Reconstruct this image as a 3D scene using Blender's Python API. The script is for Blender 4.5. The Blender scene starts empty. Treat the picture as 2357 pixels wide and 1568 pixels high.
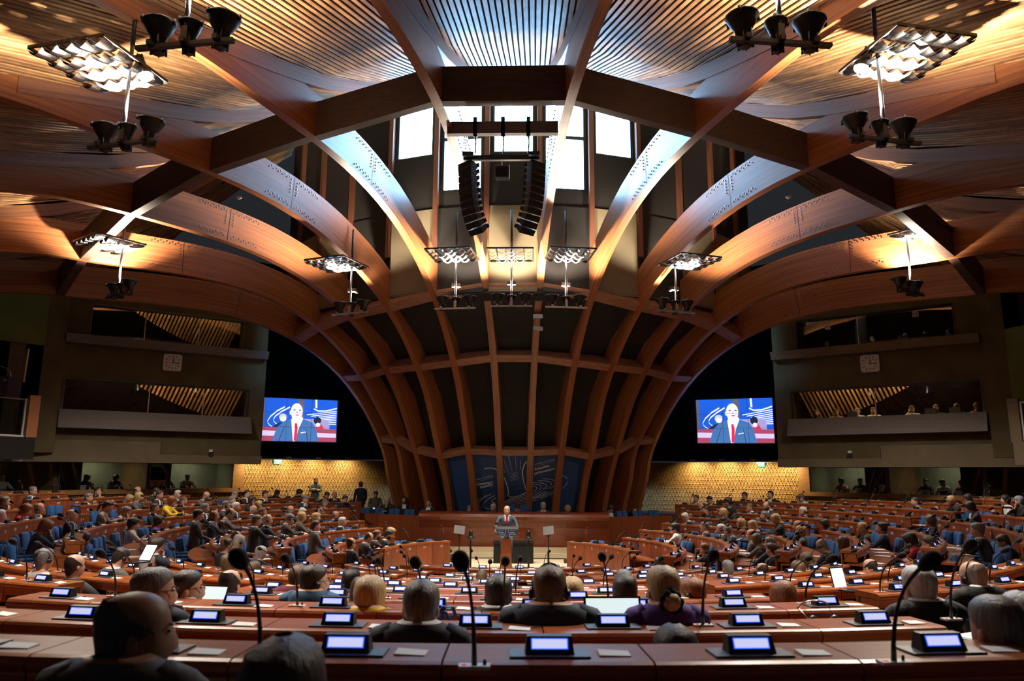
import bpy, math, random
import numpy as np
from mathutils import Matrix, Vector
random.seed(7)
R_ = math.radians
SC = bpy.context.scene
COL = SC.collection
CAM_O=(0.684, 0.0, 2.7)
CAM_R=(0.999543, 0.029682, 0.005806)
CAM_U=(-0.000453, -0.177248, 0.984166)
CAM_F=(-0.030241, 0.983719, 0.177153)

# ---------------- camera, world, exposure ----------------
cd = bpy.data.cameras.new('camera')
cam = bpy.data.objects.new('camera', cd)
COL.objects.link(cam)
cam.matrix_world = Matrix(((CAM_R[0], CAM_U[0], -CAM_F[0], CAM_O[0]), (CAM_R[1], CAM_U[1], -CAM_F[1], CAM_O[1]),
                           (CAM_R[2], CAM_U[2], -CAM_F[2], CAM_O[2]), (0, 0, 0, 1)))
cd.sensor_width = 36.0
cd.lens = 1700.0 / 2357.0 * 36.0
cd.clip_start = 0.05
cd.clip_end = 200
cd.dof.use_dof = True
cd.dof.focus_distance = 17.0
cd.dof.aperture_fstop = 3.2
SC.camera = cam
SC.view_settings.view_transform = 'Standard'
SC.view_settings.look = 'None'
SC.view_settings.gamma = 1.0
SC.view_settings.use_curve_mapping = False
SC.view_settings.exposure = 0.0
W = bpy.data.worlds.new('world')
SC.world = W
W.use_nodes = True
W.node_tree.nodes['Background'].inputs[0].default_value = (0.55, 0.6, 0.7, 1)
W.node_tree.nodes['Background'].inputs[1].default_value = 0.03
SC.cycles.use_denoising = True
SC.cycles.caustics_reflective = False
SC.cycles.caustics_refractive = False
SC.cycles.max_bounces = 6
SC.cycles.diffuse_bounces = 3
SC.cycles.glossy_bounces = 3
SC.cycles.transmission_bounces = 4
SC.cycles.transparent_max_bounces = 8
SC.cycles.sample_clamp_indirect = 3.0
YA, S = 33.0, 4.7           # axis of the rib fan, half angle between ribs
YC = 18.66                  # centre of the rings of desks
UPW, DOWNW, WINW = 3000.0, 1150.0, 48.0

def link_light(name, kind, loc, energy, color=(1, 1, 1), target=None, size=0.3, spot=60, blend=0.5, parent=None, size_y=None):
    l = bpy.data.lights.new(name, kind)
    l.energy = energy
    l.color = color
    o = bpy.data.objects.new(name, l)
    COL.objects.link(o)
    o.location = loc
    if kind == 'AREA':
        l.size = size
        if size_y:
            l.shape = 'RECTANGLE'
            l.size_y = size_y
    else:
        l.shadow_soft_size = size
    if kind == 'SPOT':
        l.spot_size = R_(spot)
        l.spot_blend = blend
    if target is not None:
        o.rotation_euler = (Vector(target) - Vector(loc)).to_track_quat('-Z', 'Y').to_euler()
    if parent:
        o.parent = parent
    return o

# ---------------- materials ----------------
MATS = {}
def _new(name):
    m = bpy.data.materials.new(name)
    m.use_nodes = True
    return m, m.node_tree.nodes, m.node_tree.links, m.node_tree.nodes['Principled BSDF']

def mat(name, col, rough=0.5, metal=0.0, spec=0.5, emit=None, es=0.0, var=0.0, vscale=3.0, bump=0.0, alpha=1.0, rnd=0.0):
    if name in MATS:
        return MATS[name]
    m, n, l, b = _new(name)
    b.inputs['Base Color'].default_value = (*col, 1)
    b.inputs['Roughness'].default_value = rough
    b.inputs['Metallic'].default_value = metal
    b.inputs['Specular IOR Level'].default_value = spec
    if emit:
        b.inputs['Emission Color'].default_value = (*emit, 1)
        b.inputs['Emission Strength'].default_value = es
    if var or rnd:
        tc = n.new('ShaderNodeTexCoord')
        nz = n.new('ShaderNodeTexNoise')
        nz.inputs['Scale'].default_value = vscale
        nz.inputs['Detail'].default_value = 3
        l.new(tc.outputs['Object'], nz.inputs['Vector'])
        hs = n.new('ShaderNodeHueSaturation')
        hs.inputs['Color'].default_value = (*col, 1)
        mr = n.new('ShaderNodeMapRange')
        mr.inputs[1].default_value, mr.inputs[2].default_value = 0.3, 0.7
        mr.inputs[3].default_value, mr.inputs[4].default_value = 1 - var, 1 + var
        l.new(nz.outputs['Fac'], mr.inputs[0])
        last = mr.outputs[0]
        if rnd:
            oi = n.new('ShaderNodeObjectInfo')
            m2 = n.new('ShaderNodeMapRange')
            m2.inputs[3].default_value, m2.inputs[4].default_value = 1 - rnd, 1 + rnd
            l.new(oi.outputs['Random'], m2.inputs[0])
            mm = n.new('ShaderNodeMath')
            mm.operation = 'MULTIPLY'
            l.new(last, mm.inputs[0])
            l.new(m2.outputs[0], mm.inputs[1])
            last = mm.outputs[0]
        l.new(last, hs.inputs['Value'])
        l.new(hs.outputs[0], b.inputs['Base Color'])
        if bump:
            bp = n.new('ShaderNodeBump')
            bp.inputs['Strength'].default_value = bump
            l.new(nz.outputs['Fac'], bp.inputs['Height'])
            l.new(bp.outputs[0], b.inputs['Normal'])
    MATS[name] = m
    return m

def wood(name, c1, c2, scale, rough=0.4, coord='Object', rnd=0.12, bump=0.05, coat=0.0, mid=0.5):
    """grain noise stretched along one axis of the given coordinates"""
    if name in MATS:
        return MATS[name]
    m, n, l, b = _new(name)
    tc = n.new('ShaderNodeTexCoord')
    mp = n.new('ShaderNodeMapping')
    mp.inputs['Scale'].default_value = scale
    l.new(tc.outputs[coord], mp.inputs['Vector'])
    oi = n.new('ShaderNodeObjectInfo')
    ad = n.new('ShaderNodeVectorMath')
    ad.operation = 'ADD'
    sc = n.new('ShaderNodeMath')
    sc.operation = 'MULTIPLY'
    sc.inputs[1].default_value = 37.0
    l.new(oi.outputs['Random'], sc.inputs[0])
    l.new(mp.outputs[0], ad.inputs[0])
    l.new(sc.outputs[0], ad.inputs[1])
    nz = n.new('ShaderNodeTexNoise')
    nz.inputs['Scale'].default_value = 1.0
    nz.inputs['Detail'].default_value = 4.0
    nz.inputs['Roughness'].default_value = 0.65
    l.new(ad.outputs[0], nz.inputs['Vector'])
    cr = n.new('ShaderNodeValToRGB')
    cr.color_ramp.elements[0].position = mid - 0.2
    cr.color_ramp.elements[1].position = mid + 0.2
    cr.color_ramp.elements[0].color = (*c1, 1)
    cr.color_ramp.elements[1].color = (*c2, 1)
    l.new(nz.outputs['Fac'], cr.inputs[0])
    hs = n.new('ShaderNodeHueSaturation')
    mr = n.new('ShaderNodeMapRange')
    mr.inputs[3].default_value, mr.inputs[4].default_value = 1 - rnd, 1 + rnd
    l.new(oi.outputs['Random'], mr.inputs[0])
    l.new(mr.outputs[0], hs.inputs['Value'])
    l.new(cr.outputs[0], hs.inputs['Color'])
    l.new(hs.outputs[0], b.inputs['Base Color'])
    b.inputs['Roughness'].default_value = rough
    b.inputs['Coat Weight'].default_value = coat
    b.inputs['Coat Roughness'].default_value = 0.12
    if bump:
        bp = n.new('ShaderNodeBump')
        bp.inputs['Strength'].default_value = bump
        bp.inputs['Distance'].default_value = 0.01
        l.new(nz.outputs['Fac'], bp.inputs['Height'])
        l.new(bp.outputs[0], b.inputs['Normal'])
    MATS[name] = m
    return m

def glass(name, tint=(0.9, 0.95, 0.93), refl=0.08):
    if name in MATS:
        return MATS[name]
    m, n, l, b = _new(name)
    n.remove(b)
    tr = n.new('ShaderNodeBsdfTransparent')
    tr.inputs[0].default_value = (*tint, 1)
    gl = n.new('ShaderNodeBsdfGlossy')
    gl.inputs['Roughness'].default_value = 0.02
    mx = n.new('ShaderNodeMixShader')
    fr = n.new('ShaderNodeFresnel')
    fr.inputs[0].default_value = 1.5
    ml = n.new('ShaderNodeMath')
    ml.operation = 'MAXIMUM'
    ml.inputs[1].default_value = refl
    l.new(fr.outputs[0], ml.inputs[0])
    l.new(ml.outputs[0], mx.inputs[0])
    l.new(tr.outputs[0], mx.inputs[1])
    l.new(gl.outputs[0], mx.inputs[2])
    l.new(mx.outputs[0], n['Material Output'].inputs[0])
    MATS[name] = m
    return m

M_rib = wood('glulam', (0.16, 0.048, 0.018), (0.40, 0.15, 0.055), (0.35, 26, 1), 0.38, 'UV', 0.08, 0.06)
M_slat = wood('slat_wood', (0.17, 0.075, 0.030), (0.56, 0.31, 0.14), (0.55, 2.5, 2.5), 0.5, 'Object', 0.3, 0.0)
M_hip = wood('hip_wood', (0.16, 0.06, 0.03), (0.30, 0.13, 0.06), (0.35, 12, 1), 0.5, 'UV', 0.08, 0.0)
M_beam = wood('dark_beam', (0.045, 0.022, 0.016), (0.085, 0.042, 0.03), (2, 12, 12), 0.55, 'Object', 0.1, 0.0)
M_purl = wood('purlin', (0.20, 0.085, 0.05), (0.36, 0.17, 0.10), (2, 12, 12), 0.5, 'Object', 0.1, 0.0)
M_back = mat('roof_backing', (0.012, 0.009, 0.007), 0.9)
M_dark = mat('dark_wall', (0.007, 0.005, 0.004), 0.8, var=0.2, vscale=0.8)
M_black = mat('black_cloth', (0.0012, 0.0012, 0.0014), 1.0, spec=0.0)
M_olive = mat('olive_plaster', (0.105, 0.085, 0.04), 0.85, var=0.22, vscale=1.3, bump=0.1)
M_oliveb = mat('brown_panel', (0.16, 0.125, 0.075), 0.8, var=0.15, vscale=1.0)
M_green = mat('green_wall', (0.13, 0.16, 0.035), 0.85, var=0.15, vscale=1.5)
M_greysill = mat('grey_sill', (0.17, 0.155, 0.15), 0.7, var=0.06, vscale=8)
M_post = wood('post_wood', (0.09, 0.032, 0.018), (0.16, 0.06, 0.032), (3, 3, 0.5), 0.5)
M_frame = mat('window_frame', (0.012, 0.016, 0.02), 0.5)
M_pane = mat('daylight_pane', (0.3, 0.4, 0.5), 0.4, emit=(0.30, 0.62, 1.0), es=WINW)
M_lattice = wood('lattice_wood', (0.42, 0.25, 0.09), (0.62, 0.40, 0.16), (4, 4, 4), 0.5)
M_latback = mat('lattice_back', (0.10, 0.062, 0.022), 0.8)
M_boothw = wood('booth_wood', (0.30, 0.15, 0.06), (0.45, 0.24, 0.10), (3, 3, 20), 0.45)
M_desk = wood('mahogany', (0.23, 0.055, 0.014), (0.37, 0.105, 0.024), (3, 26, 26), 0.30, 'Object', 0.12, 0.03, 0.12)
M_panel = wood('mahogany_panel', (0.19, 0.042, 0.013), (0.30, 0.076, 0.021), (9, 9, 1.4), 0.38, 'Object', 0.14, 0.02)
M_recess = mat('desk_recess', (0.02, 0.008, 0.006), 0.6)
M_gold = mat('brass_line', (0.42, 0.24, 0.08), 0.35, 0.4)
M_trib = wood('tribune_wood', (0.18, 0.038, 0.013), (0.28, 0.064, 0.020), (1.2, 9, 9), 0.28, 'Object', 0.1, 0.01, 0.25)
M_blue = mat('blue_fabric', (0.012, 0.075, 0.235), 0.85, var=0.12, vscale=14)
M_cream = mat('cream_carpet', (0.72, 0.62, 0.42), 0.85, var=0.04, vscale=4)
M_carpet = mat('dark_carpet', (0.055, 0.032, 0.028), 0.95, var=0.2, vscale=5)
M_blk = mat('black_plastic', (0.010, 0.010, 0.011), 0.38)
M_foam = mat('black_foam', (0.006, 0.006, 0.007), 0.95)
M_slate = mat('slate_plate', (0.055, 0.06, 0.065), 0.45)
M_white = mat('white_plastic', (0.72, 0.72, 0.70), 0.4)
M_ivory = mat('ivory_plate', (0.62, 0.60, 0.54), 0.4)
M_paper = mat('paper', (0.82, 0.82, 0.80), 0.7)
M_scrb = mat('screen_border', (0.01, 0.03, 0.3), 0.4, emit=(0.02, 0.12, 1.0), es=1.3)
M_scr = mat('screen_lit', (0.5, 0.5, 0.7), 0.4, emit=(0.66, 0.68, 1.0), es=0.9)
M_lap = mat('laptop_screen', (0.6, 0.7, 0.7), 0.4, emit=(0.80, 0.95, 0.95), es=0.9)
M_red = mat('red_button', (0.6, 0.02, 0.02), 0.4, emit=(1, 0.05, 0.03), es=0.4)
M_chrome = mat('chrome', (0.7, 0.72, 0.75), 0.18, 1.0)
M_mirror = mat('mirror_scoop', (0.75, 0.78, 0.82), 0.12, 1.0)
M_mirrorglare = mat('mirror_scoop_painted_glare', (0.8, 0.82, 0.85), 0.2, 0.6, emit=(1, 0.97, 0.92), es=3.0)  # emission paints in the spots' reflection; the scoops are no lamps
M_lens = mat('lamp_lens', (0.9, 0.9, 0.9), 0.3, emit=(1, 0.97, 0.92), es=9.0)
M_down = mat('mirrored_downlight', (0.9, 0.9, 0.8), 0.3, emit=(1.0, 0.9, 0.7), es=5.0)
M_tube = mat('strip_lamp', (0.9, 0.9, 0.9), 0.3, emit=(0.95, 1.0, 1.0), es=3.0)
M_steel = mat('steel', (0.45, 0.46, 0.48), 0.35, 0.9)
M_exit = mat('exit_green', (0.0, 0.25, 0.12), 0.4, emit=(0.02, 0.55, 0.30), es=0.9)
M_exitw = mat('exit_white', (0.8, 0.9, 0.85), 0.4, emit=(0.8, 1.0, 0.95), es=1.2)
M_bdrop = mat('backdrop_blue', (0.012, 0.055, 0.19), 0.6)
M_artw = mat('art_white', (0.85, 0.86, 0.88), 0.6)
M_artl = mat('art_lilac', (0.34, 0.34, 0.72), 0.6)
M_artf = mat('art_faint', (0.035, 0.10, 0.28), 0.6)
M_sign = mat('sign_white', (0.62, 0.60, 0.58), 0.5)
M_ink = mat('ink', (0.012, 0.012, 0.012), 0.5)
M_num = mat('number_white', (0.78, 0.76, 0.72), 0.5)
M_booth = mat('booth_wall', (0.28, 0.27, 0.17), 0.8, var=0.1, vscale=2)
M_orange = mat('orange_post', (0.42, 0.16, 0.07), 0.6)
M_glass = glass('clear_glass')
M_glassd = glass('dark_glass', (0.75, 0.78, 0.72), 0.12)
M_bottle = glass('bottle_plastic', (0.9, 0.93, 0.97), 0.12)

# ---------------- mesh builder ----------------
class MB:
    def __init__(s):
        s.v, s.f, s.mi, s.uv = [], [], [], None
    def add(s, vs, fs, mi=0):
        b = len(s.v)
        s.v.extend(tuple(map(float, p)) for p in vs)
        for f in fs:
            s.f.append(tuple(b + i for i in f))
            s.mi.append(mi)
        return b
    def box(s, c, size, M=None, mi=0):
        x, y, z = size[0] / 2, size[1] / 2, size[2] / 2
        vs = [Vector((sx * x, sy * y, sz * z)) for sz in (-1, 1) for sy in (-1, 1) for sx in (-1, 1)]
        if M is not None:
            vs = [M @ p for p in vs]
        vs = [p + Vector(c) for p in vs]
        s.add(vs, [(0, 2, 3, 1), (4, 5, 7, 6), (0, 1, 5, 4), (2, 6, 7, 3), (0, 4, 6, 2), (1, 3, 7, 5)], mi)
    def hexa(s, p, mi=0):
        """8 points: bottom loop 0..3, top loop 4..7"""
        s.add(p, [(3, 2, 1, 0), (4, 5, 6, 7), (0, 1, 5, 4), (1, 2, 6, 5), (2, 3, 7, 6), (3, 0, 4, 7)], mi)
    def quad(s, a, b, c, d, mi=0):
        s.add((a, b, c, d), [(0, 1, 2, 3)], mi)
    def prism(s, poly, x0, x1, mi=0):
        """profile of (y, z) extruded along x"""
        n = len(poly)
        vs = [(x0, y, z) for y, z in poly] + [(x1, y, z) for y, z in poly]
        fs = [tuple(range(n)), tuple(range(2 * n - 1, n - 1, -1))] + [(i, n + i, n + (i + 1) % n, (i + 1) % n) for i in range(n)]
        s.add(vs, fs, mi)
    def tube(s, pts, rad, seg=8, mi=0, cap=True):
        pts = [Vector(p) for p in pts]
        if not hasattr(rad, '__len__'):
            rad = [rad] * len(pts)
        rings = []
        up = Vector((0.13, 0.21, 0.97))
        for i, p in enumerate(pts):
            t = (pts[min(i + 1, len(pts) - 1)] - pts[max(i - 1, 0)])
            t = t.normalized() if t.length > 1e-9 else Vector((0, 0, 1))
            if abs(t.dot(up)) > 0.97:
                a = t.cross(Vector((1, 0.1, 0))).normalized()
            else:
                a = t.cross(up).normalized()
            b = t.cross(a)
            r = rad[i]
            rings.append([p + a * (r * math.cos(2 * math.pi * k / seg)) + b * (r * math.sin(2 * math.pi * k / seg)) for k in range(seg)])
        s.loft(rings, mi, cap)
    def loft(s, rings, mi=0, cap=True, mif=None):
        n = len(rings[0])
        vs = [p for r in rings for p in r]
        b = len(s.v)
        s.v.extend(tuple(map(float, p)) for p in vs)
        for i in range(len(rings) - 1):
            for k in range(n):
                k2 = (k + 1) % n
                s.f.append((b + i * n + k, b + i * n + k2, b + (i + 1) * n + k2, b + (i + 1) * n + k))
                s.mi.append(mif(i, k) if mif else mi)
        if cap:
            s.f.append(tuple(b + k for k in range(n))[::-1])
            s.mi.append(mif(0, 0) if mif else mi)
            e = b + (len(rings) - 1) * n
            s.f.append(tuple(e + k for k in range(n)))
            s.mi.append(mif(len(rings) - 2, 0) if mif else mi)
    def ell(s, c, r, seg=10, rng=6, M=None, mi=0):
        rings = []
        for i in range(rng + 1):
            a = -math.pi / 2 + math.pi * (0.04 + 0.92 * i / rng)
            ring = []
            for k in range(seg):
                b = 2 * math.pi * k / seg
                p = Vector((r[0] * math.cos(a) * math.cos(b), r[1] * math.cos(a) * math.sin(b), r[2] * math.sin(a)))
                if M is not None:
                    p = M @ p
                ring.append(p + Vector(c))
            rings.append(ring)
        s.loft(rings, mi)
    def lathe(s, prof, seg=12, c=(0, 0, 0), M=None, mi=0):
        rings = []
        for r, z in prof:
            ring = []
            for k in range(seg):
                p = Vector((r * math.cos(2 * math.pi * k / seg), r * math.sin(2 * math.pi * k / seg), z))
                if M is not None:
                    p = M @ p
                ring.append(p + Vector(c))
            rings.append(ring)
        s.loft(rings, mi)
    def mesh(s, name, mats, smooth=False):
        me = bpy.data.meshes.new(name)
        me.from_pydata(s.v, [], s.f)
        if not isinstance(mats, (list, tuple)):
            mats = [mats]
        for m in mats:
            me.materials.append(m)
        if len(mats) > 1:
            me.polygons.foreach_set('material_index', s.mi)
        if smooth:
            me.polygons.foreach_set('use_smooth', [True] * len(me.polygons))
        if s.uv:
            ul = me.uv_layers.new(name='UVMap')
            ul.data.foreach_set('uv', [x for f in s.f for i in f for x in s.uv[i]])
        me.update()
        return me

def obj(name, me, parent=None, loc=None, rot=None, M=None):
    o = bpy.data.objects.new(name, me)
    COL.objects.link(o)
    if parent is not None:
        o.parent = parent
    if M is not None:
        o.matrix_local = M
    else:
        if loc is not None:
            o.location = loc
        if rot is not None:
            o.rotation_euler = rot
    return o
def empty(name, loc=(0, 0, 0), rz=0.0, parent=None):
    o = obj(name, None, parent, loc, (0, 0, rz))
    o.empty_display_size = 0.1
    return o
def tag(o, label=None, cat=None, group=None, kind=None):
    if label: o['label'] = label
    if cat: o['category'] = cat
    if group: o['group'] = group
    if kind: o['kind'] = kind
    return o
def struct(o, label=None):
    o['kind'] = 'structure'
    if label: o['label'] = label
    return o
FONTS = {}
def text_mesh(s, m, bold=False):
    key = (s, m.name, bold)
    if key in FONTS:
        return FONTS[key]
    cu = bpy.data.curves.new('text', 'FONT')
    cu.body = s
    cu.size = 1.0
    cu.resolution_u = 2
    cu.offset = 0.022 if bold else 0.0
    t = bpy.data.objects.new('text', cu)
    COL.objects.link(t)
    dg = bpy.context.evaluated_depsgraph_get()
    me = bpy.data.meshes.new_from_object(t.evaluated_get(dg))
    bpy.data.objects.remove(t)
    me.materials.clear()
    me.materials.append(m)
    if len(me.vertices):
        co = np.array([v.co for v in me.vertices])
        w = co[:, 0].max() - co[:, 0].min()
        x0 = co[:, 0].min()
        h = co[:, 1].max() - co[:, 1].min()
    else:
        w, x0, h = 1, 0, 1
    FONTS[key] = (me, w, x0, h)
    return FONTS[key]
def text_on(name, s, m, A, B, nrm, parent=None, bold=False, hmax=None):
    """flat lettering from A to B, facing nrm"""
    me, w, x0, h = text_mesh(s, m, bold)
    A, B, n = Vector(A), Vector(B), Vector(nrm).normalized()
    x = (B - A)
    L = x.length
    x.normalize()
    y = n.cross(x).normalized()
    sx = L / w
    sy = sx if hmax is None else hmax / h
    M = Matrix(((x.x * sx, y.x * sy, n.x, A.x), (x.y * sx, y.y * sy, n.y, A.y), (x.z * sx, y.z * sy, n.z, A.z), (0, 0, 0, 1)))
    return obj(name, me, parent, M=M @ Matrix.Translation((-x0, 0, 0)))
def az(r, a, z):
    """point at radius r, azimuth a (degrees) about the rib axis"""
    return Vector((r * math.sin(R_(a)), YA - r * math.cos(R_(a)), z))
def pc(r, a, z):
    """point at radius r, angle a (degrees) about the centre of the desk rings"""
    return Vector((r * math.sin(R_(a)), YC - r * math.cos(R_(a)), z))
NUMW = ['zeroth', 'first', 'second', 'third', 'fourth', 'fifth', 'sixth', 'seventh', 'eighth', 'ninth', 'tenth', 'eleventh', 'twelfth',
        'thirteenth', 'fourteenth', 'fifteenth', 'sixteenth', 'seventeenth', 'eighteenth', 'nineteenth', 'twentieth', 'twenty-first', 'twenty-second', 'twenty-third', 'twenty-fourth', 'twenty-fifth']
HIDDEN={'P': (0, 2, 5, 6, 7, 21, 25, 36, 38, 41, 42, 43, 46, 55, 59, 62, 66, 68, 75, 76, 81, 90, 91, 92, 94, 96, 97, 98, 99, 104, 109, 114, 115, 125, 126, 139, 143, 150, 151, 154, 162, 166, 168, 176, 177, 178, 180, 184, 191, 194, 199, 202, 208, 213, 217, 222, 223, 224, 226, 227, 228, 229, 230, 231, 234, 239, 248, 249, 260, 261, 267, 268, 274, 275, 304, 305, 307, 308, 310, 311, 334, 336, 337, 340, 341, 342, 365, 367, 369, 370, 371, 372, 373, 374, 392, 393, 397, 400, 401, 402, 403, 404, 406, 407, 409, 410, 411, 412, 413, 414, 415, 416, 417, 418, 419, 422, 424, 425, 426, 427, 428, 429, 430, 433, 434, 435, 439, 440, 442, 444, 446, 449, 450, 451, 454, 455, 456, 462, 463, 464, 466, 468, 469, 470, 472, 473, 477, 478, 479, 481, 482, 484, 485, 489, 490, 491), 'H': (2, 3, 19, 22, 23, 34, 35, 36, 37, 39, 44, 49, 51, 54, 55, 65, 69, 75, 76, 92, 93, 94, 95, 96, 97, 98, 99, 103, 104, 114, 115, 116, 139, 140, 141, 148, 152, 153, 154, 156, 158, 159, 160, 162, 165, 167, 176, 178, 179, 180, 196, 197, 199, 213, 217, 218, 222, 223, 226, 229, 230, 231, 232, 233, 234, 236, 238, 242, 249, 250, 251, 373, 374, 382, 383, 384, 385, 398, 399, 400, 401, 402, 403, 404, 406, 407, 408, 409, 410, 411, 412, 413, 420, 421, 422, 423, 424, 425, 426, 427, 428, 429, 430, 431, 432, 433, 439, 440, 441, 442, 443, 444, 445, 446, 447, 448, 449, 450, 455, 456, 457, 458, 459, 460, 461, 462, 463, 464, 465, 466, 467, 468, 469, 470, 471, 472, 473, 474, 475, 476, 477, 478, 479, 480, 481, 482, 483, 484, 485, 486, 487, 489, 490, 491, 492), 'N': (15, 28, 30, 40, 41, 43, 45, 49, 55, 56, 65, 69, 70, 78, 79, 80, 92, 97, 98, 99, 128, 130, 131, 133, 142, 144, 163, 164, 167, 168, 177, 179, 181, 190, 197, 201, 217, 219, 223, 226, 232, 233, 234, 238, 239, 242, 250, 251, 259, 260, 270, 279, 305, 340, 354, 365, 367, 370, 382, 383, 385, 392, 393, 394, 395, 396, 397, 398, 404, 408, 410, 413, 414, 415, 416, 424, 433, 435, 436, 437, 439, 445, 451, 454, 456, 459, 460, 467, 472, 473, 478, 488), 'C': (56, 97, 98, 99, 116, 179, 197, 202, 219, 233, 234, 241, 251, 279, 335, 354, 385, 397, 398, 404, 418, 456, 459), 'M': (97, 99, 116, 135, 234, 251, 404), 'D': (143, 198, 234, 251, 279, 365, 385, 392, 395, 414, 437, 453, 456, 467)}
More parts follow.
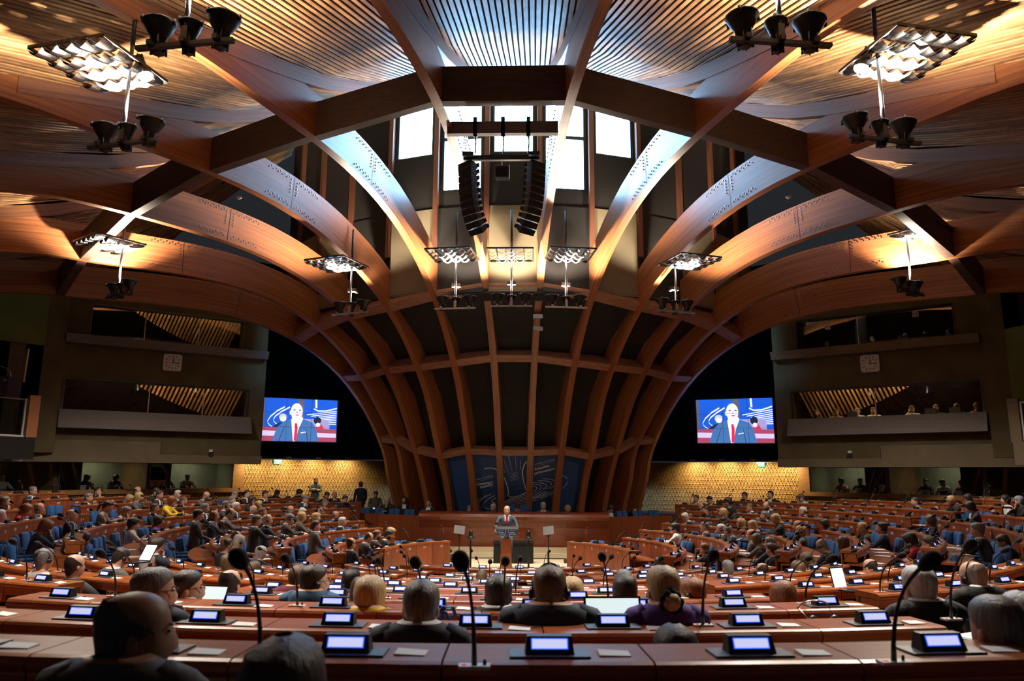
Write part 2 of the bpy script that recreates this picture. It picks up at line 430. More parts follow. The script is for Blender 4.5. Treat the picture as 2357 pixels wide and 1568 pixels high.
PEOPLE=[(-13.86, 21.25, 2.213, 3, -100.6, 's', 'g', 'navy', 's', 'o', 'e', 'person in navy jacket leaning far over a desk at the far left back'), (-12.58, 18.48, 2.06, 4, -89.2, 's', 'g', 'black', 'x', 'c', 'e', ''), (-11.14, 17.12, 1.943, 5, -82.1, 'o', 'a', 'red', 'x', 'r', 'v', ''), (-11.22, 17.87, 1.923, 5, -86.0, 'b', 'w', 'dgrey', 's', 'd', 'he', ''), (-10.98, 16.22, 1.849, 5, -77.5, 's', 'w', 'pink', 'x', 'd', '', ''), (-8.62, 13.95, 1.791, 6, -61.3, 'o', 'a', 'navy', 'x', 'f', 'v', ''), (-9.59, 16.56, 1.844, 6, -77.6, 'n', 'w', 'black', 'tb', 'l', 'e', ''), (-13.22, 23.56, 2.188, 3, -110.4, 's', 'k', 'black', 'x', 'c', '', ''), (-12.25, 21.53, 2.057, 4, -103.2, 's', 'g', 'black', 's', 'd', '', ''), (-9.81, 18.13, 1.974, 6, -86.9, 'p', 'd', 'check', 'x', 'r', 'ev', ''), (-9.82, 18.89, 1.818, 6, -91.4, 's', 'g', 'navy', 'sr', 'f', 'v', ''), (-8.26, 14.68, 1.517, 7, -64.3, 'l', 'd', 'navy', 's', 'r', 'ev', ''), (-5.4, 9.34, 1.74, 5, -30.1, 's', 'g', 'white', 'x', 'd', 'he', ''), (-4.64, 8.75, 1.735, 5, -25.1, 'b', 'd', 'dgrey', 'x', 'd', '', ''), (-4.99, 10.18, 1.662, 6, -30.5, 's', 'd', 'grey', 's', 'r', 'hv', ''), (-4.85, 10.71, 1.545, 6, -31.4, 'b', 'w', 'grey', 's', 'r', 'h', ''), (-5.74, 12.71, 1.594, 7, -44.0, 'c', 'd', 'navy', 's', 'c', 'z', ''), (-8.31, 16.78, 1.671, 7, -77.2, 'c', 'k', 'white', 'x', 'd', '', ''), (-8.51, 18.32, 1.633, 7, -87.7, 'o', 'k', 'purple', 'x', 'l', 'h', ''), (-9.67, 20.35, 1.837, 6, -99.9, 's', 'd', 'black', 'tb', 'l', 'h', ''), (-12.63, 24.93, 2.181, 3, -116.4, 'n', 'g', 'black', 'x', 'd', '', ''), (-10.84, 21.68, 2.088, 5, -105.6, 'l', 'y', 'grey', 'x', 'd', '', ''), (-11.84, 22.92, 1.984, 4, -109.8, 'o', 'y', 'black', 'x', 'd', 'v', ''), (-11.48, 23.8, 2.167, 4, -114.1, 's', 'd', 'black', 'x', 'd', 'hv', ''), (-10.61, 22.41, 2.122, 5, -109.5, 's', 'd', 'black', 'tk', 'd', '', ''), (-9.56, 20.92, 2.007, 6, -103.3, 'l', 'a', 'yellow', 'x', 'd', 'v', ''), (-11.09, 24.59, 2.084, 4, -118.1, 's', 'w', 'black', 'tk', 'd', '', ''), (-10.26, 23.27, 1.919, 5, -114.2, 's', 'm', 'white', 'x', 'd', 'y', ''), (-9.92, 23.97, 2.05, 5, -118.2, 'n', 'g', 'grey', 's', 'd', 'v', ''), (-9.12, 22.31, 1.943, 6, -111.8, 's', 'd', 'black', 'x', 'd', 'v', ''), (-9.43, 24.79, 2.048, 5, -123.0, 's', 'g', 'black', 's', 'o', 'v', ''), (-8.7, 23.21, 1.944, 6, -117.6, 's', 'g', 'black', 'x', 'd', '', ''), (-9.06, 25.33, 2.081, 5, -126.4, 's', 'k', 'black', 's', 'd', 'e', ''), (-8.33, 20.45, 1.843, 7, -102.1, 's', 'g', 'black', 's', 'd', 'e', ''), (-8.1, 21.3, 1.884, 7, -108.1, 's', 'g', 'dgrey', 's', 'd', 'e', ''), (-7.96, 21.71, 1.821, 7, -111.0, 's', 'w', 'navy', 'tk', 'd', '', ''), (-7.19, 19.24, 1.767, 8, -94.6, 'b', 'd', 'grey', 'tk', 'd', 'v', ''), (-7.08, 17.28, 1.837, 8, -79.0, 's', 'k', 'dgrey', 's', 'l', 'ez', ''), (-7.21, 18.47, 1.749, 8, -88.5, 'b', 'm', 'navy', 'sr', 'd', 'h', ''), (-7.2, 19.04, 1.495, 8, -93.1, 'b', 'd', 'navy', 'sr', 'l', 'he', ''), (-5.82, 16.29, 1.424, 9, -67.9, 'b', 'm', 'black', 'x', 'd', 'v', ''), (-5.16, 14.78, 1.468, 9, -53.1, 's', 'w', 'navy', 's', 'd', 'hv', ''), (-5.18, 14.28, 1.453, 8, -49.8, 's', 'm', 'navy', 'x', 'c', 'e', ''), (-4.07, 11.77, 1.443, 7, -30.6, 'l', 'm', 'dgrey', 'x', 'd', '', ''), (-3.86, 12.32, 1.265, 8, -31.4, 'o', 'm', 'dgrey', 'x', 'd', '', ''), (-8.36, 23.81, 1.942, 6, -121.6, 'l', 'd', 'black', 'x', 'c', 'e', ''), (-7.68, 22.35, 1.71, 7, -115.7, 'b', 'w', 'dgrey', 's', 'd', 'e', ''), (-8.17, 24.11, 1.784, 6, -123.7, 'o', 'y', 'grey', 'x', 'd', '', ''), (-6.87, 20.85, 1.719, 8, -107.7, 's', 'm', 'black', 's', 'd', '', ''), (-5.8, 17.54, 1.706, 9, -79.0, 's', 'm', 'black', 'tb', 'd', 'e', ''), (-5.91, 18.59, 1.658, 9, -89.3, 'n', 'w', 'navy', 's', 'd', 'hy', ''), (-8.67, 25.83, 2.058, 5, -129.6, 's', 'k', 'black', 's', 'c', 'h', ''), (-9.05, 27.4, 1.879, 4, -134.0, 'n', 'g', 'black', 'tk', 'd', '', ''),
 (-9.4, 29.17, 2.011, 3, -138.2, 'l', 'k', 'black', 'x', 'd', 'v', ''), (-8.21, 28.19, 2.056, 4, -139.2, 'c', 'k', 'black', 'x', 'd', 'hv', ''), (-7.14, 25.4, 1.933, 6, -133.3, 's', 'g', 'black', 's', 'c', 'v', ''), (-6.96, 23.57, 1.651, 7, -125.2, 'b', 'g', 'dgrey', 'tk', 'd', 'e', ''), (-6.25, 22.26, 1.648, 8, -120.0, 's', 'w', 'black', 's', 'd', 'v', ''), (-5.8, 19.78, 1.607, 9, -101.0, 's', 'g', 'dgrey', 's', 'd', 'hv', ''), (-5.64, 20.44, 1.631, 9, -107.5, 'l', 'y', 'brown', 'x', 'd', 'e', ''), (-5.41, 21.03, 1.579, 9, -113.6, 'u', 'y', 'black', 'x', 'd', '', ''), (-6.27, 24.43, 1.647, 7, -132.6, 'p', 'k', 'white', 'x', 'd', 'e', ''), (-6.97, 27.49, 1.985, 5, -141.7, 's', 'k', 'black', 's', 'd', 'v', ''), (-7.07, 29.06, 1.979, 4, -145.8, 'n', 'm', 'black', 's', 'd', '', ''), (-6.55, 25.97, 1.773, 6, -138.1, 's', 'g', 'dgrey', 's', 'd', '', ''), (-6.02, 26.42, 1.897, 6, -142.2, 's', 'k', 'black', 'x', 'd', 'v', ''), (-5.48, 23.35, 1.513, 8, -130.6, 'b', 'g', 'dgrey', 'tk', 'd', 'he', ''), (-4.75, 18.77, 1.51, 10, -91.3, 's', 'd', 'grey', 'sr', 'l', '', ''), (-4.9, 21.96, 1.412, 9, -124.0, 's', 'w', 'black', 'tk', 'd', 'ey', ''), (-4.89, 15.35, 1.211, 9, -55.9, 'o', 'w', 'black', 'x', 'a', '', ''), (-3.52, 17.42, 1.212, 11, -70.6, 'b', 'd', 'navy', 'tb', 'l', 'e', ''), (-3.64, 19.35, 1.18, 11, -100.8, 'b', 'd', 'dgrey', 's', 'r', 'v', ''), (-3.47, 19.94, 1.202, 11, -110.3, 's', 'm', 'black', 's', 'd', 'B', ''), (-3.29, 20.36, 1.173, 11, -117.3, 's', 'k', 'black', 's', 'd', 'Bv', ''), (-3.51, 21.86, 1.134, 10, -132.4, 'c', 'y', 'grey', 'x', 'd', 'v', ''), (6.61, 27.76, 1.958, 5, 144.0, 's', 'd', 'black', 's', 'c', '', ''), (6.42, 26.09, 1.77, 6, 139.2, 'n', 'w', 'dgrey', 's', 'd', 'v', ''), (7.05, 27.43, 1.924, 5, 141.2, 's', 'k', 'black', 's', 'd', 'ev', ''), (7.2, 25.34, 1.945, 6, 132.9, 'l', 'k', 'black', 'x', 'd', 'hv', ''), (6.83, 23.75, 1.741, 7, 126.7, 'l', 'k', 'black', 'x', 'd', 'v', ''), (6.19, 24.51, 1.704, 7, 133.4, 's', 'd', 'black', 'x', 'l', 'e', ''), (6.2, 22.34, 1.734, 8, 120.7, 'l', 'y', 'black', 'x', 'd', 'p', ''), (5.37, 23.47, 1.533, 8, 131.9, 's', 'w', 'dgrey', 's', 'd', 'v', ''), (4.44, 20.34, 1.428, 10, 110.7, 'c', 'k', 'white', 'x', 'd', '', ''), (5.38, 21.11, 1.408, 9, 114.5, 's', 'g', 'dgrey', 'tk', 'l', 'e', ''), (5.65, 20.39, 1.399, 9, 107.0, 's', 'w', 'dgrey', 'tk', 'd', 'hey', ''), (5.78, 19.91, 1.377, 9, 102.2, 's', 'g', 'navy', 's', 'd', 'hv', ''), (6.29, 22.19, 1.495, 8, 119.3, 's', 'k', 'dgrey', 's', 'c', 'v', ''), (4.61, 17.68, 1.141, 10, 78.0, 's', 'a', 'black', 'x', 'P', 'e', 'person in black top raising a phone to take a photo'), (3.96, 13.07, 1.267, 8, 35.3, 's', 'g', 'dgrey', 'x', 'd', 'y', ''), (3.13, 15.11, 1.088, 10, 41.4, 'l', 'd', 'red', 'x', 'd', '', ''), (8.45, 27.98, 2.073, 4, 137.8, 's', 'k', 'black', 's', 'c', 'e', ''), (9.15, 27.3, 2.125, 4, 133.4, 's', 'k', 'black', 's', 'd', 'h', ''), (9.95, 26.36, 2.049, 4, 127.7, 's', 'm', 'lblue', 'x', 'd', 'hv', ''), (7.71, 24.75, 1.788, 6, 128.3, 's', 'm', 'black', 'sr', 'c', 'e', ''), (8.11, 24.2, 1.852, 6, 124.3, 'b', 'm', 'dgrey', 's', 'd', 'Bev', ''), (7.51, 22.69, 1.639, 7, 118.2, 's', 'g', 'dgrey', 's', 'd', 'hy', ''), (7.07, 20.08, 1.686, 8, 101.4, 'o', 'y', 'black', 'x', 'd', 'v', ''), (8.81, 23.0, 1.761, 6, 116.2, 's', 'w', 'black', 'x', 'c', 'h', ''), (6.57, 21.63, 1.492, 8, 114.3, 'o', 'y', 'black', 'x', 'c', '', ''), (6.36, 19.7, 1.537, 9, 99.3, 's', 'y', 'navy', 's', 'd', 'v', ''), (5.91, 18.52, 1.402, 9, 88.7, 'b', 'd', 'grey', 'tk', 'l', '', ''), (5.7, 17.16, 1.395, 9, 75.3, 'l', 'm', 'brown', 'x', 'd', 'v', ''), (5.61, 16.14, 1.412, 9, 65.8, 's', 'g', 'navy', 'x', 'd', '', ''), (5.49, 15.64, 1.333, 9, 61.2, 's', 'd', 'black', 'x', 'l', '', ''), (7.2, 19.02, 1.586, 8, 92.8, 'b', 'g', 'navy', 's', 'd', '', ''), (7.21, 18.82, 1.474, 8, 91.2, 'o', 'y', 'grey', 'x', 'd', 'h', ''),
 (8.6, 20.78, 1.534, 7, 103.9, 'l', 'd', 'black', 'x', 'l', 'hv', ''), (6.42, 15.14, 1.452, 8, 61.3, 'b', 'g', 'black', 'x', 'r', 'v', ''), (6.93, 15.66, 1.48, 8, 66.6, 'l', 'm', 'black', 'x', 'l', '', ''), (5.52, 13.61, 1.346, 8, 47.5, 'o', 'm', 'black', 'x', 'd', 'v', ''), (4.95, 12.58, 1.324, 8, 39.2, 'o', 'm', 'black', 'x', 'd', 'h', ''), (4.53, 13.09, 1.227, 8, 39.1, 'b', 'd', 'white', 'x', 'd', '', ''), (11.93, 22.66, 2.074, 4, 108.6, 'u', 'd', 'teal', 'x', 'd', '', ''), (8.51, 18.23, 1.603, 7, 87.1, 'l', 'y', 'dgrey', 'x', 'c', '', ''), (8.38, 17.1, 1.674, 7, 79.5, 's', 'd', 'navy', 's', 'd', 'h', ''), (9.77, 17.71, 1.802, 6, 84.4, 'o', 'm', 'navy', 'sr', 'd', 'he', ''), (7.9, 14.65, 1.626, 7, 63.1, 'o', 'k', 'red', 'x', 'r', 'ev', ''), (7.66, 13.62, 1.644, 7, 56.6, 's', 'd', 'brown', 'x', 'r', 'B', ''), (5.9, 12.08, 1.414, 7, 41.9, 'b', 'd', 'dgrey', 'x', 'd', 'e', ''), (12.3, 21.32, 2.153, 4, 102.2, 'o', 'y', 'black', 'x', 'd', 'v', ''), (13.52, 22.66, 2.185, 3, 106.5, 'o', 'd', 'navy', 'x', 'd', 'ev', ''), (11.25, 18.57, 2.093, 5, 89.5, 'o', 'k', 'black', 's', 'd', 'hv', ''), (13.82, 21.48, 2.183, 3, 101.5, 'o', 'k', 'white', 'x', 'd', 'h', ''), (13.91, 20.94, 2.175, 3, 99.3, 'f', 'lg', 'black', 'x', 'c', '', ''), (9.98, 16.22, 1.734, 6, 76.2, 'b', 'd', 'navy', 'tk', 'd', 'M', ''), (8.92, 14.13, 1.82, 6, 63.1, 's', 'g', 'black', 's', 'o', 'e', ''), (9.31, 14.18, 1.635, 6, 64.3, 's', 'd', 'black', 'x', 'd', 'v', ''), (4.36, 6.52, 1.989, 4, 19.8, 'b', 'w', 'black', 's', 'd', 'he', 'person in black jacket wearing a headset beside the right aisle'), (3.08, 4.85, 2.135, 3, 12.6, 's', 'w', 'black', 's', 'd', 'e', 'person in black suit with pale collar, white hair, beneath the large right microphone'), (2.54, 3.14, 2.216, 2, 9.3, 's', 'g', 'navy', 'x', 'd', '', 'person in navy jacket seen from behind at the lower right corner'), (2.78, 3.36, 2.202, 2, 10.3, 's', 'w', 'dgrey', 'x', 'd', '', 'person cut off by the right edge of the picture'), (2.75, 6.36, 1.821, 4, 12.6, 'o', 'a', 'black', 'x', 'd', 'v', 'person with bowed red hair beyond the desk with a hanging headset'), (1.41, 4.33, 2.181, 3, 5.6, 'u', 'y', 'purple', 'x', 'd', '', 'person in purple jacket seen from behind using a laptop'), (0.77, 4.32, 2.177, 3, 3.1, 's', 'm', 'navy2', 'x', 'd', 'h', 'person in broad navy jacket seen from behind near the centre'), (0.11, 3.89, 2.15, 2, 0.4, 's', 'g', 'navy', 's', 'd', '', 'person in dark navy suit behind the second row, left of the centre line'), (-0.43, 5.17, 2.003, 3, -1.8, 'o', 'y', 'yellow', 'x', 'd', '', 'person in bright yellow top seen from behind'), (-0.75, 6.21, 1.838, 4, -3.5, 'b', 'd', 'dgrey', 'x', 'd', 'v', 'person mostly hidden behind the one in yellow'), (-1.14, 6.28, 1.935, 4, -5.2, 's', 'd', 'blue', 'x', 'd', 'heR', 'person in steel blue shirt with headset turned to the right'), (-1.68, 7.62, 1.775, 5, -8.7, 'l', 'm', 'maroon', 'x', 'd', '', 'person in maroon top beside the one in steel blue'), (0.44, 5.2, 2.008, 3, 1.9, 's', 'k2', 'black', 's', 'd', '', 'person in black suit with cream collar behind the third row'), (-0.2, 12.66, 1.094, 9, -1.9, 's', 'm', 'dgrey', 'x', 'd', 'v', 'person deep in the centre block whose brown head barely shows'), (1.02, 6.88, 1.786, 5, 4.9, 'o', 'y', 'black', 'x', 'd', '', 'person with blond bob just right of the broad navy jacket'), (1.4, 6.06, 1.916, 4, 6.3, 'l', 'k', 'black', 'x', 'd', '', 'person with long straight black hair left of the purple jacket'), (1.8, 9.6, 1.526, 6, 11.2, 's', 'g', 'grey', 'x', 'd', '', 'person with grey hair behind the one with long black hair'), (2.1, 6.92, 1.785, 4, 10.1, 'c', 'a', 'dgrey', 'x', 'd', 'hL', 'person with curly auburn hair and headset turned left'), (-1.59, 9.5, 1.511, 6, -9.9, 'c', 'k', 'black', 'x', 'd', 'h', 'person with curly black hair left of the centre rows'),
 (-1.46, 4.2, 2.159, 3, -5.7, 's', 'g', 'navy', 's', 'c', 'eR', 'person in dark suit resting chin on hand near the left foreground'), (-1.86, 5.54, 1.977, 4, -8.0, 's', 'd', 'navy', 's', 'd', 'eR', 'person in navy jacket with glasses, behind the chin-resting one'), (-2.04, 6.78, 1.826, 4, -9.7, 'b', 'd', 'dgrey', 'x', 'd', '', 'person with curly balding head left of the silver laptop'), (-0.59, 2.42, 2.312, 1, -2.1, 'b', 'd2', 'grey', 'x', 'd', 'R', 'person in grey jacket with cropped hair at the lower left, largest of the left side'), (0.09, 1.83, 2.304, 1, 0.3, 'l', 'd', 'black', 'x', 'd', '', 'person whose dark hair rises from the bottom edge, closest to the camera'), (1.27, 3.23, 2.075, 2, 4.7, 'l', 'k', 'black', 'x', 'd', '', 'person with glossy black hair behind the front desk row')]
MICS=[(0.484, 2.62, 2.06, 0.451, 2.459, 2.41, 1), (-0.235, 2.599, 2.06, -0.262, 2.439, 2.413, 1), (1.931, 2.756, 2.06, 1.998, 2.603, 2.408, 1), (0.099, 4.07, 1.9, 0.078, 3.91, 2.237, 2), (1.59, 4.204, 1.9, 1.619, 4.046, 2.269, 2), (3.041, 4.46, 1.9, 3.093, 4.308, 2.312, 2), (-0.913, 5.17, 1.81, -0.95, 5.012, 2.127, 3), (0.484, 5.114, 1.81, 0.497, 4.954, 2.13, 3), (1.183, 5.206, 1.81, 1.132, 5.041, 2.153, 3), (-2.329, 5.468, 1.81, -2.366, 5.312, 2.116, 3), (2.581, 5.48, 1.81, 2.728, 5.347, 2.123, 3), (-0.609, 6.638, 1.63, -0.633, 6.479, 1.952, 4)]
ART=[(-1, 0.035, 'w', [(-1.107, 26.75, 2.849), (-1.091, 26.745, 2.852), (-1.069, 26.74, 2.858), (-1.044, 26.733, 2.864), (-1.016, 26.726, 2.87), (-0.989, 26.719, 2.875), (-0.964, 26.714, 2.879), (-0.942, 26.709, 2.881), (-0.92, 26.705, 2.882), (-0.898, 26.702, 2.882), (-0.877, 26.698, 2.882), (-0.856, 26.695, 2.881), (-0.835, 26.692, 2.879), (-0.815, 26.69, 2.878), (-0.797, 26.687, 2.877), (-0.778, 26.684, 2.876), (-0.759, 26.683, 2.872), (-0.739, 26.682, 2.866), (-0.715, 26.682, 2.855), (-0.686, 26.684, 2.837), (-0.654, 26.688, 2.815), (-0.62, 26.693, 2.789), (-0.586, 26.698, 2.762), (-0.554, 26.703, 2.736), (-0.527, 26.707, 2.713)]), (0, 0.035, 'w', [(-0.504, 26.713, 2.695), (-0.487, 26.719, 2.681), (-0.472, 26.724, 2.667), (-0.458, 26.73, 2.652), (-0.444, 26.737, 2.633), (-0.428, 26.747, 2.609), (-0.411, 26.759, 2.578), (-0.392, 26.774, 2.541), (-0.374, 26.789, 2.501), (-0.356, 26.806, 2.459), (-0.339, 26.822, 2.418), (-0.324, 26.837, 2.379), (-0.31, 26.852, 2.343), (-0.298, 26.865, 2.308), (-0.288, 26.879, 2.273), (-0.278, 26.892, 2.239), (-0.269, 26.906, 2.204), (-0.261, 26.92, 2.169), (-0.254, 26.935, 2.13), (-0.248, 26.952, 2.088), (-0.243, 26.968, 2.046), (-0.239, 26.984, 2.006), (-0.235, 26.997, 1.973), (-0.233, 27.006, 1.949)]), (1, 0.035, 'w', [(0.819, 26.476, 3.416), (0.806, 26.475, 3.413), (0.788, 26.473, 3.41), (0.766, 26.471, 3.405), (0.743, 26.47, 3.4), (0.721, 26.469, 3.393), (0.701, 26.468, 3.386), (0.683, 26.468, 3.38), (0.667, 26.467, 3.374), (0.651, 26.467, 3.367), (0.634, 26.468, 3.358), (0.616, 26.47, 3.345), (0.595, 26.474, 3.327), (0.57, 26.48, 3.303), (0.541, 26.487, 3.272)]), (0, 0.035, 'w', [(0.508, 26.5, 3.238), (0.478, 26.514, 3.203), (0.449, 26.527, 3.168), (0.424, 26.54, 3.136), (0.402, 26.551, 3.107), (0.382, 26.562, 3.08), (0.363, 26.572, 3.053), (0.346, 26.583, 3.026), (0.331, 26.594, 2.999), (0.317, 26.605, 2.969), (0.305, 26.618, 2.937), (0.293, 26.63, 2.905), (0.283, 26.643, 2.872), (0.275, 26.657, 2.837), (0.269, 26.672, 2.8), (0.266, 26.688, 2.76), (0.265, 26.705, 2.717), (0.267, 26.723, 2.671), (0.271, 26.742, 2.623), (0.277, 26.761, 2.572), (0.285, 26.782, 2.52), (0.295, 26.803, 2.467), (0.308, 26.826, 2.407), (0.326, 26.853, 2.339), (0.345, 26.88, 2.27), (0.364, 26.906, 2.205), (0.381, 26.928, 2.149), (0.392, 26.943, 2.109)]), (0, 0.022, 'l', [(-0.48, 26.591, 3.006), (-0.465, 26.605, 2.97), (-0.449, 26.619, 2.933), (-0.433, 26.634, 2.897), (-0.418, 26.648, 2.86), (-0.402, 26.662, 2.824), (-0.386, 26.677, 2.787), (-0.371, 26.691, 2.751), (-0.355, 26.705, 2.714)]), (0, 0.022, 'l', [(-0.402, 26.52, 3.185), (-0.383, 26.542, 3.129), (-0.364, 26.564, 3.073), (-0.345, 26.586, 3.017), (-0.326, 26.609, 2.961), (-0.306, 26.631, 2.905), (-0.287, 26.653, 2.849), (-0.268, 26.675, 2.792), (-0.249, 26.697, 2.736)]), (0, 0.022, 'l', [(-0.252, 26.439, 3.393), (-0.233, 26.469, 3.317), (-0.213, 26.499, 3.24), (-0.194, 26.529, 3.163), (-0.174, 26.559, 3.087), (-0.154, 26.589, 3.01), (-0.135, 26.62, 2.933), (-0.115, 26.65, 2.856), (-0.095, 26.68, 2.779)]), (0, 0.022, 'l', [(0.009, 26.479, 3.291), (0.015, 26.502, 3.233), (0.02, 26.525, 3.174), (0.026, 26.548, 3.115), (0.031, 26.571, 3.057), (0.037, 26.594, 2.998), (0.043, 26.617, 2.939), (0.048, 26.64, 2.88), (0.054, 26.663, 2.821)]), (0, 0.022, 'l', [(0.191, 26.524, 3.176), (0.192, 26.54, 3.134), (0.193, 26.557, 3.093), (0.194, 26.573, 3.051), (0.195, 26.589, 3.01), (0.195, 26.606, 2.968), (0.196, 26.622, 2.926), (0.197, 26.639, 2.885), (0.198, 26.655, 2.843)]), (0, 0.007, 'w', [(-0.228, 26.717, 2.686), (-0.191, 26.714, 2.693), (-0.155, 26.711, 2.701), (-0.119, 26.708, 2.708), (-0.083, 26.705, 2.716), (-0.047, 26.702, 2.723), (-0.01, 26.699, 2.731), (0.026, 26.696, 2.739), (0.062, 26.693, 2.746)]), (0, 0.007, 'w', [(0.062, 26.693, 2.746), (0.069, 26.705, 2.716), (0.075, 26.716, 2.687), (0.082, 26.728, 2.657), (0.089, 26.74, 2.627), (0.096, 26.752, 2.597),
 (0.103, 26.763, 2.567), (0.109, 26.775, 2.537), (0.116, 26.787, 2.508)]), (0, 0.007, 'w', [(0.116, 26.787, 2.508), (0.081, 26.79, 2.501), (0.046, 26.792, 2.494), (0.011, 26.795, 2.487), (-0.025, 26.798, 2.479), (-0.06, 26.801, 2.472), (-0.095, 26.803, 2.465), (-0.13, 26.806, 2.458), (-0.165, 26.809, 2.451)]), (0, 0.007, 'w', [(-0.165, 26.809, 2.451), (-0.173, 26.797, 2.481), (-0.181, 26.786, 2.51), (-0.189, 26.774, 2.539), (-0.197, 26.763, 2.569), (-0.204, 26.751, 2.598), (-0.212, 26.74, 2.627), (-0.22, 26.728, 2.657), (-0.228, 26.717, 2.686)]), (0, 0.014, 'w', [(0.019, 26.728, 2.658), (0.011, 26.727, 2.659), (0.001, 26.726, 2.662), (-0.011, 26.725, 2.665), (-0.024, 26.724, 2.667), (-0.037, 26.724, 2.667), (-0.049, 26.725, 2.666), (-0.06, 26.726, 2.662), (-0.071, 26.728, 2.656), (-0.082, 26.731, 2.649), (-0.093, 26.734, 2.641), (-0.102, 26.738, 2.632), (-0.109, 26.741, 2.624), (-0.114, 26.745, 2.615), (-0.119, 26.749, 2.605), (-0.122, 26.753, 2.595), (-0.123, 26.757, 2.584), (-0.123, 26.761, 2.574), (-0.122, 26.764, 2.565), (-0.119, 26.768, 2.556), (-0.114, 26.771, 2.546), (-0.108, 26.775, 2.537), (-0.101, 26.778, 2.529), (-0.093, 26.781, 2.523), (-0.084, 26.782, 2.519), (-0.074, 26.783, 2.517), (-0.062, 26.783, 2.518), (-0.05, 26.782, 2.519), (-0.037, 26.781, 2.523), (-0.025, 26.779, 2.527), (-0.016, 26.777, 2.532), (-0.007, 26.775, 2.538), (0.001, 26.771, 2.547), (0.008, 26.768, 2.556), (0.013, 26.764, 2.566), (0.017, 26.76, 2.575), (0.019, 26.757, 2.583), (0.017, 26.754, 2.59), (0.013, 26.752, 2.597), (0.006, 26.749, 2.604), (-0.001, 26.746, 2.61), (-0.008, 26.745, 2.614), (-0.015, 26.744, 2.616), (-0.022, 26.745, 2.614), (-0.03, 26.747, 2.61), (-0.039, 26.749, 2.603), (-0.047, 26.752, 2.596), (-0.053, 26.754, 2.59), (-0.058, 26.756, 2.586)]), (-1, 0.02, 'w', [(-1.029, 27.103, 1.928), (-1.063, 27.117, 1.907), (-1.111, 27.137, 1.878), (-1.167, 27.16, 1.843), (-1.226, 27.185, 1.805), (-1.282, 27.209, 1.768), (-1.328, 27.231, 1.733), (-1.367, 27.251, 1.698), (-1.403, 27.272, 1.66)]), (-2, 0.02, 'w', [(-1.438, 27.294, 1.623), (-1.467, 27.318, 1.588), (-1.491, 27.339, 1.558), (-1.51, 27.354, 1.537)]), (-1, 0.02, 'w', [(-0.855, 27.062, 1.96), (-0.883, 27.071, 1.948), (-0.922, 27.084, 1.932), (-0.969, 27.099, 1.913), (-1.018, 27.116, 1.892), (-1.066, 27.134, 1.868), (-1.108, 27.151, 1.842), (-1.146, 27.169, 1.813), (-1.184, 27.189, 1.779), (-1.221, 27.209, 1.743), (-1.255, 27.229, 1.707), (-1.284, 27.247, 1.675), (-1.308, 27.261, 1.647), (-1.325, 27.273, 1.626), (-1.336, 27.282, 1.607), (-1.343, 27.289, 1.592), (-1.347, 27.295, 1.579), (-1.35, 27.3, 1.569), (-1.353, 27.303, 1.561)]), (-1, 0.02, 'w', [(-0.716, 27.054, 1.923), (-0.746, 27.064, 1.908), (-0.787, 27.079, 1.888), (-0.836, 27.097, 1.864), (-0.888, 27.116, 1.837), (-0.937, 27.136, 1.808), (-0.979, 27.154, 1.78), (-1.015, 27.172, 1.749), (-1.051, 27.192, 1.715), (-1.085, 27.212, 1.68), (-1.114, 27.23, 1.645), (-1.138, 27.247, 1.613), (-1.156, 27.261, 1.585), (-1.165, 27.272, 1.563), (-1.168, 27.28, 1.543), (-1.165, 27.286, 1.527), (-1.157, 27.291, 1.512), (-1.147, 27.294, 1.499), (-1.135, 27.297, 1.487), (-1.121, 27.299, 1.477), (-1.104, 27.299, 1.468), (-1.084, 27.299, 1.461), (-1.06, 27.297, 1.456), (-1.034, 27.295, 1.451), (-1.005, 27.292, 1.446), (-0.968, 27.287, 1.442), (-0.924, 27.281, 1.439), (-0.877, 27.274, 1.437), (-0.831, 27.267, 1.435), (-0.793, 27.261, 1.434), (-0.765, 27.257, 1.433)]), (-1, 0.02, 'w', [(-0.709, 27.091, 1.826), (-0.723, 27.097, 1.817), (-0.743, 27.105, 1.805), (-0.767, 27.115, 1.791), (-0.791, 27.125, 1.775), (-0.812, 27.134, 1.761), (-0.827, 27.142, 1.748), (-0.837, 27.148, 1.737), (-0.844, 27.154, 1.726), (-0.849, 27.158, 1.716), (-0.85, 27.162, 1.706), (-0.848, 27.166, 1.697), (-0.841, 27.168, 1.688), (-0.826, 27.169, 1.679), (-0.803, 27.169, 1.67), (-0.777, 27.168, 1.662), (-0.75, 27.167, 1.654), (-0.727, 27.165, 1.647),
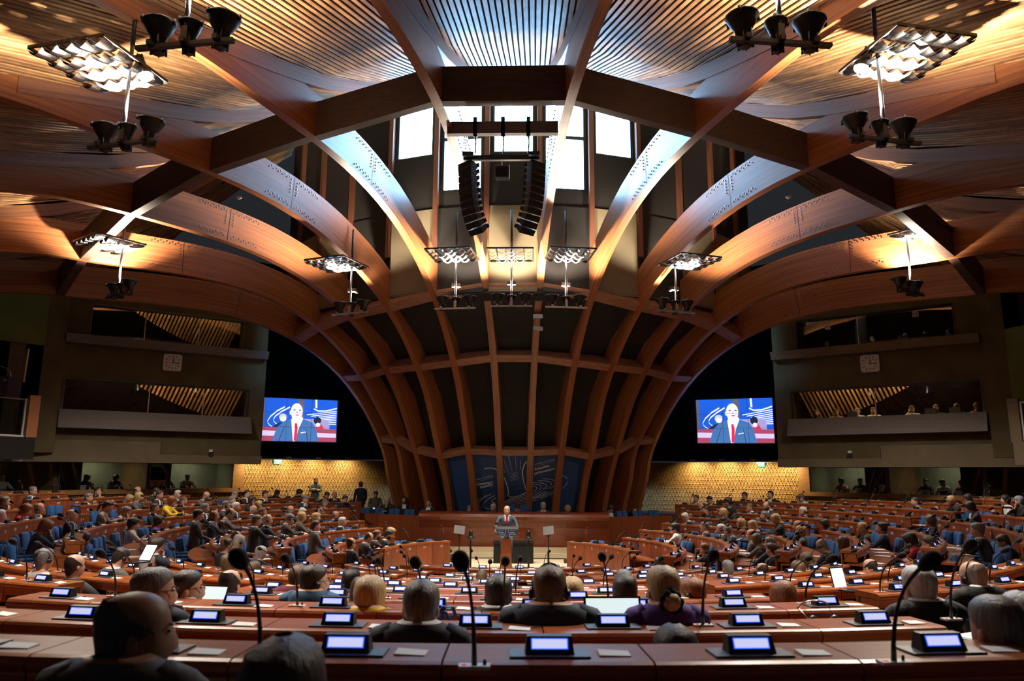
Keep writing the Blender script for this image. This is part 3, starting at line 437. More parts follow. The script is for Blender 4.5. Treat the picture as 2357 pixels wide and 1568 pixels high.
 (-0.711, 27.165, 1.643)]), (-2, 0.02, 'w', [(-1.511, 27.376, 1.485), (-1.5, 27.375, 1.478), (-1.485, 27.374, 1.468), (-1.467, 27.373, 1.456), (-1.446, 27.371, 1.444), (-1.424, 27.368, 1.432)]), (-1, 0.02, 'w', [(-1.399, 27.366, 1.423), (-1.372, 27.364, 1.416), (-1.339, 27.362, 1.409), (-1.305, 27.358, 1.403), (-1.272, 27.355, 1.398), (-1.244, 27.352, 1.394), (-1.224, 27.35, 1.391)]), (-1, 0.02, 'w', [(-1.332, 27.313, 1.527), (-1.315, 27.314, 1.52), (-1.299, 27.314, 1.513), (-1.283, 27.314, 1.505), (-1.266, 27.314, 1.498), (-1.25, 27.314, 1.491), (-1.234, 27.315, 1.483), (-1.217, 27.315, 1.476), (-1.201, 27.315, 1.469)]), (0, 0.02, 'w', [(-0.293, 27.012, 1.936), (-0.279, 27.015, 1.928), (-0.262, 27.019, 1.916), (-0.24, 27.024, 1.903), (-0.216, 27.03, 1.89), (-0.187, 27.034, 1.879), (-0.156, 27.036, 1.873), (-0.121, 27.037, 1.871), (-0.081, 27.038, 1.87), (-0.038, 27.037, 1.871), (0.008, 27.035, 1.876), (0.054, 27.032, 1.884), (0.101, 27.027, 1.896), (0.152, 27.02, 1.916), (0.209, 27.009, 1.942), (0.267, 26.997, 1.973), (0.321, 26.985, 2.003), (0.368, 26.975, 2.028), (0.401, 26.968, 2.046)]), (1, 0.02, 'w', [(0.595, 26.895, 2.271), (0.612, 26.9, 2.267), (0.638, 26.906, 2.261), (0.668, 26.914, 2.255), (0.698, 26.922, 2.247), (0.725, 26.929, 2.239), (0.744, 26.936, 2.229), (0.756, 26.943, 2.218), (0.764, 26.949, 2.206), (0.769, 26.955, 2.193), (0.771, 26.961, 2.18), (0.769, 26.966, 2.166), (0.765, 26.97, 2.153), (0.756, 26.974, 2.14), (0.742, 26.977, 2.126), (0.724, 26.98, 2.112), (0.706, 26.982, 2.1), (0.69, 26.983, 2.089), (0.68, 26.985, 2.081)]), (1, 0.02, 'w', [(0.607, 26.872, 2.334), (0.633, 26.877, 2.332), (0.669, 26.883, 2.331), (0.712, 26.891, 2.329), (0.756, 26.9, 2.326), (0.797, 26.908, 2.321), (0.829, 26.917, 2.314), (0.855, 26.925, 2.304), (0.878, 26.933, 2.292), (0.897, 26.942, 2.278), (0.912, 26.951, 2.263), (0.923, 26.959, 2.247), (0.928, 26.966, 2.23), (0.924, 26.974, 2.21), (0.912, 26.981, 2.186), (0.895, 26.989, 2.161), (0.877, 26.995, 2.137), (0.861, 27.0, 2.117), (0.851, 27.004, 2.103)]), (1, 0.02, 'w', [(0.624, 26.855, 2.385), (0.643, 26.857, 2.385), (0.668, 26.861, 2.387), (0.699, 26.865, 2.389), (0.733, 26.871, 2.39), (0.77, 26.877, 2.389), (0.808, 26.885, 2.385), (0.851, 26.894, 2.379), (0.902, 26.906, 2.37), (0.956, 26.919, 2.36), (1.007, 26.933, 2.348), (1.052, 26.945, 2.336), (1.086, 26.955, 2.323), (1.107, 26.964, 2.311), (1.121, 26.972, 2.297), (1.128, 26.978, 2.283), (1.129, 26.984, 2.269), (1.126, 26.99, 2.254), (1.12, 26.995, 2.239), (1.108, 26.999, 2.222), (1.087, 27.003, 2.204), (1.063, 27.007, 2.185), (1.037, 27.01, 2.167), (1.015, 27.012, 2.152), (1.001, 27.014, 2.141)]), (1, 0.02, 'w', [(0.808, 26.856, 2.457), (0.839, 26.862, 2.455), (0.882, 26.87, 2.453), (0.934, 26.879, 2.451), (0.988, 26.89, 2.447), (1.04, 26.9, 2.443), (1.085, 26.91, 2.437), (1.126, 26.919, 2.43), (1.168, 26.929, 2.423), (1.208, 26.939, 2.414), (1.243, 26.949, 2.404), (1.271, 26.959, 2.393), (1.291, 26.967, 2.379), (1.3, 26.975, 2.363), (1.301, 26.983, 2.343), (1.295, 26.99, 2.323), (1.284, 26.997, 2.301), (1.271, 27.003, 2.28), (1.257, 27.009, 2.261), (1.24, 27.014, 2.241), (1.217, 27.018, 2.22), (1.191, 27.022, 2.2), (1.166, 27.025, 2.181), (1.144, 27.028, 2.166), (1.129, 27.03, 2.154)]), (1, 0.02, 'w', [(0.978, 26.859, 2.521), (1.015, 26.866, 2.519), (1.068, 26.875, 2.517), (1.13, 26.887, 2.514), (1.194, 26.899, 2.511), (1.252, 26.911, 2.505), (1.299, 26.921, 2.497), (1.335, 26.932, 2.486), (1.365, 26.942, 2.473), (1.39, 26.952, 2.458), (1.411, 26.962, 2.442), (1.426, 26.971, 2.426), (1.437, 26.979, 2.409), (1.442, 26.987, 2.393), (1.441, 26.993, 2.377), (1.435, 26.999, 2.36), (1.426, 27.004, 2.342), (1.413, 27.009, 2.324), (1.399, 27.015, 2.303), (1.38, 27.022, 2.279), (1.354, 27.028, 2.251), (1.326, 27.035, 2.222), (1.298, 27.042, 2.195), (1.274, 27.047, 2.171), (1.258, 27.051, 2.155)]),
 (2, 0.02, 'w', [(1.678, 26.956, 2.634), (1.694, 26.963, 2.628), (1.718, 26.975, 2.62), (1.745, 26.988, 2.611), (1.773, 27.001, 2.601), (1.798, 27.014, 2.59), (1.818, 27.025, 2.579), (1.831, 27.035, 2.568), (1.841, 27.044, 2.554), (1.848, 27.052, 2.54), (1.854, 27.06, 2.527), (1.858, 27.066, 2.516), (1.862, 27.07, 2.508)]), (2, 0.02, 'w', [(1.876, 27.11, 2.423), (1.871, 27.115, 2.407), (1.865, 27.122, 2.385), (1.857, 27.13, 2.36), (1.848, 27.138, 2.332), (1.836, 27.145, 2.306), (1.821, 27.15, 2.283), (1.8, 27.151, 2.262), (1.773, 27.151, 2.241), (1.744, 27.149, 2.221), (1.715, 27.147, 2.203), (1.691, 27.145, 2.188), (1.674, 27.144, 2.177)]), (0, 0.018, 'w', [(-0.199, 27.056, 1.822), (-0.124, 27.048, 1.843), (-0.049, 27.04, 1.863), (0.026, 27.032, 1.884), (0.101, 27.024, 1.905), (0.176, 27.016, 1.925), (0.251, 27.008, 1.946), (0.326, 27.0, 1.966), (0.4, 26.991, 1.987)]), (0, 0.018, 'w', [(-0.277, 27.078, 1.766), (-0.192, 27.07, 1.787), (-0.107, 27.062, 1.808), (-0.023, 27.054, 1.828), (0.062, 27.046, 1.849), (0.147, 27.037, 1.87), (0.231, 27.029, 1.891), (0.316, 27.021, 1.911), (0.4, 27.013, 1.932)]), (0, 0.018, 'w', [(-0.372, 27.099, 1.715), (-0.275, 27.09, 1.735), (-0.178, 27.082, 1.756), (-0.082, 27.074, 1.777), (0.015, 27.066, 1.798), (0.111, 27.058, 1.819), (0.208, 27.049, 1.84), (0.304, 27.041, 1.86), (0.4, 27.033, 1.881)]), (0, 0.018, 'w', [(-0.436, 27.115, 1.672), (-0.331, 27.108, 1.691), (-0.227, 27.1, 1.711), (-0.122, 27.092, 1.731), (-0.018, 27.084, 1.751), (0.087, 27.076, 1.771), (0.191, 27.069, 1.791), (0.296, 27.061, 1.811), (0.4, 27.053, 1.83)]), (-1, 0.018, 'w', [(-0.503, 27.138, 1.624)]), (0, 0.018, 'w', [(-0.388, 27.126, 1.644), (-0.275, 27.119, 1.663), (-0.163, 27.111, 1.683), (-0.05, 27.103, 1.702), (0.063, 27.096, 1.721), (0.175, 27.088, 1.741), (0.288, 27.081, 1.76), (0.4, 27.073, 1.779)]), (-1, 0.018, 'w', [(-0.516, 27.16, 1.573)]), (0, 0.018, 'w', [(-0.4, 27.147, 1.593), (-0.285, 27.139, 1.612), (-0.171, 27.131, 1.631), (-0.057, 27.124, 1.651), (0.058, 27.116, 1.67), (0.172, 27.108, 1.69), (0.286, 27.101, 1.709), (0.4, 27.093, 1.728)]), (0, 0.018, 'w', [(-0.33, 27.16, 1.557), (-0.238, 27.155, 1.572), (-0.147, 27.149, 1.586), (-0.056, 27.143, 1.601), (0.035, 27.138, 1.615), (0.127, 27.132, 1.63), (0.218, 27.126, 1.644), (0.309, 27.12, 1.659), (0.4, 27.115, 1.673)]), (0, 0.018, 'w', [(0.164, 27.156, 1.569), (0.193, 27.153, 1.577), (0.223, 27.15, 1.584), (0.252, 27.147, 1.591), (0.282, 27.144, 1.598), (0.311, 27.142, 1.605), (0.341, 27.139, 1.612), (0.37, 27.136, 1.619), (0.4, 27.133, 1.626)]), (1, 0.018, 'w', [(0.594, 27.06, 1.857), (0.643, 27.057, 1.885), (0.691, 27.054, 1.913), (0.739, 27.05, 1.941), (0.787, 27.047, 1.969), (0.835, 27.044, 1.997), (0.883, 27.04, 2.026), (0.931, 27.037, 2.054), (0.979, 27.034, 2.082)]), (1, 0.018, 'w', [(0.624, 27.077, 1.827), (0.687, 27.075, 1.858), (0.751, 27.073, 1.889), (0.814, 27.071, 1.919), (0.877, 27.069, 1.95), (0.94, 27.068, 1.981), (1.003, 27.066, 2.012), (1.066, 27.064, 2.043), (1.13, 27.062, 2.074)]), (1, 0.018, 'w', [(0.701, 27.091, 1.823), (0.774, 27.091, 1.854), (0.846, 27.091, 1.885), (0.918, 27.09, 1.915), (0.991, 27.09, 1.946), (1.063, 27.089, 1.977), (1.135, 27.089, 2.008), (1.207, 27.089, 2.039), (1.28, 27.088, 2.07)]), (1, 0.018, 'w', [(0.796, 27.108, 1.819), (0.87, 27.109, 1.848), (0.943, 27.109, 1.878), (1.017, 27.109, 1.908), (1.091, 27.11, 1.938), (1.165, 27.11, 1.968), (1.239, 27.111, 1.998), (1.313, 27.111, 2.028), (1.387, 27.111, 2.058)]), (1, 0.018, 'w', [(0.916, 27.132, 1.81), (0.985, 27.132, 1.839), (1.055, 27.132, 1.868), (1.125, 27.132, 1.897), (1.195, 27.132, 1.926), (1.264, 27.132, 1.954), (1.334, 27.132, 1.983), (1.404, 27.132, 2.012)]), (2, 0.018, 'w', [(1.475, 27.133, 2.041)]), (1, 0.018, 'w', [(0.594, 27.021, 1.954), (0.624, 27.02, 1.968), (0.653, 27.02, 1.983), (0.683, 27.019, 1.997), (0.712, 27.018, 2.011), (0.741, 27.017, 2.026),
 (0.771, 27.016, 2.04), (0.8, 27.015, 2.054), (0.83, 27.014, 2.069)]), (1, 0.018, 'w', [(0.594, 27.085, 1.793), (0.618, 27.086, 1.802), (0.643, 27.086, 1.812), (0.667, 27.086, 1.822), (0.691, 27.086, 1.831), (0.715, 27.086, 1.841), (0.739, 27.086, 1.85), (0.763, 27.087, 1.86), (0.787, 27.087, 1.87)]), (1, 0.018, 'w', [(0.616, 27.113, 1.733), (0.636, 27.114, 1.739), (0.656, 27.115, 1.744), (0.677, 27.116, 1.749), (0.697, 27.118, 1.755), (0.718, 27.119, 1.76), (0.738, 27.12, 1.765), (0.758, 27.121, 1.771), (0.779, 27.123, 1.776)]), (-1, 0.006, 'w', [(-1.501, 27.006, 2.37), (-1.412, 26.982, 2.392), (-1.324, 26.959, 2.413), (-1.236, 26.936, 2.435), (-1.147, 26.912, 2.457), (-1.059, 26.889, 2.479), (-0.971, 26.866, 2.501), (-0.883, 26.843, 2.522), (-0.796, 26.819, 2.544)]), (1, 0.006, 'w', [(0.692, 26.64, 2.95), (0.784, 26.647, 2.972), (0.875, 26.653, 2.994), (0.966, 26.659, 3.016), (1.057, 26.666, 3.038), (1.149, 26.672, 3.06), (1.24, 26.678, 3.082), (1.332, 26.685, 3.104), (1.424, 26.691, 3.127)])]
TXT=[('COUNCIL OF EUROPE', -1, (-1.491, 26.984, 2.421), (-0.795, 26.801, 2.59), 'w', 0), ('Parliamentary', -2, (-1.505, 27.059, 2.242), (-0.784, 26.87, 2.413), 'b', 0), ('Assembly', -1, (-1.269, 27.051, 2.16), (-0.786, 26.924, 2.278), 'b', 0), ("CONSEIL DE L'EUROPE", 1, (0.701, 26.624, 2.996), (1.419, 26.672, 3.172), 'w', 0), ('Assemblée', 1, (0.692, 26.697, 2.808), (1.233, 26.73, 2.95), 'b', 0), ('parlementaire', 1, (0.692, 26.754, 2.666), (1.413, 26.801, 2.846), 'b', 0), ('Council of Europe', -1, (-1.528, 26.641, 3.295), (-0.764, 26.45, 3.458), 'f', 0), ('Parliamentary Assembly', -1, (-1.478, 26.676, 3.187), (-0.769, 26.499, 3.338), 'f', 0), ('Assemblée parlementaire', -1, (-1.563, 26.734, 3.078), (-0.775, 26.536, 3.247), 'f', 0), ('Council of Europe', -1, (-1.556, 26.776, 2.969), (-0.789, 26.583, 3.134), 'f', 0), ('Council of Europe', -2, (-1.566, 26.869, 2.75), (-0.787, 26.669, 2.919), 'f', 0), ('Assemblée parlementaire', -2, (-1.573, 27.192, 1.977), (-0.792, 26.975, 2.152), 'f', 0), ("CONSEIL DE L'EUROPE", -2, (-1.548, 27.23, 1.866), (-0.758, 27.012, 2.044), 'f', 0), ('Council of Europe', -2, (-1.572, 27.285, 1.755), (-0.807, 27.067, 1.928), 'f', 0), ('Assemblée parlementaire', -2, (-1.557, 27.326, 1.643), (-0.774, 27.104, 1.821), 'f', 0), ('Assemblée parlementaire', -2, (-1.597, 27.433, 1.419), (-0.768, 27.187, 1.609), 'f', 0), ('Assemblée parlementaire', 0, (-0.491, 26.861, 2.319), (0.35, 26.787, 2.506), 'f', 0), ("CONSEIL DE L'EUROPE", 0, (-0.41, 26.904, 2.21), (0.324, 26.839, 2.374), 'f', 0), ('Assemblée parlementaire', 0, (-0.464, 26.99, 1.99), (0.35, 26.919, 2.172), 'f', 0), ("CONSEIL DE L'EUROPE", -1, (-0.497, 27.079, 1.769), (0.336, 27.004, 1.956), 'f', 0), ('Parliamentary Assembly', 0, (-0.415, 27.12, 1.659), (0.375, 27.051, 1.836), 'f', 0), ('Assemblée parlementaire', 0, (-0.446, 27.164, 1.548), (0.353, 27.093, 1.728), 'f', 0), ('Council of Europe', 0, (-0.46, 27.208, 1.437), (0.34, 27.137, 1.617), 'f', 0), ('Council of Europe', 1, (0.705, 26.502, 3.303), (1.481, 26.561, 3.478), 'f', 0), ("CONSEIL DE L'EUROPE", 1, (0.671, 26.799, 2.544), (1.452, 26.859, 2.718), 'f', 0), ('Assemblée parlementaire', 1, (0.701, 26.847, 2.435), (1.487, 26.908, 2.609), 'f', 0), ('Council of Europe', 1, (0.671, 26.886, 2.326), (1.513, 26.951, 2.512), 'f', 0), ("CONSEIL DE L'EUROPE", 1, (0.663, 26.928, 2.216), (1.463, 26.99, 2.393), 'f', 0), ('Assemblée parlementaire', 1, (0.68, 26.975, 2.106), (1.512, 27.042, 2.29), 'f', 0), ("CONSEIL DE L'EUROPE", 1, (0.671, 27.017, 1.996), (1.473, 27.079, 2.173), 'f', 0), ('Council of Europe', 1, (0.654, 27.102, 1.776), (1.506, 27.176, 1.962), 'f', 0), ('Council of Europe', 1, (0.659, 27.191, 1.555), (1.521, 27.272, 1.742), 'f', 0), ("CONSEIL DE L'EUROPE", 1, (0.659, 27.235, 1.444), (1.513, 27.316, 1.629), 'f', 0), ('Council of Europe', 2, (1.784, 26.709, 3.314), (2.486, 26.882, 3.472), 'f', 0), ("CONSEIL DE L'EUROPE", 2, (1.785, 26.755, 3.205), (2.477, 26.926, 3.361), 'f', 0), ("CONSEIL DE L'EUROPE", 2, (1.818, 26.856, 2.988), (2.452, 27.013, 3.129), 'f', 0), ("CONSEIL DE L'EUROPE", 2, (1.764, 26.928, 2.769), (2.453, 27.1, 2.921), 'f', 0), ('Assemblée parlementaire', 2, (1.795, 26.985, 2.66), (2.476, 27.154, 2.809), 'f', 0), ('Council of Europe', 2, (1.758, 27.063, 2.44), (2.437, 27.233, 2.587), 'f', 0), ('Parliamentary Assembly', 2, (1.777, 27.115, 2.329), (2.477, 27.291, 2.481), 'f', 0), ("CONSEIL DE L'EUROPE", 2, (1.757, 27.2, 2.108), (2.403, 27.363, 2.247), 'f', 0)]
FAC={-2: [(-2.267, 27.786, 1.15), (-1.385, 27.486, 1.15), (-2.64, 26.928, 3.52), (-1.613, 26.579, 3.52)], -1: [(-1.385, 27.486, 1.15), (-0.466, 27.333, 1.15), (-1.613, 26.579, 3.52), (-0.542, 26.402, 3.52)], 0: [(-0.466, 27.333, 1.15), (0.466, 27.333, 1.15), (-0.542, 26.402, 3.52), (0.542, 26.402, 3.52)], 1: [(0.466, 27.333, 1.15), (1.385, 27.486, 1.15), (0.542, 26.402, 3.52), (1.613, 26.579, 3.52)], 2: [(1.385, 27.486, 1.15), (2.267, 27.786, 1.15), (1.613, 26.579, 3.52), (2.64, 26.928, 3.52)]}

# ---------------- ring geometry of the desks ----------------
RIN = {1: 15.7, 2: 14.4, 3: 13.35, 4: 11.83, 5: 10.5, 6: 9.07, 7: 7.77, 8: 6.46, 9: 5.16, 10: 4.0, 11: 3.0}
ZS = {1: 2.10, 2: 2.04, 3: 1.90, 4: 1.77, 5: 1.64, 6: 1.50, 7: 1.37, 8: 1.24, 9: 1.11, 10: .97, 11: .84}
ZC = {1: 2.06, 2: 1.90, 3: 1.81, 4: 1.63, 5: 1.47, 6: 1.32, 7: 1.18, 8: 1.04, 9: .91, 10: .82, 11: .80}
LEDGE = 1.0
def zledge(n, phi):
    return ZC[n] if abs(phi) < 50 else ZS[n]
# ---------------- floor ----------------
floor = struct(empty('floor'), 'stepped carpeted floor of the chamber with a cream podium')
def sector(name, r0, r1, a0, a1, z0, z1, m, parent, n=None):
    n = n or max(6, int(abs(a1 - a0) / 6))
    b = MB()
    for i in range(n):
        a, c = a0 + (a1 - a0) * i / n, a0 + (a1 - a0) * (i + 1) / n
        b.hexa([pc(r0, a, z0), pc(r0, c, z0), pc(r1, c, z0), pc(r1, a, z0), pc(r0, a, z1), pc(r0, c, z1), pc(r1, c, z1), pc(r1, a, z1)])
    return obj(name, b.mesh(name, m), parent)
for n in range(1, 12):
    r0 = RIN[n] - 0.02
    r1c = RIN[n - 1] - 0.02 if n > 1 else 17.0
    sector('step', r0, r1c, -50, 50, -0.6, ZC[n] - LEDGE, M_carpet, floor)
    r1s = r1c if n > 3 else (RIN[2] + 0.9 if n == 3 else 17.45)
    if n >= 2:
        for sg in (-1, 1):
            sector('step', RIN[n] + (0.9 if n == 2 else -0.02), r1s, 50 * sg, 162 * sg, -0.6, ZS[n] - LEDGE, M_carpet, floor)
sector('step', 17.0, 22.0, -75, 75, -0.6, 1.2, M_carpet, floor)
b = MB()
b.hexa([(-3.1, 15.0, -.7), (3.1, 15.0, -.7), (5.2, 31, -.7), (-5.2, 31, -.7), (-3.1, 15.0, -.22), (3.1, 15.0, -.22), (5.2, 31, -.22), (-5.2, 31, -.22)])
obj('podium_base', b.mesh('podium_base', M_carpet), floor)
b = MB()
pl = [pc(2.55, a, 0) for a in range(-84, 85, 12)]
pl = [(p.x, p.y + 0.6) for p in pl] + [(2.9, 25.0), (4.6, 29.9), (-4.6, 29.9), (-2.9, 25.0)]
k = len(pl)
b.add([(x, y, -.2) for x, y in pl] + [(x, y, 0.0) for x, y in pl], [tuple(range(k))[::-1], tuple(range(k, 2 * k))] + [(i, (i + 1) % k, k + (i + 1) % k, k + i) for i in range(k)])
obj('podium', b.mesh('podium', M_cream), floor)
for (y0, z) in ((24.72, .15), (25.02, .30)):
    b = MB()
    b.box((0, (y0 + 28.6) / 2, z - .075), (7.2, 28.6 - y0, .15))
    obj('podium_step', b.mesh('podium_step', M_cream), floor)

# ---------------- ribs ----------------
PROF = {
 1: [(6.92, 3.61), (7.79, 5.51), (9.02, 7.19), (10.53, 8.56), (12.23, 9.6), (14.03, 10.3), (15.86, 10.67), (17.65, 10.77), (19.36, 10.66), (21.0, 10.42), (22.6, 10.12)],
 2: [(6.85, 3.5), (7.89, 5.56), (9.29, 7.34), (11.04, 8.72), (13.01, 9.62), (15.03, 10.07), (16.98, 10.2), (18.8, 10.16), (20.54, 10.06), (22.25, 9.91), (23.98, 9.58)],
 3: [(6.94, 3.51), (7.84, 5.45), (9.2, 7.08), (10.87, 8.33), (12.71, 9.16), (14.57, 9.63), (16.37, 9.8), (18.06, 9.78), (19.65, 9.67), (21.17, 9.52), (22.71, 9.37)],
 4: [(6.85, 3.54), (7.72, 5.25), (8.89, 6.73), (10.35, 7.9), (12.02, 8.67), (13.74, 9.09), (15.4, 9.24), (16.93, 9.25), (18.32, 9.22), (19.65, 9.14), (20.91, 8.91)],
 5: [(6.67, 3.59), (7.68, 5.1), (8.76, 6.46), (10.09, 7.54), (11.64, 8.26), (13.29, 8.61), (14.88, 8.68), (16.32, 8.62), (17.59, 8.55), (18.75, 8.51), (19.86, 8.35)],
 6: [(6.65, 3.57), (7.49, 5.07), (8.62, 6.35), (10.04, 7.3), (11.64, 7.89), (13.27, 8.14), (14.79, 8.17), (16.15, 8.11), (17.33, 8.06), (18.4, 8.03), (19.43, 7.9)]}
for k in PROF:
    p = PROF[k]
    r, z = p[-1]
    ext = [(r + d, z - 0.17 * d - 0.011 * d * d) for d in (2.2, 4.6, 7.2, 10.0, 13.0)]
    PROF[k] = [(5.78, -0.1), (5.98, 1.2), (6.38, 2.45)] + p + ext
def crsample(p, n=3):
    out = []
    P = [np.array(q) for q in p]
    for i in range(len(P) - 1):
        p0, p1, p2, p3 = P[max(0, i - 1)], P[i], P[i + 1], P[min(len(P) - 1, i + 2)]
        for j in range(n):
            t = j / n
            out.append(.5 * ((2 * p1) + (-p0 + p2) * t + (2 * p0 - 5 * p1 + 4 * p2 - p3) * t * t + (-p0 + 3 * p1 - 3 * p2 + p3) * t ** 3))
    out.append(P[-1])
    return [tuple(q) for q in out]
def at_r(k, r):
    """soffit height, tangent of rib k at radius r"""
    p = SOFF[k]
    for i in range(len(p) - 1):
        if p[i][0] <= r <= p[i + 1][0]:
            t = (r - p[i][0]) / (p[i + 1][0] - p[i][0])
            z = p[i][1] + t * (p[i + 1][1] - p[i][1])
            d = np.array(p[i + 1]) - np.array(p[i])
            return z, d / np.linalg.norm(d)
    return p[-1][1], np.array((1, 0))
SOFF = {k: crsample(PROF[k]) for k in PROF}
DEPTH, HALF = 1.02, 0.11
SIDE = {-1: 'left', 1: 'right'}
def rib_frame(a):
    d = Vector((math.sin(R_(a)), -math.cos(R_(a)), 0))
    return d, Vector((-d.y, d.x, 0))
RIB = {}
for sg in (-1, 1):
    for k in range(1, 7):
        a = (2 * k - 1) * S * sg
        d, w = rib_frame(a)
        A = Vector((0, YA, 0))
        prof = SOFF[k]
        b = MB()
        b.uv = []
        rings = []
        L = 0
        for i, (r, z) in enumerate(prof):
            q0, q1 = np.array(prof[max(0, i - 1)]), np.array(prof[min(len(prof) - 1, i + 1)])
            t = (q1 - q0) / np.linalg.norm(q1 - q0)
            n = (-t[1], t[0])
            if i: L += math.hypot(r - prof[i - 1][0], z - prof[i - 1][1])
            pts = [(r, z, -1, 0), (r, z, 1, 0.0), (r + n[0] * DEPTH, z + n[1] * DEPTH, 1, DEPTH), (r + n[0] * DEPTH, z + n[1] * DEPTH, -1, DEPTH)]
            rings.append([A + d * rr + w * (HALF * s2) + Vector((0, 0, zz)) for rr, zz, s2, _ in pts])
            b.uv += [(L, 0.22), (L, 0.0), (L, DEPTH), (L, DEPTH + .22)]
        # unshared edges keep the arris crisp
        b.loft(rings)
        o = obj('roof_rib', b.mesh('roof_rib', M_rib))
        RIB[sg * k] = o
        place = 'innermost' if k == 1 else NUMW[k] + ' from the centre' if k < 6 else 'outermost'
        tag(o, 'curved glulam roof rib, %s on the %s side of the hall' % (place, SIDE[sg]), 'rib', 'curved wooden roof ribs')
        # splice joint and bolt groups
        for rj in ((15.2,) if k < 6 else (12.6,)):
            z, t = at_r(k, rj)
            n = np.array((-t[1], t[0]))
            g = MB()
            for s2 in (-1, 1):
                c0 = np.array((rj, z)) + n * 0.02
                c1 = np.array((rj, z)) + n * (DEPTH - .02)
                P = []
                for off in (HALF - .004, HALF + .004):
                    for (cc, ss) in ((c0, -1), (c0, 1), (c1, 1), (c1, -1)):
                        q = cc + t * (.009 * ss)
                        P.append(A + d * q[0] + w * (off * s2) + Vector((0, 0, q[1])))
                g.hexa(P)
            obj('splice_joint', g.mesh('splice_joint', M_blk), o)
            g = MB()
            for s2 in (-1, 1):
                for half in (-1, 1):
                    for row, cnt in ((.14, 11), (DEPTH - .14, 11)):
                        for i in range(cnt):
                            q = np.array((rj, z)) + t * half * (.12 + i * .085) + n * (row + (.05 if i % 2 else 0.0))
                            zc, tc = at_r(k, rj + half * (.12 + i * .085))
                            q = np.array((rj + half * (.12 + i * .085), zc)) + n * (row + (.05 if i % 2 else 0.0))
                            c = A + d * q[0] + w * ((HALF + .012) * s2) + Vector((0, 0, q[1]))
                            Mx = Matrix((( d.x, w.x, 0), (d.y, w.y, 0), (0, 0, 1)))
                            g.box(c, (.026, .03, .026), Mx)
                    for i in range(4):
                        q = np.array((rj, z)) + t * half * .12 + n * (DEPTH - .24 - i * .09)
                        c = A + d * q[0] + w * ((HALF + .012) * s2) + Vector((0, 0, q[1]))
                        g.box(c, (.026, .03, .026), Matrix(((d.x, w.x, 0), (d.y, w.y, 0), (0, 0, 1))))
            tag(obj('bolt', g.mesh('bolt', M_steel), o), kind='stuff')

# ---------------- purlin rings between the ribs ----------------
def ring_beam(nm, k0, k1, r, depth, h, m, label, upright=False, drop=0.0, inset=.03, name='purlin_beam'):
    a0, a1 = (2 * abs(k0) - 1) * S * (1 if k0 > 0 else -1), (2 * abs(k1) - 1) * S * (1 if k1 > 0 else -1)
    P = []
    for kk, a, s2 in ((k0, a0, 1), (k1, a1, -1)):
        z, t = at_r(abs(kk), r)
        n = np.array((-t[1], t[0]))
        d, w = rib_frame(a)
        if upright:
            cs = [(r + depth / 2, z + drop), (r - depth / 2, z + drop), (r - depth / 2, z + drop + h), (r + depth / 2, z + drop + h)]
        else:
            s0 = np.array((r, z)) + n * inset
            cs = [tuple(s0 - t * h / 2), tuple(s0 - t * h / 2 + n * depth), tuple(s0 + t * h / 2 + n * depth), tuple(s0 + t * h / 2)]
        P.append([Vector((0, YA, 0)) + d * c[0] + w * (HALF * s2 * .98) + Vector((0, 0, c[1])) for c in cs])
    b = MB()
    b.hexa(P[0] + P[1])
    mid = sum((p for q in P for p in q), Vector()) / 8
    b.v = [tuple(Vector(v) - mid) for v in b.v]
    ang = (a0 + a1) / 2
    o = obj(name, b.mesh(name, m), None, mid)
    tag(o, label, 'beam', nm)
    return o
BAYS = [(-6, -5), (-5, -4), (-4, -3), (-3, -2), (-2, -1), (-1, 1), (1, 2), (2, 3), (3, 4), (4, 5), (5, 6)]
def bayname(k0, k1):
    if k0 == -1 and k1 == 1: return 'between the two innermost ribs'
    s_ = 'left' if k0 < 0 else 'right'
    a, c = sorted((abs(k0), abs(k1)))
    return 'between the %s and %s ribs on the %s' % (NUMW[a], NUMW[c], s_)
for (k0, k1) in BAYS:
    bn = bayname(k0, k1)
    ring_beam('low ring of purlins', k0, k1, 6.82, .3, .22, M_purl, 'short dark purlin just above the backdrop level ' + bn)
    ring_beam('second ring of purlins', k0, k1, 8.45, .62, .26, M_purl, 'wooden purlin of the second ring up ' + bn)
    ring_beam('lamp ring of purlins', k0, k1, 10.35, .55, .36, M_purl, 'wide purlin behind the row of hanging lamps ' + bn)
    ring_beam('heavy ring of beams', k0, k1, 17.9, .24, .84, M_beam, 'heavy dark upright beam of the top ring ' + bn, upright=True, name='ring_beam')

# ---------------- roof shell: hips, backing and slats ----------------
HIP = [(10.2, 16.15), (12.4, 14.6), (15.0, 13.38), (17.5, 12.4), (19.6, 11.72), (22, 11.0), (25, 10.0), (28, 8.9), (32, 7.3), (37, 5.2)]
def hip_h(r, q):
    """roof height at radius r over rib line q (may be fractional)"""
    for i in range(len(HIP) - 1):
        if r <= HIP[i + 1][0] or i == len(HIP) - 2:
            t = (r - HIP[i][0]) / (HIP[i + 1][0] - HIP[i][0])
            h = HIP[i][1] + t * (HIP[i + 1][1] - HIP[i][1])
            break
    crown = {1: 10.77, 2: 10.2, 3: 9.8, 4: 9.25, 5: 8.68, 6: 8.17, 7: 7.7, 8: 7.2}
    q = min(8.0, max(1.0, abs(q)))
    c = crown[int(q)] + (crown[min(8, int(q) + 1)] - crown[int(q)]) * (q - int(q))
    s_ = min(1, max(0, (r - 10.3) / 9.0))
    return h - (10.77 - c) * s_ * s_ * (3 - 2 * s_)
CEIL = struct(empty('ceiling', (0, 0, 0)), 'vaulted ceiling of converging timber slats')
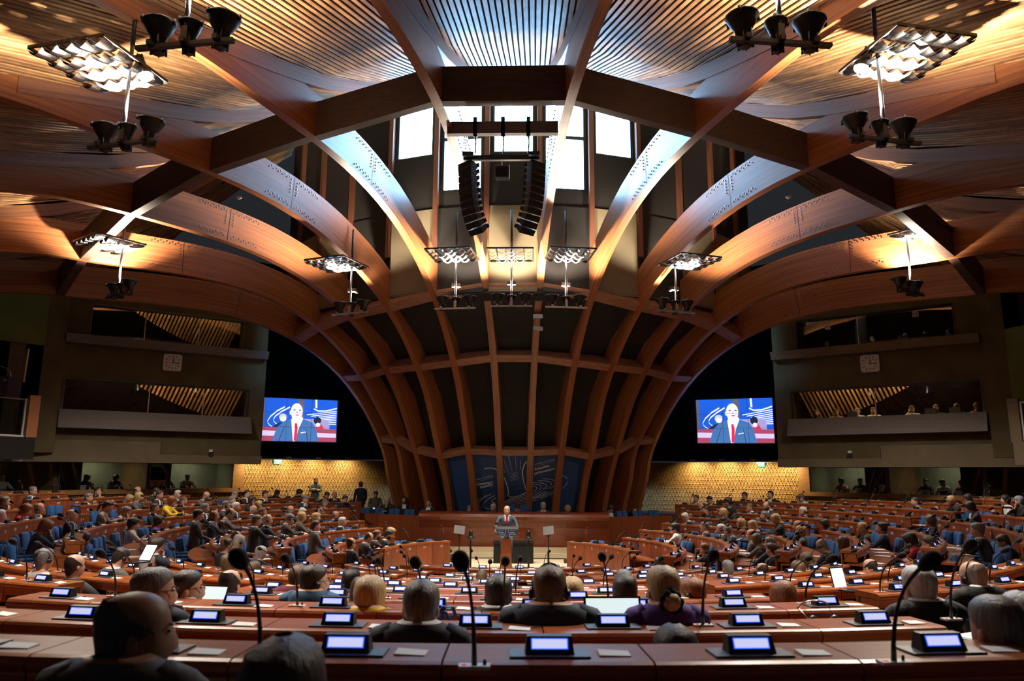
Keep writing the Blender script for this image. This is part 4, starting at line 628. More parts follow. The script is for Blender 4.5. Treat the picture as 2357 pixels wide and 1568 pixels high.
for pi in range(-7, 8):
    ac = pi * 2 * S
    d, w = rib_frame(ac)
    A = Vector((0, YA, 0))
    tn = math.tan(R_(S))
    rs = [10.3, 11.5, 13, 15, 17.5, 20, 23, 26, 30, 34]
    qd = lambda s2: abs(pi + 0.5 * s2) + 0.5
    # dark backing above the slats
    b = MB()
    for i in range(len(rs) - 1):
        P = []
        for dz in (0.075, 0.14):
            for r, s2 in ((rs[i], -1), (rs[i + 1], -1), (rs[i + 1], 1), (rs[i], 1)):
                P.append(A + d * r + w * (s2 * r * tn) + Vector((0, 0, hip_h(r, qd(s2)) + dz)))
        b.hexa(P)
    shell = obj('roof_bay', b.mesh('roof_bay', M_back), CEIL)
    step, wd = 0.128, 0.088
    cnt = int(34 * tn / step)
    for j in range(-cnt, cnt + 1):
        x = j * step
        r0 = max(10.3, (abs(x) + wd / 2) / tn)
        if r0 > 33: continue
        rr = [r for r in [r0] + [q for q in (11.5, 13, 15, 17.5, 20, 23, 26, 30, 34) if q > r0 + .3]]
        rings = []
        for r in rr:
            f = x / (r * tn)
            h = hip_h(r, abs(pi + 0.5 * f) + 0.5)
            p = A + d * r + Vector((0, 0, h))
            rings.append([p + w * (x - wd / 2) + Vector((0, 0, .03)), p + w * (x - wd / 2), p + w * (x + wd / 2), p + w * (x + wd / 2) + Vector((0, 0, .03))])
        g = MB()
        o0 = rings[0][0]
        zr = math.degrees(math.atan2(d.y, d.x))
        inv = Matrix.Rotation(-math.atan2(d.y, d.x), 3, 'Z')
        g.loft([[inv @ (q - o0) for q in rg] for rg in rings])
        obj('slat', g.mesh('slat', M_slat), shell, o0, (0, 0, math.atan2(d.y, d.x)))
# curved hip ribs where two bays meet
for sg in (-1, 1):
    for k in range(1, 7):
        a = (2 * k - 1) * S * sg
        d, w = rib_frame(a)
        b = MB()
        b.uv = []
        rings = []
        for r in (10.45, 11.5, 12.6, 13.8, 15, 16.3, 17.5, 18.7, 19.8, 21, 22.5):
            h = hip_h(r, k)
            rings.append([Vector((0, YA, 0)) + d * r + w * (s2 * .13) + Vector((0, 0, h + dz)) for s2, dz in ((-1, -.30), (1, -.30), (1, .05), (-1, .05))])
            b.uv += [(r, 0), (r, .26), (r, .6), (r, .9)]
        b.loft(rings)
        obj('hip_rib', b.mesh('hip_rib', M_hip), CEIL)

# ---------------- clerestory wall behind the ribs ----------------
wb = struct(empty('wall_back'), 'dark curved wall behind the ribs with high windows')
RW = 10.36
def fac(r, q, z):
    return az(r, q, z)
for i in range(-7, 7):
    a0, a1 = (2 * i - 0) * S - 0, 0
for pi in range(-6, 7):
    a0, a1 = (2 * pi - 1) * S, (2 * pi + 1) * S
    P = []
    zt = hip_h(10.3, abs(pi) + .5) + .1
    win = {0: [(13.02, 16.08)], 1: [(11.78, 15.2)], 2: [(13.1, 14.9)]}.get(abs(pi), [])
    b = MB()
    zz = [8.3] + [q for x in win for q in x] + [zt]
    for z0, z1 in zip(zz[0::2], zz[1::2]):
        P = [az(RW, a0, z0), az(RW, a1, z0), az(RW - .25, a1, z0), az(RW - .25, a0, z0), az(RW, a0, z1), az(RW, a1, z1), az(RW - .25, a1, z1), az(RW - .25, a0, z1)]
        b.hexa(P)
    fs = 0.80
    for z0, z1 in win:          # side cheeks of the opening
        for e in (-1, 1):
            aa, ab = ac_ = (pi * 2 + e * fs) * S, (pi * 2 + e) * S
            P = [az(RW, aa, z0), az(RW, ab, z0), az(RW - .25, ab, z0), az(RW - .25, aa, z0), az(RW, aa, z1), az(RW, ab, z1), az(RW - .25, ab, z1), az(RW - .25, aa, z1)]
            b.hexa(P if e > 0 else [P[1], P[0], P[3], P[2], P[5], P[4], P[7], P[6]])
    obj('wall_panel', b.mesh('wall_panel', M_dark), wb)
    # lit olive-brown box panel just above the lamp ring
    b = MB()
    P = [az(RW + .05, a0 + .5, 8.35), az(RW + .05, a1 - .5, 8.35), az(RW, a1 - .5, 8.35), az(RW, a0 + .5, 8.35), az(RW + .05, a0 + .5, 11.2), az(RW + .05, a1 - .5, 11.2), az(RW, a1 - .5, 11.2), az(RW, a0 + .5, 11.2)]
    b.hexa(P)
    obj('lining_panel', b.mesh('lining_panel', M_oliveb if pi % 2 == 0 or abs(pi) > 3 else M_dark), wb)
    for wi, (z0, z1) in enumerate(win):
        wn = struct(empty('window_%d' % (pi + 3)), {0: 'tall clerestory window on the centre line', 1: 'tallest clerestory windows beside the centre', 2: 'smaller outer clerestory window'}[abs(pi)] + {-1: ' on the left', 1: ' on the right', 0: ''}[(pi > 0) - (pi < 0)])
        e0, e1 = (pi * 2 - fs) * S, (pi * 2 + fs) * S
        zm = {0: 15.0, 1: 13.62, 2: None}[abs(pi)]
        bars = [z0, z1] + ([zm] if zm else [])
        b = MB()
        for zb in bars:
            b.hexa([az(RW - .02, e0, zb - .06), az(RW - .02, e1, zb - .06), az(RW - .16, e1, zb - .06), az(RW - .16, e0, zb - .06), az(RW - .02, e0, zb + .06), az(RW - .02, e1, zb + .06), az(RW - .16, e1, zb + .06), az(RW - .16, e0, zb + .06)])
        for e in (e0, e1):
            b.hexa([az(RW - .02, e - .3, z0), az(RW - .02, e + .3, z0), az(RW - .16, e + .3, z0), az(RW - .16, e - .3, z0), az(RW - .02, e - .3, z1), az(RW - .02, e + .3, z1), az(RW - .16, e + .3, z1), az(RW - .16, e - .3, z1)])
        obj('window_frame', b.mesh('window_frame', M_frame), wn)
        cuts = [z0] + ([zm] if zm else []) + [z1]
        for c0, c1 in zip(cuts, cuts[1:]):
            b = MB()
            b.hexa([az(RW - .10, e0, c0), az(RW - .10, e1, c0), az(RW - .12, e1, c0), az(RW - .12, e0, c0), az(RW - .10, e0, c1), az(RW - .10, e1, c1), az(RW - .12, e1, c1), az(RW - .12, e0, c1)])
            obj('pane', b.mesh('pane', M_pane), wn)
for sg in (-1, 1):
    for k in range(1, 7):
        a = (2 * k - 1) * S * sg
        b = MB()
        b.box((0, 0, (9.9 + 15.4) / 2), (.16, .16, 5.9))
        d, w = rib_frame(a)
        o = obj('post', b.mesh('post', M_post), wb, az(RW + .06, a, 0), (0, 0, R_(a)))
# dark lining between the ribs below the lamp ring
b = MB()
zs = [-.1, 1.2, 3.5, 5.5, 7.2, 8.4]
for pi in range(-5, 6):
    a0, a1 = (2 * pi - 1) * S, (2 * pi + 1) * S
    for z0, z1 in zip(zs, zs[1:]):
        q = []
        for z in (z0, z1):
            r = 5.78
            for (rr, zz), (r2, z2) in zip(PROF[3], PROF[3][1:]):
                if zz <= z <= z2:
                    r = rr + (z - zz) / (z2 - zz) * (r2 - rr)
            q.append(r - .85 + (0.25 if z > 8 else 0))
        b.hexa([az(q[0], a0, z0), az(q[0], a1, z0), az(q[0] - .1, a1, z0), az(q[0] - .1, a0, z0), az(q[1], a0, z1), az(q[1], a1, z1), az(q[1] - .1, a1, z1), az(q[1] - .1, a0, z1)])
obj('lower_lining', b.mesh('lower_lining', M_dark), wb)

# ---------------- backdrop panels with printed emblem ----------------
def panel_normal(k):
    A, B, C2, D2 = [Vector(q) for q in FAC[k]]
    n = (B - A).cross(C2 - A).normalized()
    return n if n.dot(Vector(CAM_O) - A) > 0 else -n
BD = {}
for k in range(-2, 3):
    A, B, C2, D2 = [Vector(q) for q in FAC[k]]
    n = panel_normal(k)
    b = MB()
    b.hexa([A, B, B - n * .05, A - n * .05, C2, D2, D2 - n * .05, C2 - n * .05])
    o = obj('backdrop_panel', b.mesh('backdrop_panel', M_bdrop))
    tag(o, {-2: 'plain blue backdrop panel at the far left of the tribune wall', -1: 'blue backdrop panel with white English assembly title', 0: 'middle blue backdrop panel with emblem and rays', 1: 'blue backdrop panel with white French assembly title', 2: 'plain blue backdrop panel at the far right of the tribune wall'}[k], 'backdrop', 'blue backdrop panels')
    BD[k] = o
for k, wd, col, pts in ART:
    if len(pts) < 2: continue
    n = panel_normal(k)
    b = MB()
    P = [Vector(p) for p in pts]
    L, Rr = [], []
    for i, p in enumerate(P):
        t = (P[min(i + 1, len(P) - 1)] - P[max(0, i - 1)]).normalized()
        s_ = n.cross(t).normalized() * wd / 2
        L.append(p + s_)
        Rr.append(p - s_)
    for i in range(len(P) - 1):
        b.quad(L[i], Rr[i], Rr[i + 1], L[i + 1])
    obj('printed_line', b.mesh('printed_line', {'w': M_artw, 'l': M_artl}[col]), BD[k])
for s, k, A, B, col, cap in TXT:
    off = panel_normal(k) * (0.002 if col == 'f' else 0.004)
    text_on('lettering', s, {'w': M_artw, 'b': M_artw, 'f': M_artf}[col], Vector(A) + off, Vector(B) + off, panel_normal(k), BD[k], col == 'b')
# ---------------- side walls: lattice, booths, galleries ----------------
RB = 17.5
def arc_wall(name, r, a0, a1, z0, z1, th, m, parent, n=None):
    return sector(name, r, r + th, a0, a1, z0, z1, m, parent, n or max(4, int(abs(a1 - a0) / 2)))
def lattice(parent, sg, a0, a1, z0, z1):
    """timber lattice: horizontal rails with slanting slips between them, on a dark backing"""
    g = MB()
    ch, cw = .187, .15
    nrow = int(round((z1 - z0) / ch))
    chh = (z1 - z0) / nrow
    na = int(abs(a1 - a0) / math.degrees(cw / RB))
    da = (a1 - a0) / na
    for j in range(nrow + 1):
        z = z0 + j * chh
        for i in range(0, na, 4):
            p, q = a0 + da * i, a0 + da * min(na, i + 4)
            g.hexa([pc(RB - .05, p, z - .014), pc(RB - .05, q, z - .014), pc(RB - .005, q, z - .014), pc(RB - .005, p, z - .014), pc(RB - .05, p, z + .014), pc(RB - .05, q, z + .014), pc(RB - .005, q, z + .014), pc(RB - .005, p, z + .014)])
    def slip(aa, za, ab, zb, wd):
        g.hexa([pc(RB - .04, aa - wd, za), pc(RB - .04, aa + wd, za), pc(RB - .008, aa + wd, za), pc(RB - .008, aa - wd, za), pc(RB - .04, ab - wd, zb), pc(RB - .04, ab + wd, zb), pc(RB - .008, ab + wd, zb), pc(RB - .008, ab - wd, zb)])
    for j in range(nrow):
        z = z0 + j * chh
        for i in range(na):
            aa = a0 + da * i
            sh = da * .5 if j % 2 else 0
            slip(aa + sh, z, aa + sh, z + chh, .045)
            slip(aa + sh + da * .18, z, aa + sh + da * .5, z + chh, .055)
            slip(aa + sh + da * .82, z, aa + sh + da * .5, z + chh, .055)
    tag(obj('lattice', g.mesh('lattice', M_lattice), parent), kind='stuff')
BOOTH = []
for sg in (-1, 1):
    sd = SIDE[sg]
    wl = struct(empty('wall_' + sd), sd + ' side wall with timber lattice, interpreters booths and dark upper zone')
    L0, L1, B1 = 161 * sg, 137 * sg, 96 * sg
    arc_wall('lattice_backing', RB, L1, L0, .4, 3.24, .06, M_latback, wl)
    lattice(wl, sg, L1, L0, .45, 3.22)
    arc_wall('lattice_backing', RB, B1, L1, .4, 1.86, .06, M_latback, wl)
    lattice(wl, sg, B1, L1, .75, 1.84)
    arc_wall('sill_board', RB - .14, B1, L1 + 1.5 * sg, 1.86, 2.03, .3, M_boothw, wl)
    arc_wall('lintel_board', RB - .10, B1, L1 + .5 * sg, 3.16, 3.34, .3, M_boothw, wl)
    arc_wall('jamb_board', RB - .12, L1 - .6 * sg, L1 + .9 * sg, 2.03, 3.16, .25, M_boothw, wl, 2)
    arc_wall('dark_wall', RB + .05, B1, 163 * sg, 3.3, 12.0, .1, M_black, wl)
    arc_wall('soffit', RB - 1.6, 139 * sg, 163 * sg, 3.36, 3.5, 1.7, M_black, wl)
    # booth interiors
    arc_wall('booth_floor', RB + .05, B1, L1, 1.6, 1.95, 2.2, M_recess, wl)
    arc_wall('booth_back', RB + 2.1, B1, L1, 1.9, 3.4, .1, M_booth, wl)
    arc_wall('booth_ceiling', RB + .05, B1, L1, 3.3, 3.38, 2.2, M_dark, wl)
    edges = {-1: [137, 125.4, 114.2, 100], 1: [137, 126.4, 114.6, 99]}[sg]
    for i, e in enumerate(edges):
        arc_wall('booth_partition', RB + .12, (e - .25) * sg, (e + .25) * sg, 1.95, 3.3, 2.0, M_boothw if i else M_booth, wl, 1)
        if 0 < i:
            arc_wall('booth_partition', RB + .12, (e + 2.6) * sg, (e + 2.9) * sg, 1.95, 3.3, 2.0, M_dark, wl, 1)
    for i in range(3):
        a0, a1 = edges[i], edges[i + 1]
        w_ = struct(empty('window_%d' % (20 + i + (10 if sg > 0 else 0))), 'glazed interpreters booth front, ' + NUMW[i + 1] + ' from the lattice wall on the ' + sd)
        arc_wall('pane', RB - .02, a0 * sg, a1 * sg, 2.03, 3.16, .012, M_glass, w_, 3)
        arc_wall('glass_edge', RB - .03, (a1 - .05) * sg, (a1 + .05) * sg, 2.03, 3.16, .03, M_slate, w_, 1)
        mid = (a0 + a1) / 2
        link_light('booth_lamp', 'AREA', pc(RB + 1.3, (mid + 1.0) * sg, 3.25), 13 if sg < 0 else 9, (1.0, 0.95, 0.75), pc(RB + 1.5, (mid + 1.0) * sg, 2), 1.0)
        BOOTH.append((sg, i, a0, a1))
signs = [(-1, 0, '4     ITALIAN      ITALIEN', 380, 495), (-1, 1, '3    FRENCH    FRANCAIS', 188, 316), (-1, 2, '2   ENGLISH     ANGLAIS', -90, 99),
         (1, 0, '5    RUSSIAN      RUSSE', 1889, 2005), (1, 1, '6    SPANISH    ESPAGNOL', 2068, 2197), (1, 2, '7      TURKISH       TURC', 2304, 2440)]
SIGN_A = {-1: [(133.8, 127.0), (123.4, 116.4), (111.9, 106.0)], 1: [(134.7, 128.0), (124.5, 117.7), (112.1, 105.6)]}
for sg, i, tx, u0, u1 in signs:
    aL, aR = SIGN_A[sg][i]
    if sg > 0:
        aL, aR = aL, aR
    A, B = (pc(RB - .12, aR * sg, 0), pc(RB - .12, aL * sg, 0)) if sg < 0 else (pc(RB - .12, aL * sg, 0), pc(RB - .12, aR * sg, 0))
    x = (B - A).normalized()
    n = Vector((-x.y, x.x, 0))
    n = n if n.dot(Vector((0, YC, 0)) - A) > 0 else -n
    z0, z1 = 2.995, 3.15
    b = MB()
    up = Vector((0, 0, 1))
    b.hexa([A + up * z0, B + up * z0, B + up * z0 - n * .015, A + up * z0 - n * .015, A + up * z1, B + up * z1, B + up * z1 - n * .015, A + up * z1 - n * .015])
    nm = tx.split()[1].lower()
    o = obj('booth_sign', b.mesh('booth_sign', M_sign))
    tag(o, 'white sign strip reading %s above an interpreters booth window' % ' '.join(tx.split()), 'sign', 'language signs on the booths')
    L = (B - A).length
    text_on('lettering', tx, M_ink, A + x * L * .05 + up * (z0 + .035) + n * .004, A + x * L * .95 + up * (z0 + .035) + n * .004, n, o, True, hmax=.088)
def exit_sign(name, a, sg, z, r, lab, s=.16):
    A = pc(r, a, z)
    d = (Vector((0, YC, 0)) - Vector((A.x, A.y, 0))).normalized()
    rz = math.atan2(d.y, d.x) - math.pi / 2
    e = empty('exit_sign', A, rz)
    tag(e, lab, 'exit sign', 'green exit signs')
    b = MB(); b.box((0, -.02, 0), (s * 2.0, .04, s * 1.05))
    obj('housing', b.mesh('housing', M_exit), e)
    b = MB(); b.box((0, 0, s * .62), (s * 2.0, .06, s * .2))
    obj('lamp_strip', b.mesh('lamp_strip', M_exitw), e)
    b = MB()
    b.box((s * .45, .003, 0), (s * .55, .006, s * .12)); b.box((s * .2, .003, 0), (s * .1, .006, s * .35)); b.box((-s * .35, .003, 0), (s * .16, .006, s * .6)); b.box((-s * .35, .003, s * .1), (s * .4, .006, s * .1))
    obj('pictogram', b.mesh('pictogram', M_exitw), e)
exit_sign('exit_sign', -142.6, -1, 3.12, RB - .12, 'green running figure exit sign on the left lattice wall')
exit_sign('exit_sign', 143.1, 1, 3.12, RB - .12, 'green running figure exit sign on the right lattice wall')
exit_sign('exit_sign', -113.5, -1, 3.19, RB - .16, 'green arrow exit sign between the English and French booth signs')
exit_sign('exit_sign', 117.0, 1, 3.24, RB - .16, 'green arrow exit sign beside the Spanish booth sign')
# wall washers over the lattice
for sg in (-1, 1):
    for i, a in enumerate((139, 143.5, 148, 152.5)):
        e = empty('wall_washer', pc(RB - .8, a * sg, 3.34))
        tag(e, 'small recessed lamp over the %s lattice wall, %s from the booths' % (SIDE[sg], NUMW[i + 1]), 'lamp', 'recessed lamps over the lattice')
        b = MB(); b.box((0, 0, 0), (.22, .1, .05))
        obj('housing', b.mesh('housing', M_white), e)
        link_light('washer_light', 'SPOT', (0, 0, -.04), 190, (1.0, 0.74, 0.36), Vector(pc(RB + .2, a * sg, 2.0)) - Vector(pc(RB - .8, a * sg, 3.34)), .08, 140, .9, e)

# gallery facades
def facade(sg):
    sd = SIDE[sg]
    P0 = Vector((10.3 * sg, 29.0, 0))
    d = Vector((.809 * sg, -.588, 0))
    n = Vector((-.588 * sg, -.809, 0))     # towards the hall
    def P(t, z, off=0.0):
        q = P0 + d * t + n * off
        return Vector((q.x, q.y, z))
    wall = struct(empty('wall_gallery_' + sd), 'olive plaster gallery wall on the %s with two long windows' % sd)
    def slab(name, t0, t1, z0, z1, o0, o1, m, parent=wall, slope=0.0):
        b = MB()
        q = [P(t0, z0, o0), P(t1, z0, o0), P(t1, z0, o1), P(t0, z0, o1), P(t0, z1, o0 - slope * 0), P(t1, z1, o0), P(t1, z1, o1 - slope), P(t0, z1, o1 - slope)]
        if sg > 0: q = [q[1], q[0], q[3], q[2], q[5], q[4], q[7], q[6]]
        b.hexa(q)
        return obj(name, b.mesh(name, m), parent)
    T1, T2 = -.25, 7.05
    for (t0, t1, z0, z1) in ((T1, T2, 3.3, 4.72), (T1, .38, 4.72, 5.86), (6.62, T2, 4.72, 5.86), (T1, T2, 5.86, 7.4), (T1, .75, 7.4, 8.6), (6.02, T2, 7.4, 8.6), (T1, T2, 8.6, 9.6)):
        slab('wall_part', t0, t1, z0, z1, -.35, 0, M_olive)
    slab('wall_end', T1, T1 + .02, 3.3, 9.6, -2.6, 0, M_dark)
    slab('wall_end', T2 - .02, T2, 3.3, 9.6, -1.2, 0, M_olive)
    slab('plinth_band', T1, T2 + 3, 3.0, 3.3, -1.2, .12, M_oliveb)
    slab('lower_band', 3.4, T2 + 3, 3.3, 3.75, -.2, .10, M_oliveb)
    slab('sill_lower', .28, 6.72, 4.15, 4.80, 0, .52, M_greysill, slope=.30)
    slab('sill_upper', -.2, 6.75, 7.12, 7.42, 0, .34, M_greysill if sg < 0 else M_oliveb, slope=-.12)
    for wi, (t0, t1, z0, z1, cuts) in enumerate(((.38, 6.62, 4.78, 5.86, (2.0, 3.9) if sg < 0 else (3.3,)), (.75, 6.02, 7.44, 8.6, (2.35, 4.25) if sg < 0 else (2.9,)))):
        w_ = struct(empty('window_%d' % (40 + wi + (2 if sg > 0 else 0))), ('lower' if wi == 0 else 'upper') + ' gallery window in the ' + sd + ' wall')
        tt = [t0] + list(cuts) + [t1]
        for p, q in zip(tt, tt[1:]):
            slab('pane', p, q, z0, z1, -.20, -.19, M_glassd, w_)
        for c in cuts:
            slab('mullion', c - .015, c + .015, z0, z1, -.22, -.17, M_steel, w_)
        for (p, q, r, s_) in ((t0 - .04, t1 + .04, z0 - .03, z0 + .01), (t0 - .04, t1 + .04, z1 - .01, z1 + .04), (t0 - .04, t0 + .01, z0, z1), (t1 - .01, t1 + .04, z0, z1)):
            slab('window_frame', p, q, r, s_, -.24, .03, M_greysill if (sg < 0 and wi == 1) else M_frame, w_)
        # room behind the glass
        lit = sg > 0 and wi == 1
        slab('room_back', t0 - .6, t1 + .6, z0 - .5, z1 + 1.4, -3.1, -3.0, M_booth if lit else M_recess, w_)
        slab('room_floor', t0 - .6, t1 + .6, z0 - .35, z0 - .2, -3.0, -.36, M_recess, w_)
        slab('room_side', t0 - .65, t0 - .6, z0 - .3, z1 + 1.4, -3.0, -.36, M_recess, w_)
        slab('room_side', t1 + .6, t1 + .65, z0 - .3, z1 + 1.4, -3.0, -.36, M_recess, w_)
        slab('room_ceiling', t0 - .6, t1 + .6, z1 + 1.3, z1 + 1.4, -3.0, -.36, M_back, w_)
        if not lit:
            # added slats and glowing discs imitate the wood ceiling mirrored in the glass
            for i in range(44):
                q0 = t0 - .5 + (t1 - t0 + 1.0) * i / 44
                b = MB()
                hexa = [P(q0 + .5, z0 + .1, -2.9), P(q0 + .58, z0 + .1, -2.9), P(q0 + .58, z0 + .1, -2.94), P(q0 + .5, z0 + .1, -2.94), P(q0, z1 + 1.2, -1.0), P(q0 + .08, z1 + 1.2, -1.0), P(q0 + .08, z1 + 1.2, -1.04), P(q0, z1 + 1.2, -1.04)]
                b.hexa(hexa)
                obj('slat', b.mesh('slat', M_slat), w_)
            for i in range(8):
                q0 = t0 + .5 + (t1 - t0 - 1.0) * i / 7
                c = P(q0, z1 + .22, -1.25)
                b = MB(); b.ell((0, 0, 0), (.055, .055, .02), 8, 4)
                o = obj('mirrored_downlight', b.mesh('mirrored_downlight', M_down), w_, c)
            link_light('gallery_glow', 'AREA', P((t0 + t1) / 2, z1 + .3, -.9), 150 if wi == 0 else 60, (1.0, .66, .30), P((t0 + t1) / 2, z0 - .3, -2.6), 5.0, size_y=.3)  # added light to brighten the imitated ceiling reflection
        else:
            slab('room_partition', 2.55, 2.75, z0 - .3, z1 + 1.3, -3.0, -.4, M_recess, w_)
            slab('room_partition', 4.9, 5.6, z0 - .3, z1 + .5, -2.9, -2.6, M_recess, w_)
            slab('booth_card', 1.75, 1.95, z0 + .74, z0 + .95, -.17, -.16, M_sign, w_)
            slab('booth_card', 4.75, 4.95, z0 + .86, z0 + 1.07, -.17, -.16, M_sign, w_)
            for tx, q in (('12', 1.9 if sg < 0 else 3.72), ('11', 5.05)):
                pass
            for tx, q0, zz in (('11', 1.78, z0 + .79), ('12', 4.78, z0 + .91)):
                text_on('lettering', tx, M_ink, P(q0, zz, -.155), P(q0 + .14, zz, -.155), n, w_, True, hmax=.11)
            link_light('gallery_glow', 'AREA', P(3.2, z1 + .6, -1.6), 45, (.95, 1.0, .85), P(3.6, z0, -2.8), 2.5)
    # clock
    c = P(3.25 if sg < 0 else 3.28, 6.72, .03)
    rz = math.atan2(n.y, n.x) - math.pi / 2
    e = empty('wall_clock', c, rz)
    tag(e, 'square white wall clock on the %s olive gallery wall' % sd, 'clock', 'square wall clocks')
    def rrect(w, r, y0, y1, m, name):
        b = MB()
        pts = []
        for cx, cz, a0 in ((1, 1, 0), (-1, 1, 90), (-1, -1, 180), (1, -1, 270)):
            for k in range(4):
                a = R_(a0 + k * 30)
                pts.append(((w / 2 - r) * cx + r * math.cos(a), (w / 2 - r) * cz + r * math.sin(a)))
        k = len(pts)
        b.add([(x, y0, z) for x, z in pts] + [(x, y1, z) for x, z in pts], [tuple(range(k)), tuple(range(2 * k - 1, k - 1, -1))] + [(i, k + i, k + (i + 1) % k, (i + 1) % k) for i in range(k)])
        return obj(name, b.mesh(name, m), e)
    rrect(.64, .08, 0, .07, M_steel, 'case')
    rrect(.59, .07, .07, .075, mat('clock_face', (.80, .84, .84), .4), 'dial')
    b = MB()
    for i in range(12):
        a = R_(i * 30)
        L = .255 / max(abs(math.cos(a)), abs(math.sin(a))) * .98
        L = min(L, .285)
        Mx = Matrix.Rotation(-a, 3, 'Y')
        b.box(Mx @ Vector((0, .078, L - .045)), (.02, .004, .085), Mx)
    obj('hour_marks', b.mesh('hour_marks', M_ink), e)
    for nm, ang, ln, wd in (('hour_hand', 8, .17, .03), ('minute_hand', 97, .24, .024)):
        Mx = Matrix.Rotation(R_(ang if sg > 0 else ang) * -1 * -1, 3, 'Y')
        Mx = Matrix.Rotation(-R_(ang), 3, 'Y')
        b = MB()
        b.box(Mx @ Vector((0, .084, ln / 2 - .03)), (wd, .005, ln), Mx)
        o = obj(nm, b.mesh(nm, M_ink), e)
    return P, n, wall
# seen from the hall local +x runs to the viewer's left, so hands and marks turn the other way
FAC_L = facade(-1)
FAC_R = facade(1)
# far side pieces beyond the galleries
for sg in (-1, 1):
    sd = SIDE[sg]
    w2 = struct(empty('wall_outer_' + sd), 'green wall and dark camera gallery at the far ' + sd)
    b = MB()
    if sg < 0:
        A, B = Vector((-16.1, 24.4, 0)), Vector((-17.6, 22.3, 0))
        z0, z1 = 6.9, 9.4
    else:
        A, B = Vector((16.25, 24.5, 0)), Vector((17.2, 21.2, 0))
        z0, z1 = 4.75, 7.5
    def vq(A, B, z0, z1, th, nm, m):
        b = MB()
        x = (B - A).normalized()
        nn = Vector((-x.y, x.x, 0)) * th
        up = Vector((0, 0, 1))
        q = [A + up * z0, B + up * z0, B + up * z0 + nn, A + up * z0 + nn, A + up * z1, B + up * z1, B + up * z1 + nn, A + up * z1 + nn]
        b.hexa(q)
        return obj(nm, b.mesh(nm, m), w2)
    vq(A, B, z0, z1, .12, 'green_wall', M_green)
    vq(A + Vector((.3 * sg, -.4, 0)), B + Vector((2.6 * sg, .4, 0)), 3.0, 9.6, .1, 'dark_wall', M_dark if sg > 0 else M_oliveb)
    vq(Vector((15.7 * sg, 24.9, 0)), A, 3.3, 9.5, .12, 'olive_return', M_olive)
    # camera gallery: dark box front, glass guard with white rail
    A2, B2 = Vector((15.55 * sg, 23.6, 0)), Vector((17.4 * sg, 20.2, 0))
    vq(A2, B2, 3.05, 3.75, .2, 'gallery_front', M_dark if sg < 0 else M_oliveb)
    vq(A2 + Vector((.25 * sg, -.1, 0)), B2, 3.75, 3.82, .16, 'white_rail', M_white)
    vq(A2 + Vector((.22 * sg, -.1, 0)), A2 + Vector((.27 * sg, -.18, 0)), 3.8, 5.0, .05, 'rail_post', M_white)
    vq(A2 + Vector((.25 * sg, -.1, 0)), B2, 3.82, 4.95, .012, 'guard_glass', M_glassd)
    vq(A2 + Vector((.25 * sg, -.1, 0)), B2, 4.95, 4.99, .03, 'top_rail', M_white if sg > 0 else M_steel)
    vq(A2 + Vector((-.02 * sg, .05, 0)), A2 + Vector((.16 * sg, -.2, 0)), 3.75, 5.1, .2, 'orange_post', M_orange if sg < 0 else M_oliveb)
    if sg < 0:
        tubeA = Vector((-16.5, 22.2, 7.05))
        b = MB(); b.box((-17.3, 21.5, 6.15), (.9, .06, .07))
        o = tag(obj('strip_light', b.mesh('strip_light', M_tube)), 'bright white strip lamp at the left edge above the camera gallery', 'lamp')
        o.rotation_euler = (0, 0, 0)
        b = MB()
        b.tube([(-15.8, 23.2, 5.5), (-15.78, 23.22, 6.6)], .06, 10)
        tag(obj('copper_pipe', b.mesh('copper_pipe', mat('copper', (.45, .25, .18), .3, .8))), 'short vertical copper coloured tube above a flight case on the left gallery', 'pipe')
        e = empty('flight_case', (-16.2, 22.7, 5.05))
        tag(e, 'dark road case standing on the left camera gallery', 'case')
        b = MB(); b.box((0, 0, .27), (1.0, .6, .54)); obj('body', b.mesh('body', mat('case_brown', (.035, .018, .018), .5)), e)
        b = MB()
        for q in (-.3, .1, .4): b.box((q, -.31, .42), (.07, .02, .05))
        obj('latches', b.mesh('latches', M_steel), e)
        e = empty('equipment_rack', (-16.6, 22.0, 5.0))
        tag(e, 'silver flat equipment box on the edge of the left gallery', 'equipment')
        b = MB(); b.box((0, 0, .06), (.75, .4, .11)); obj('body', b.mesh('body', M_steel), e)
        b = MB(); b.box((.05, -.2, .06), (.5, .02, .05)); obj('front_slot', b.mesh('front_slot', M_blk), e)
        e = empty('desk_lamp', (-15.95, 22.85, 5.6))
        tag(e, 'small silver gooseneck lamp clipped above the left gallery', 'lamp')
        b = MB(); b.tube([(0, 0, 0), (-.05, 0, .2), (-.25, 0, .33), (-.45, -.05, .38)], .012, 6); obj('neck', b.mesh('neck', M_steel), e)
        b = MB(); b.lathe([(.02, .05), (.08, .0), (.09, -.03)], 10, (-.5, -.06, .38)); obj('shade', b.mesh('shade', M_chrome), e)

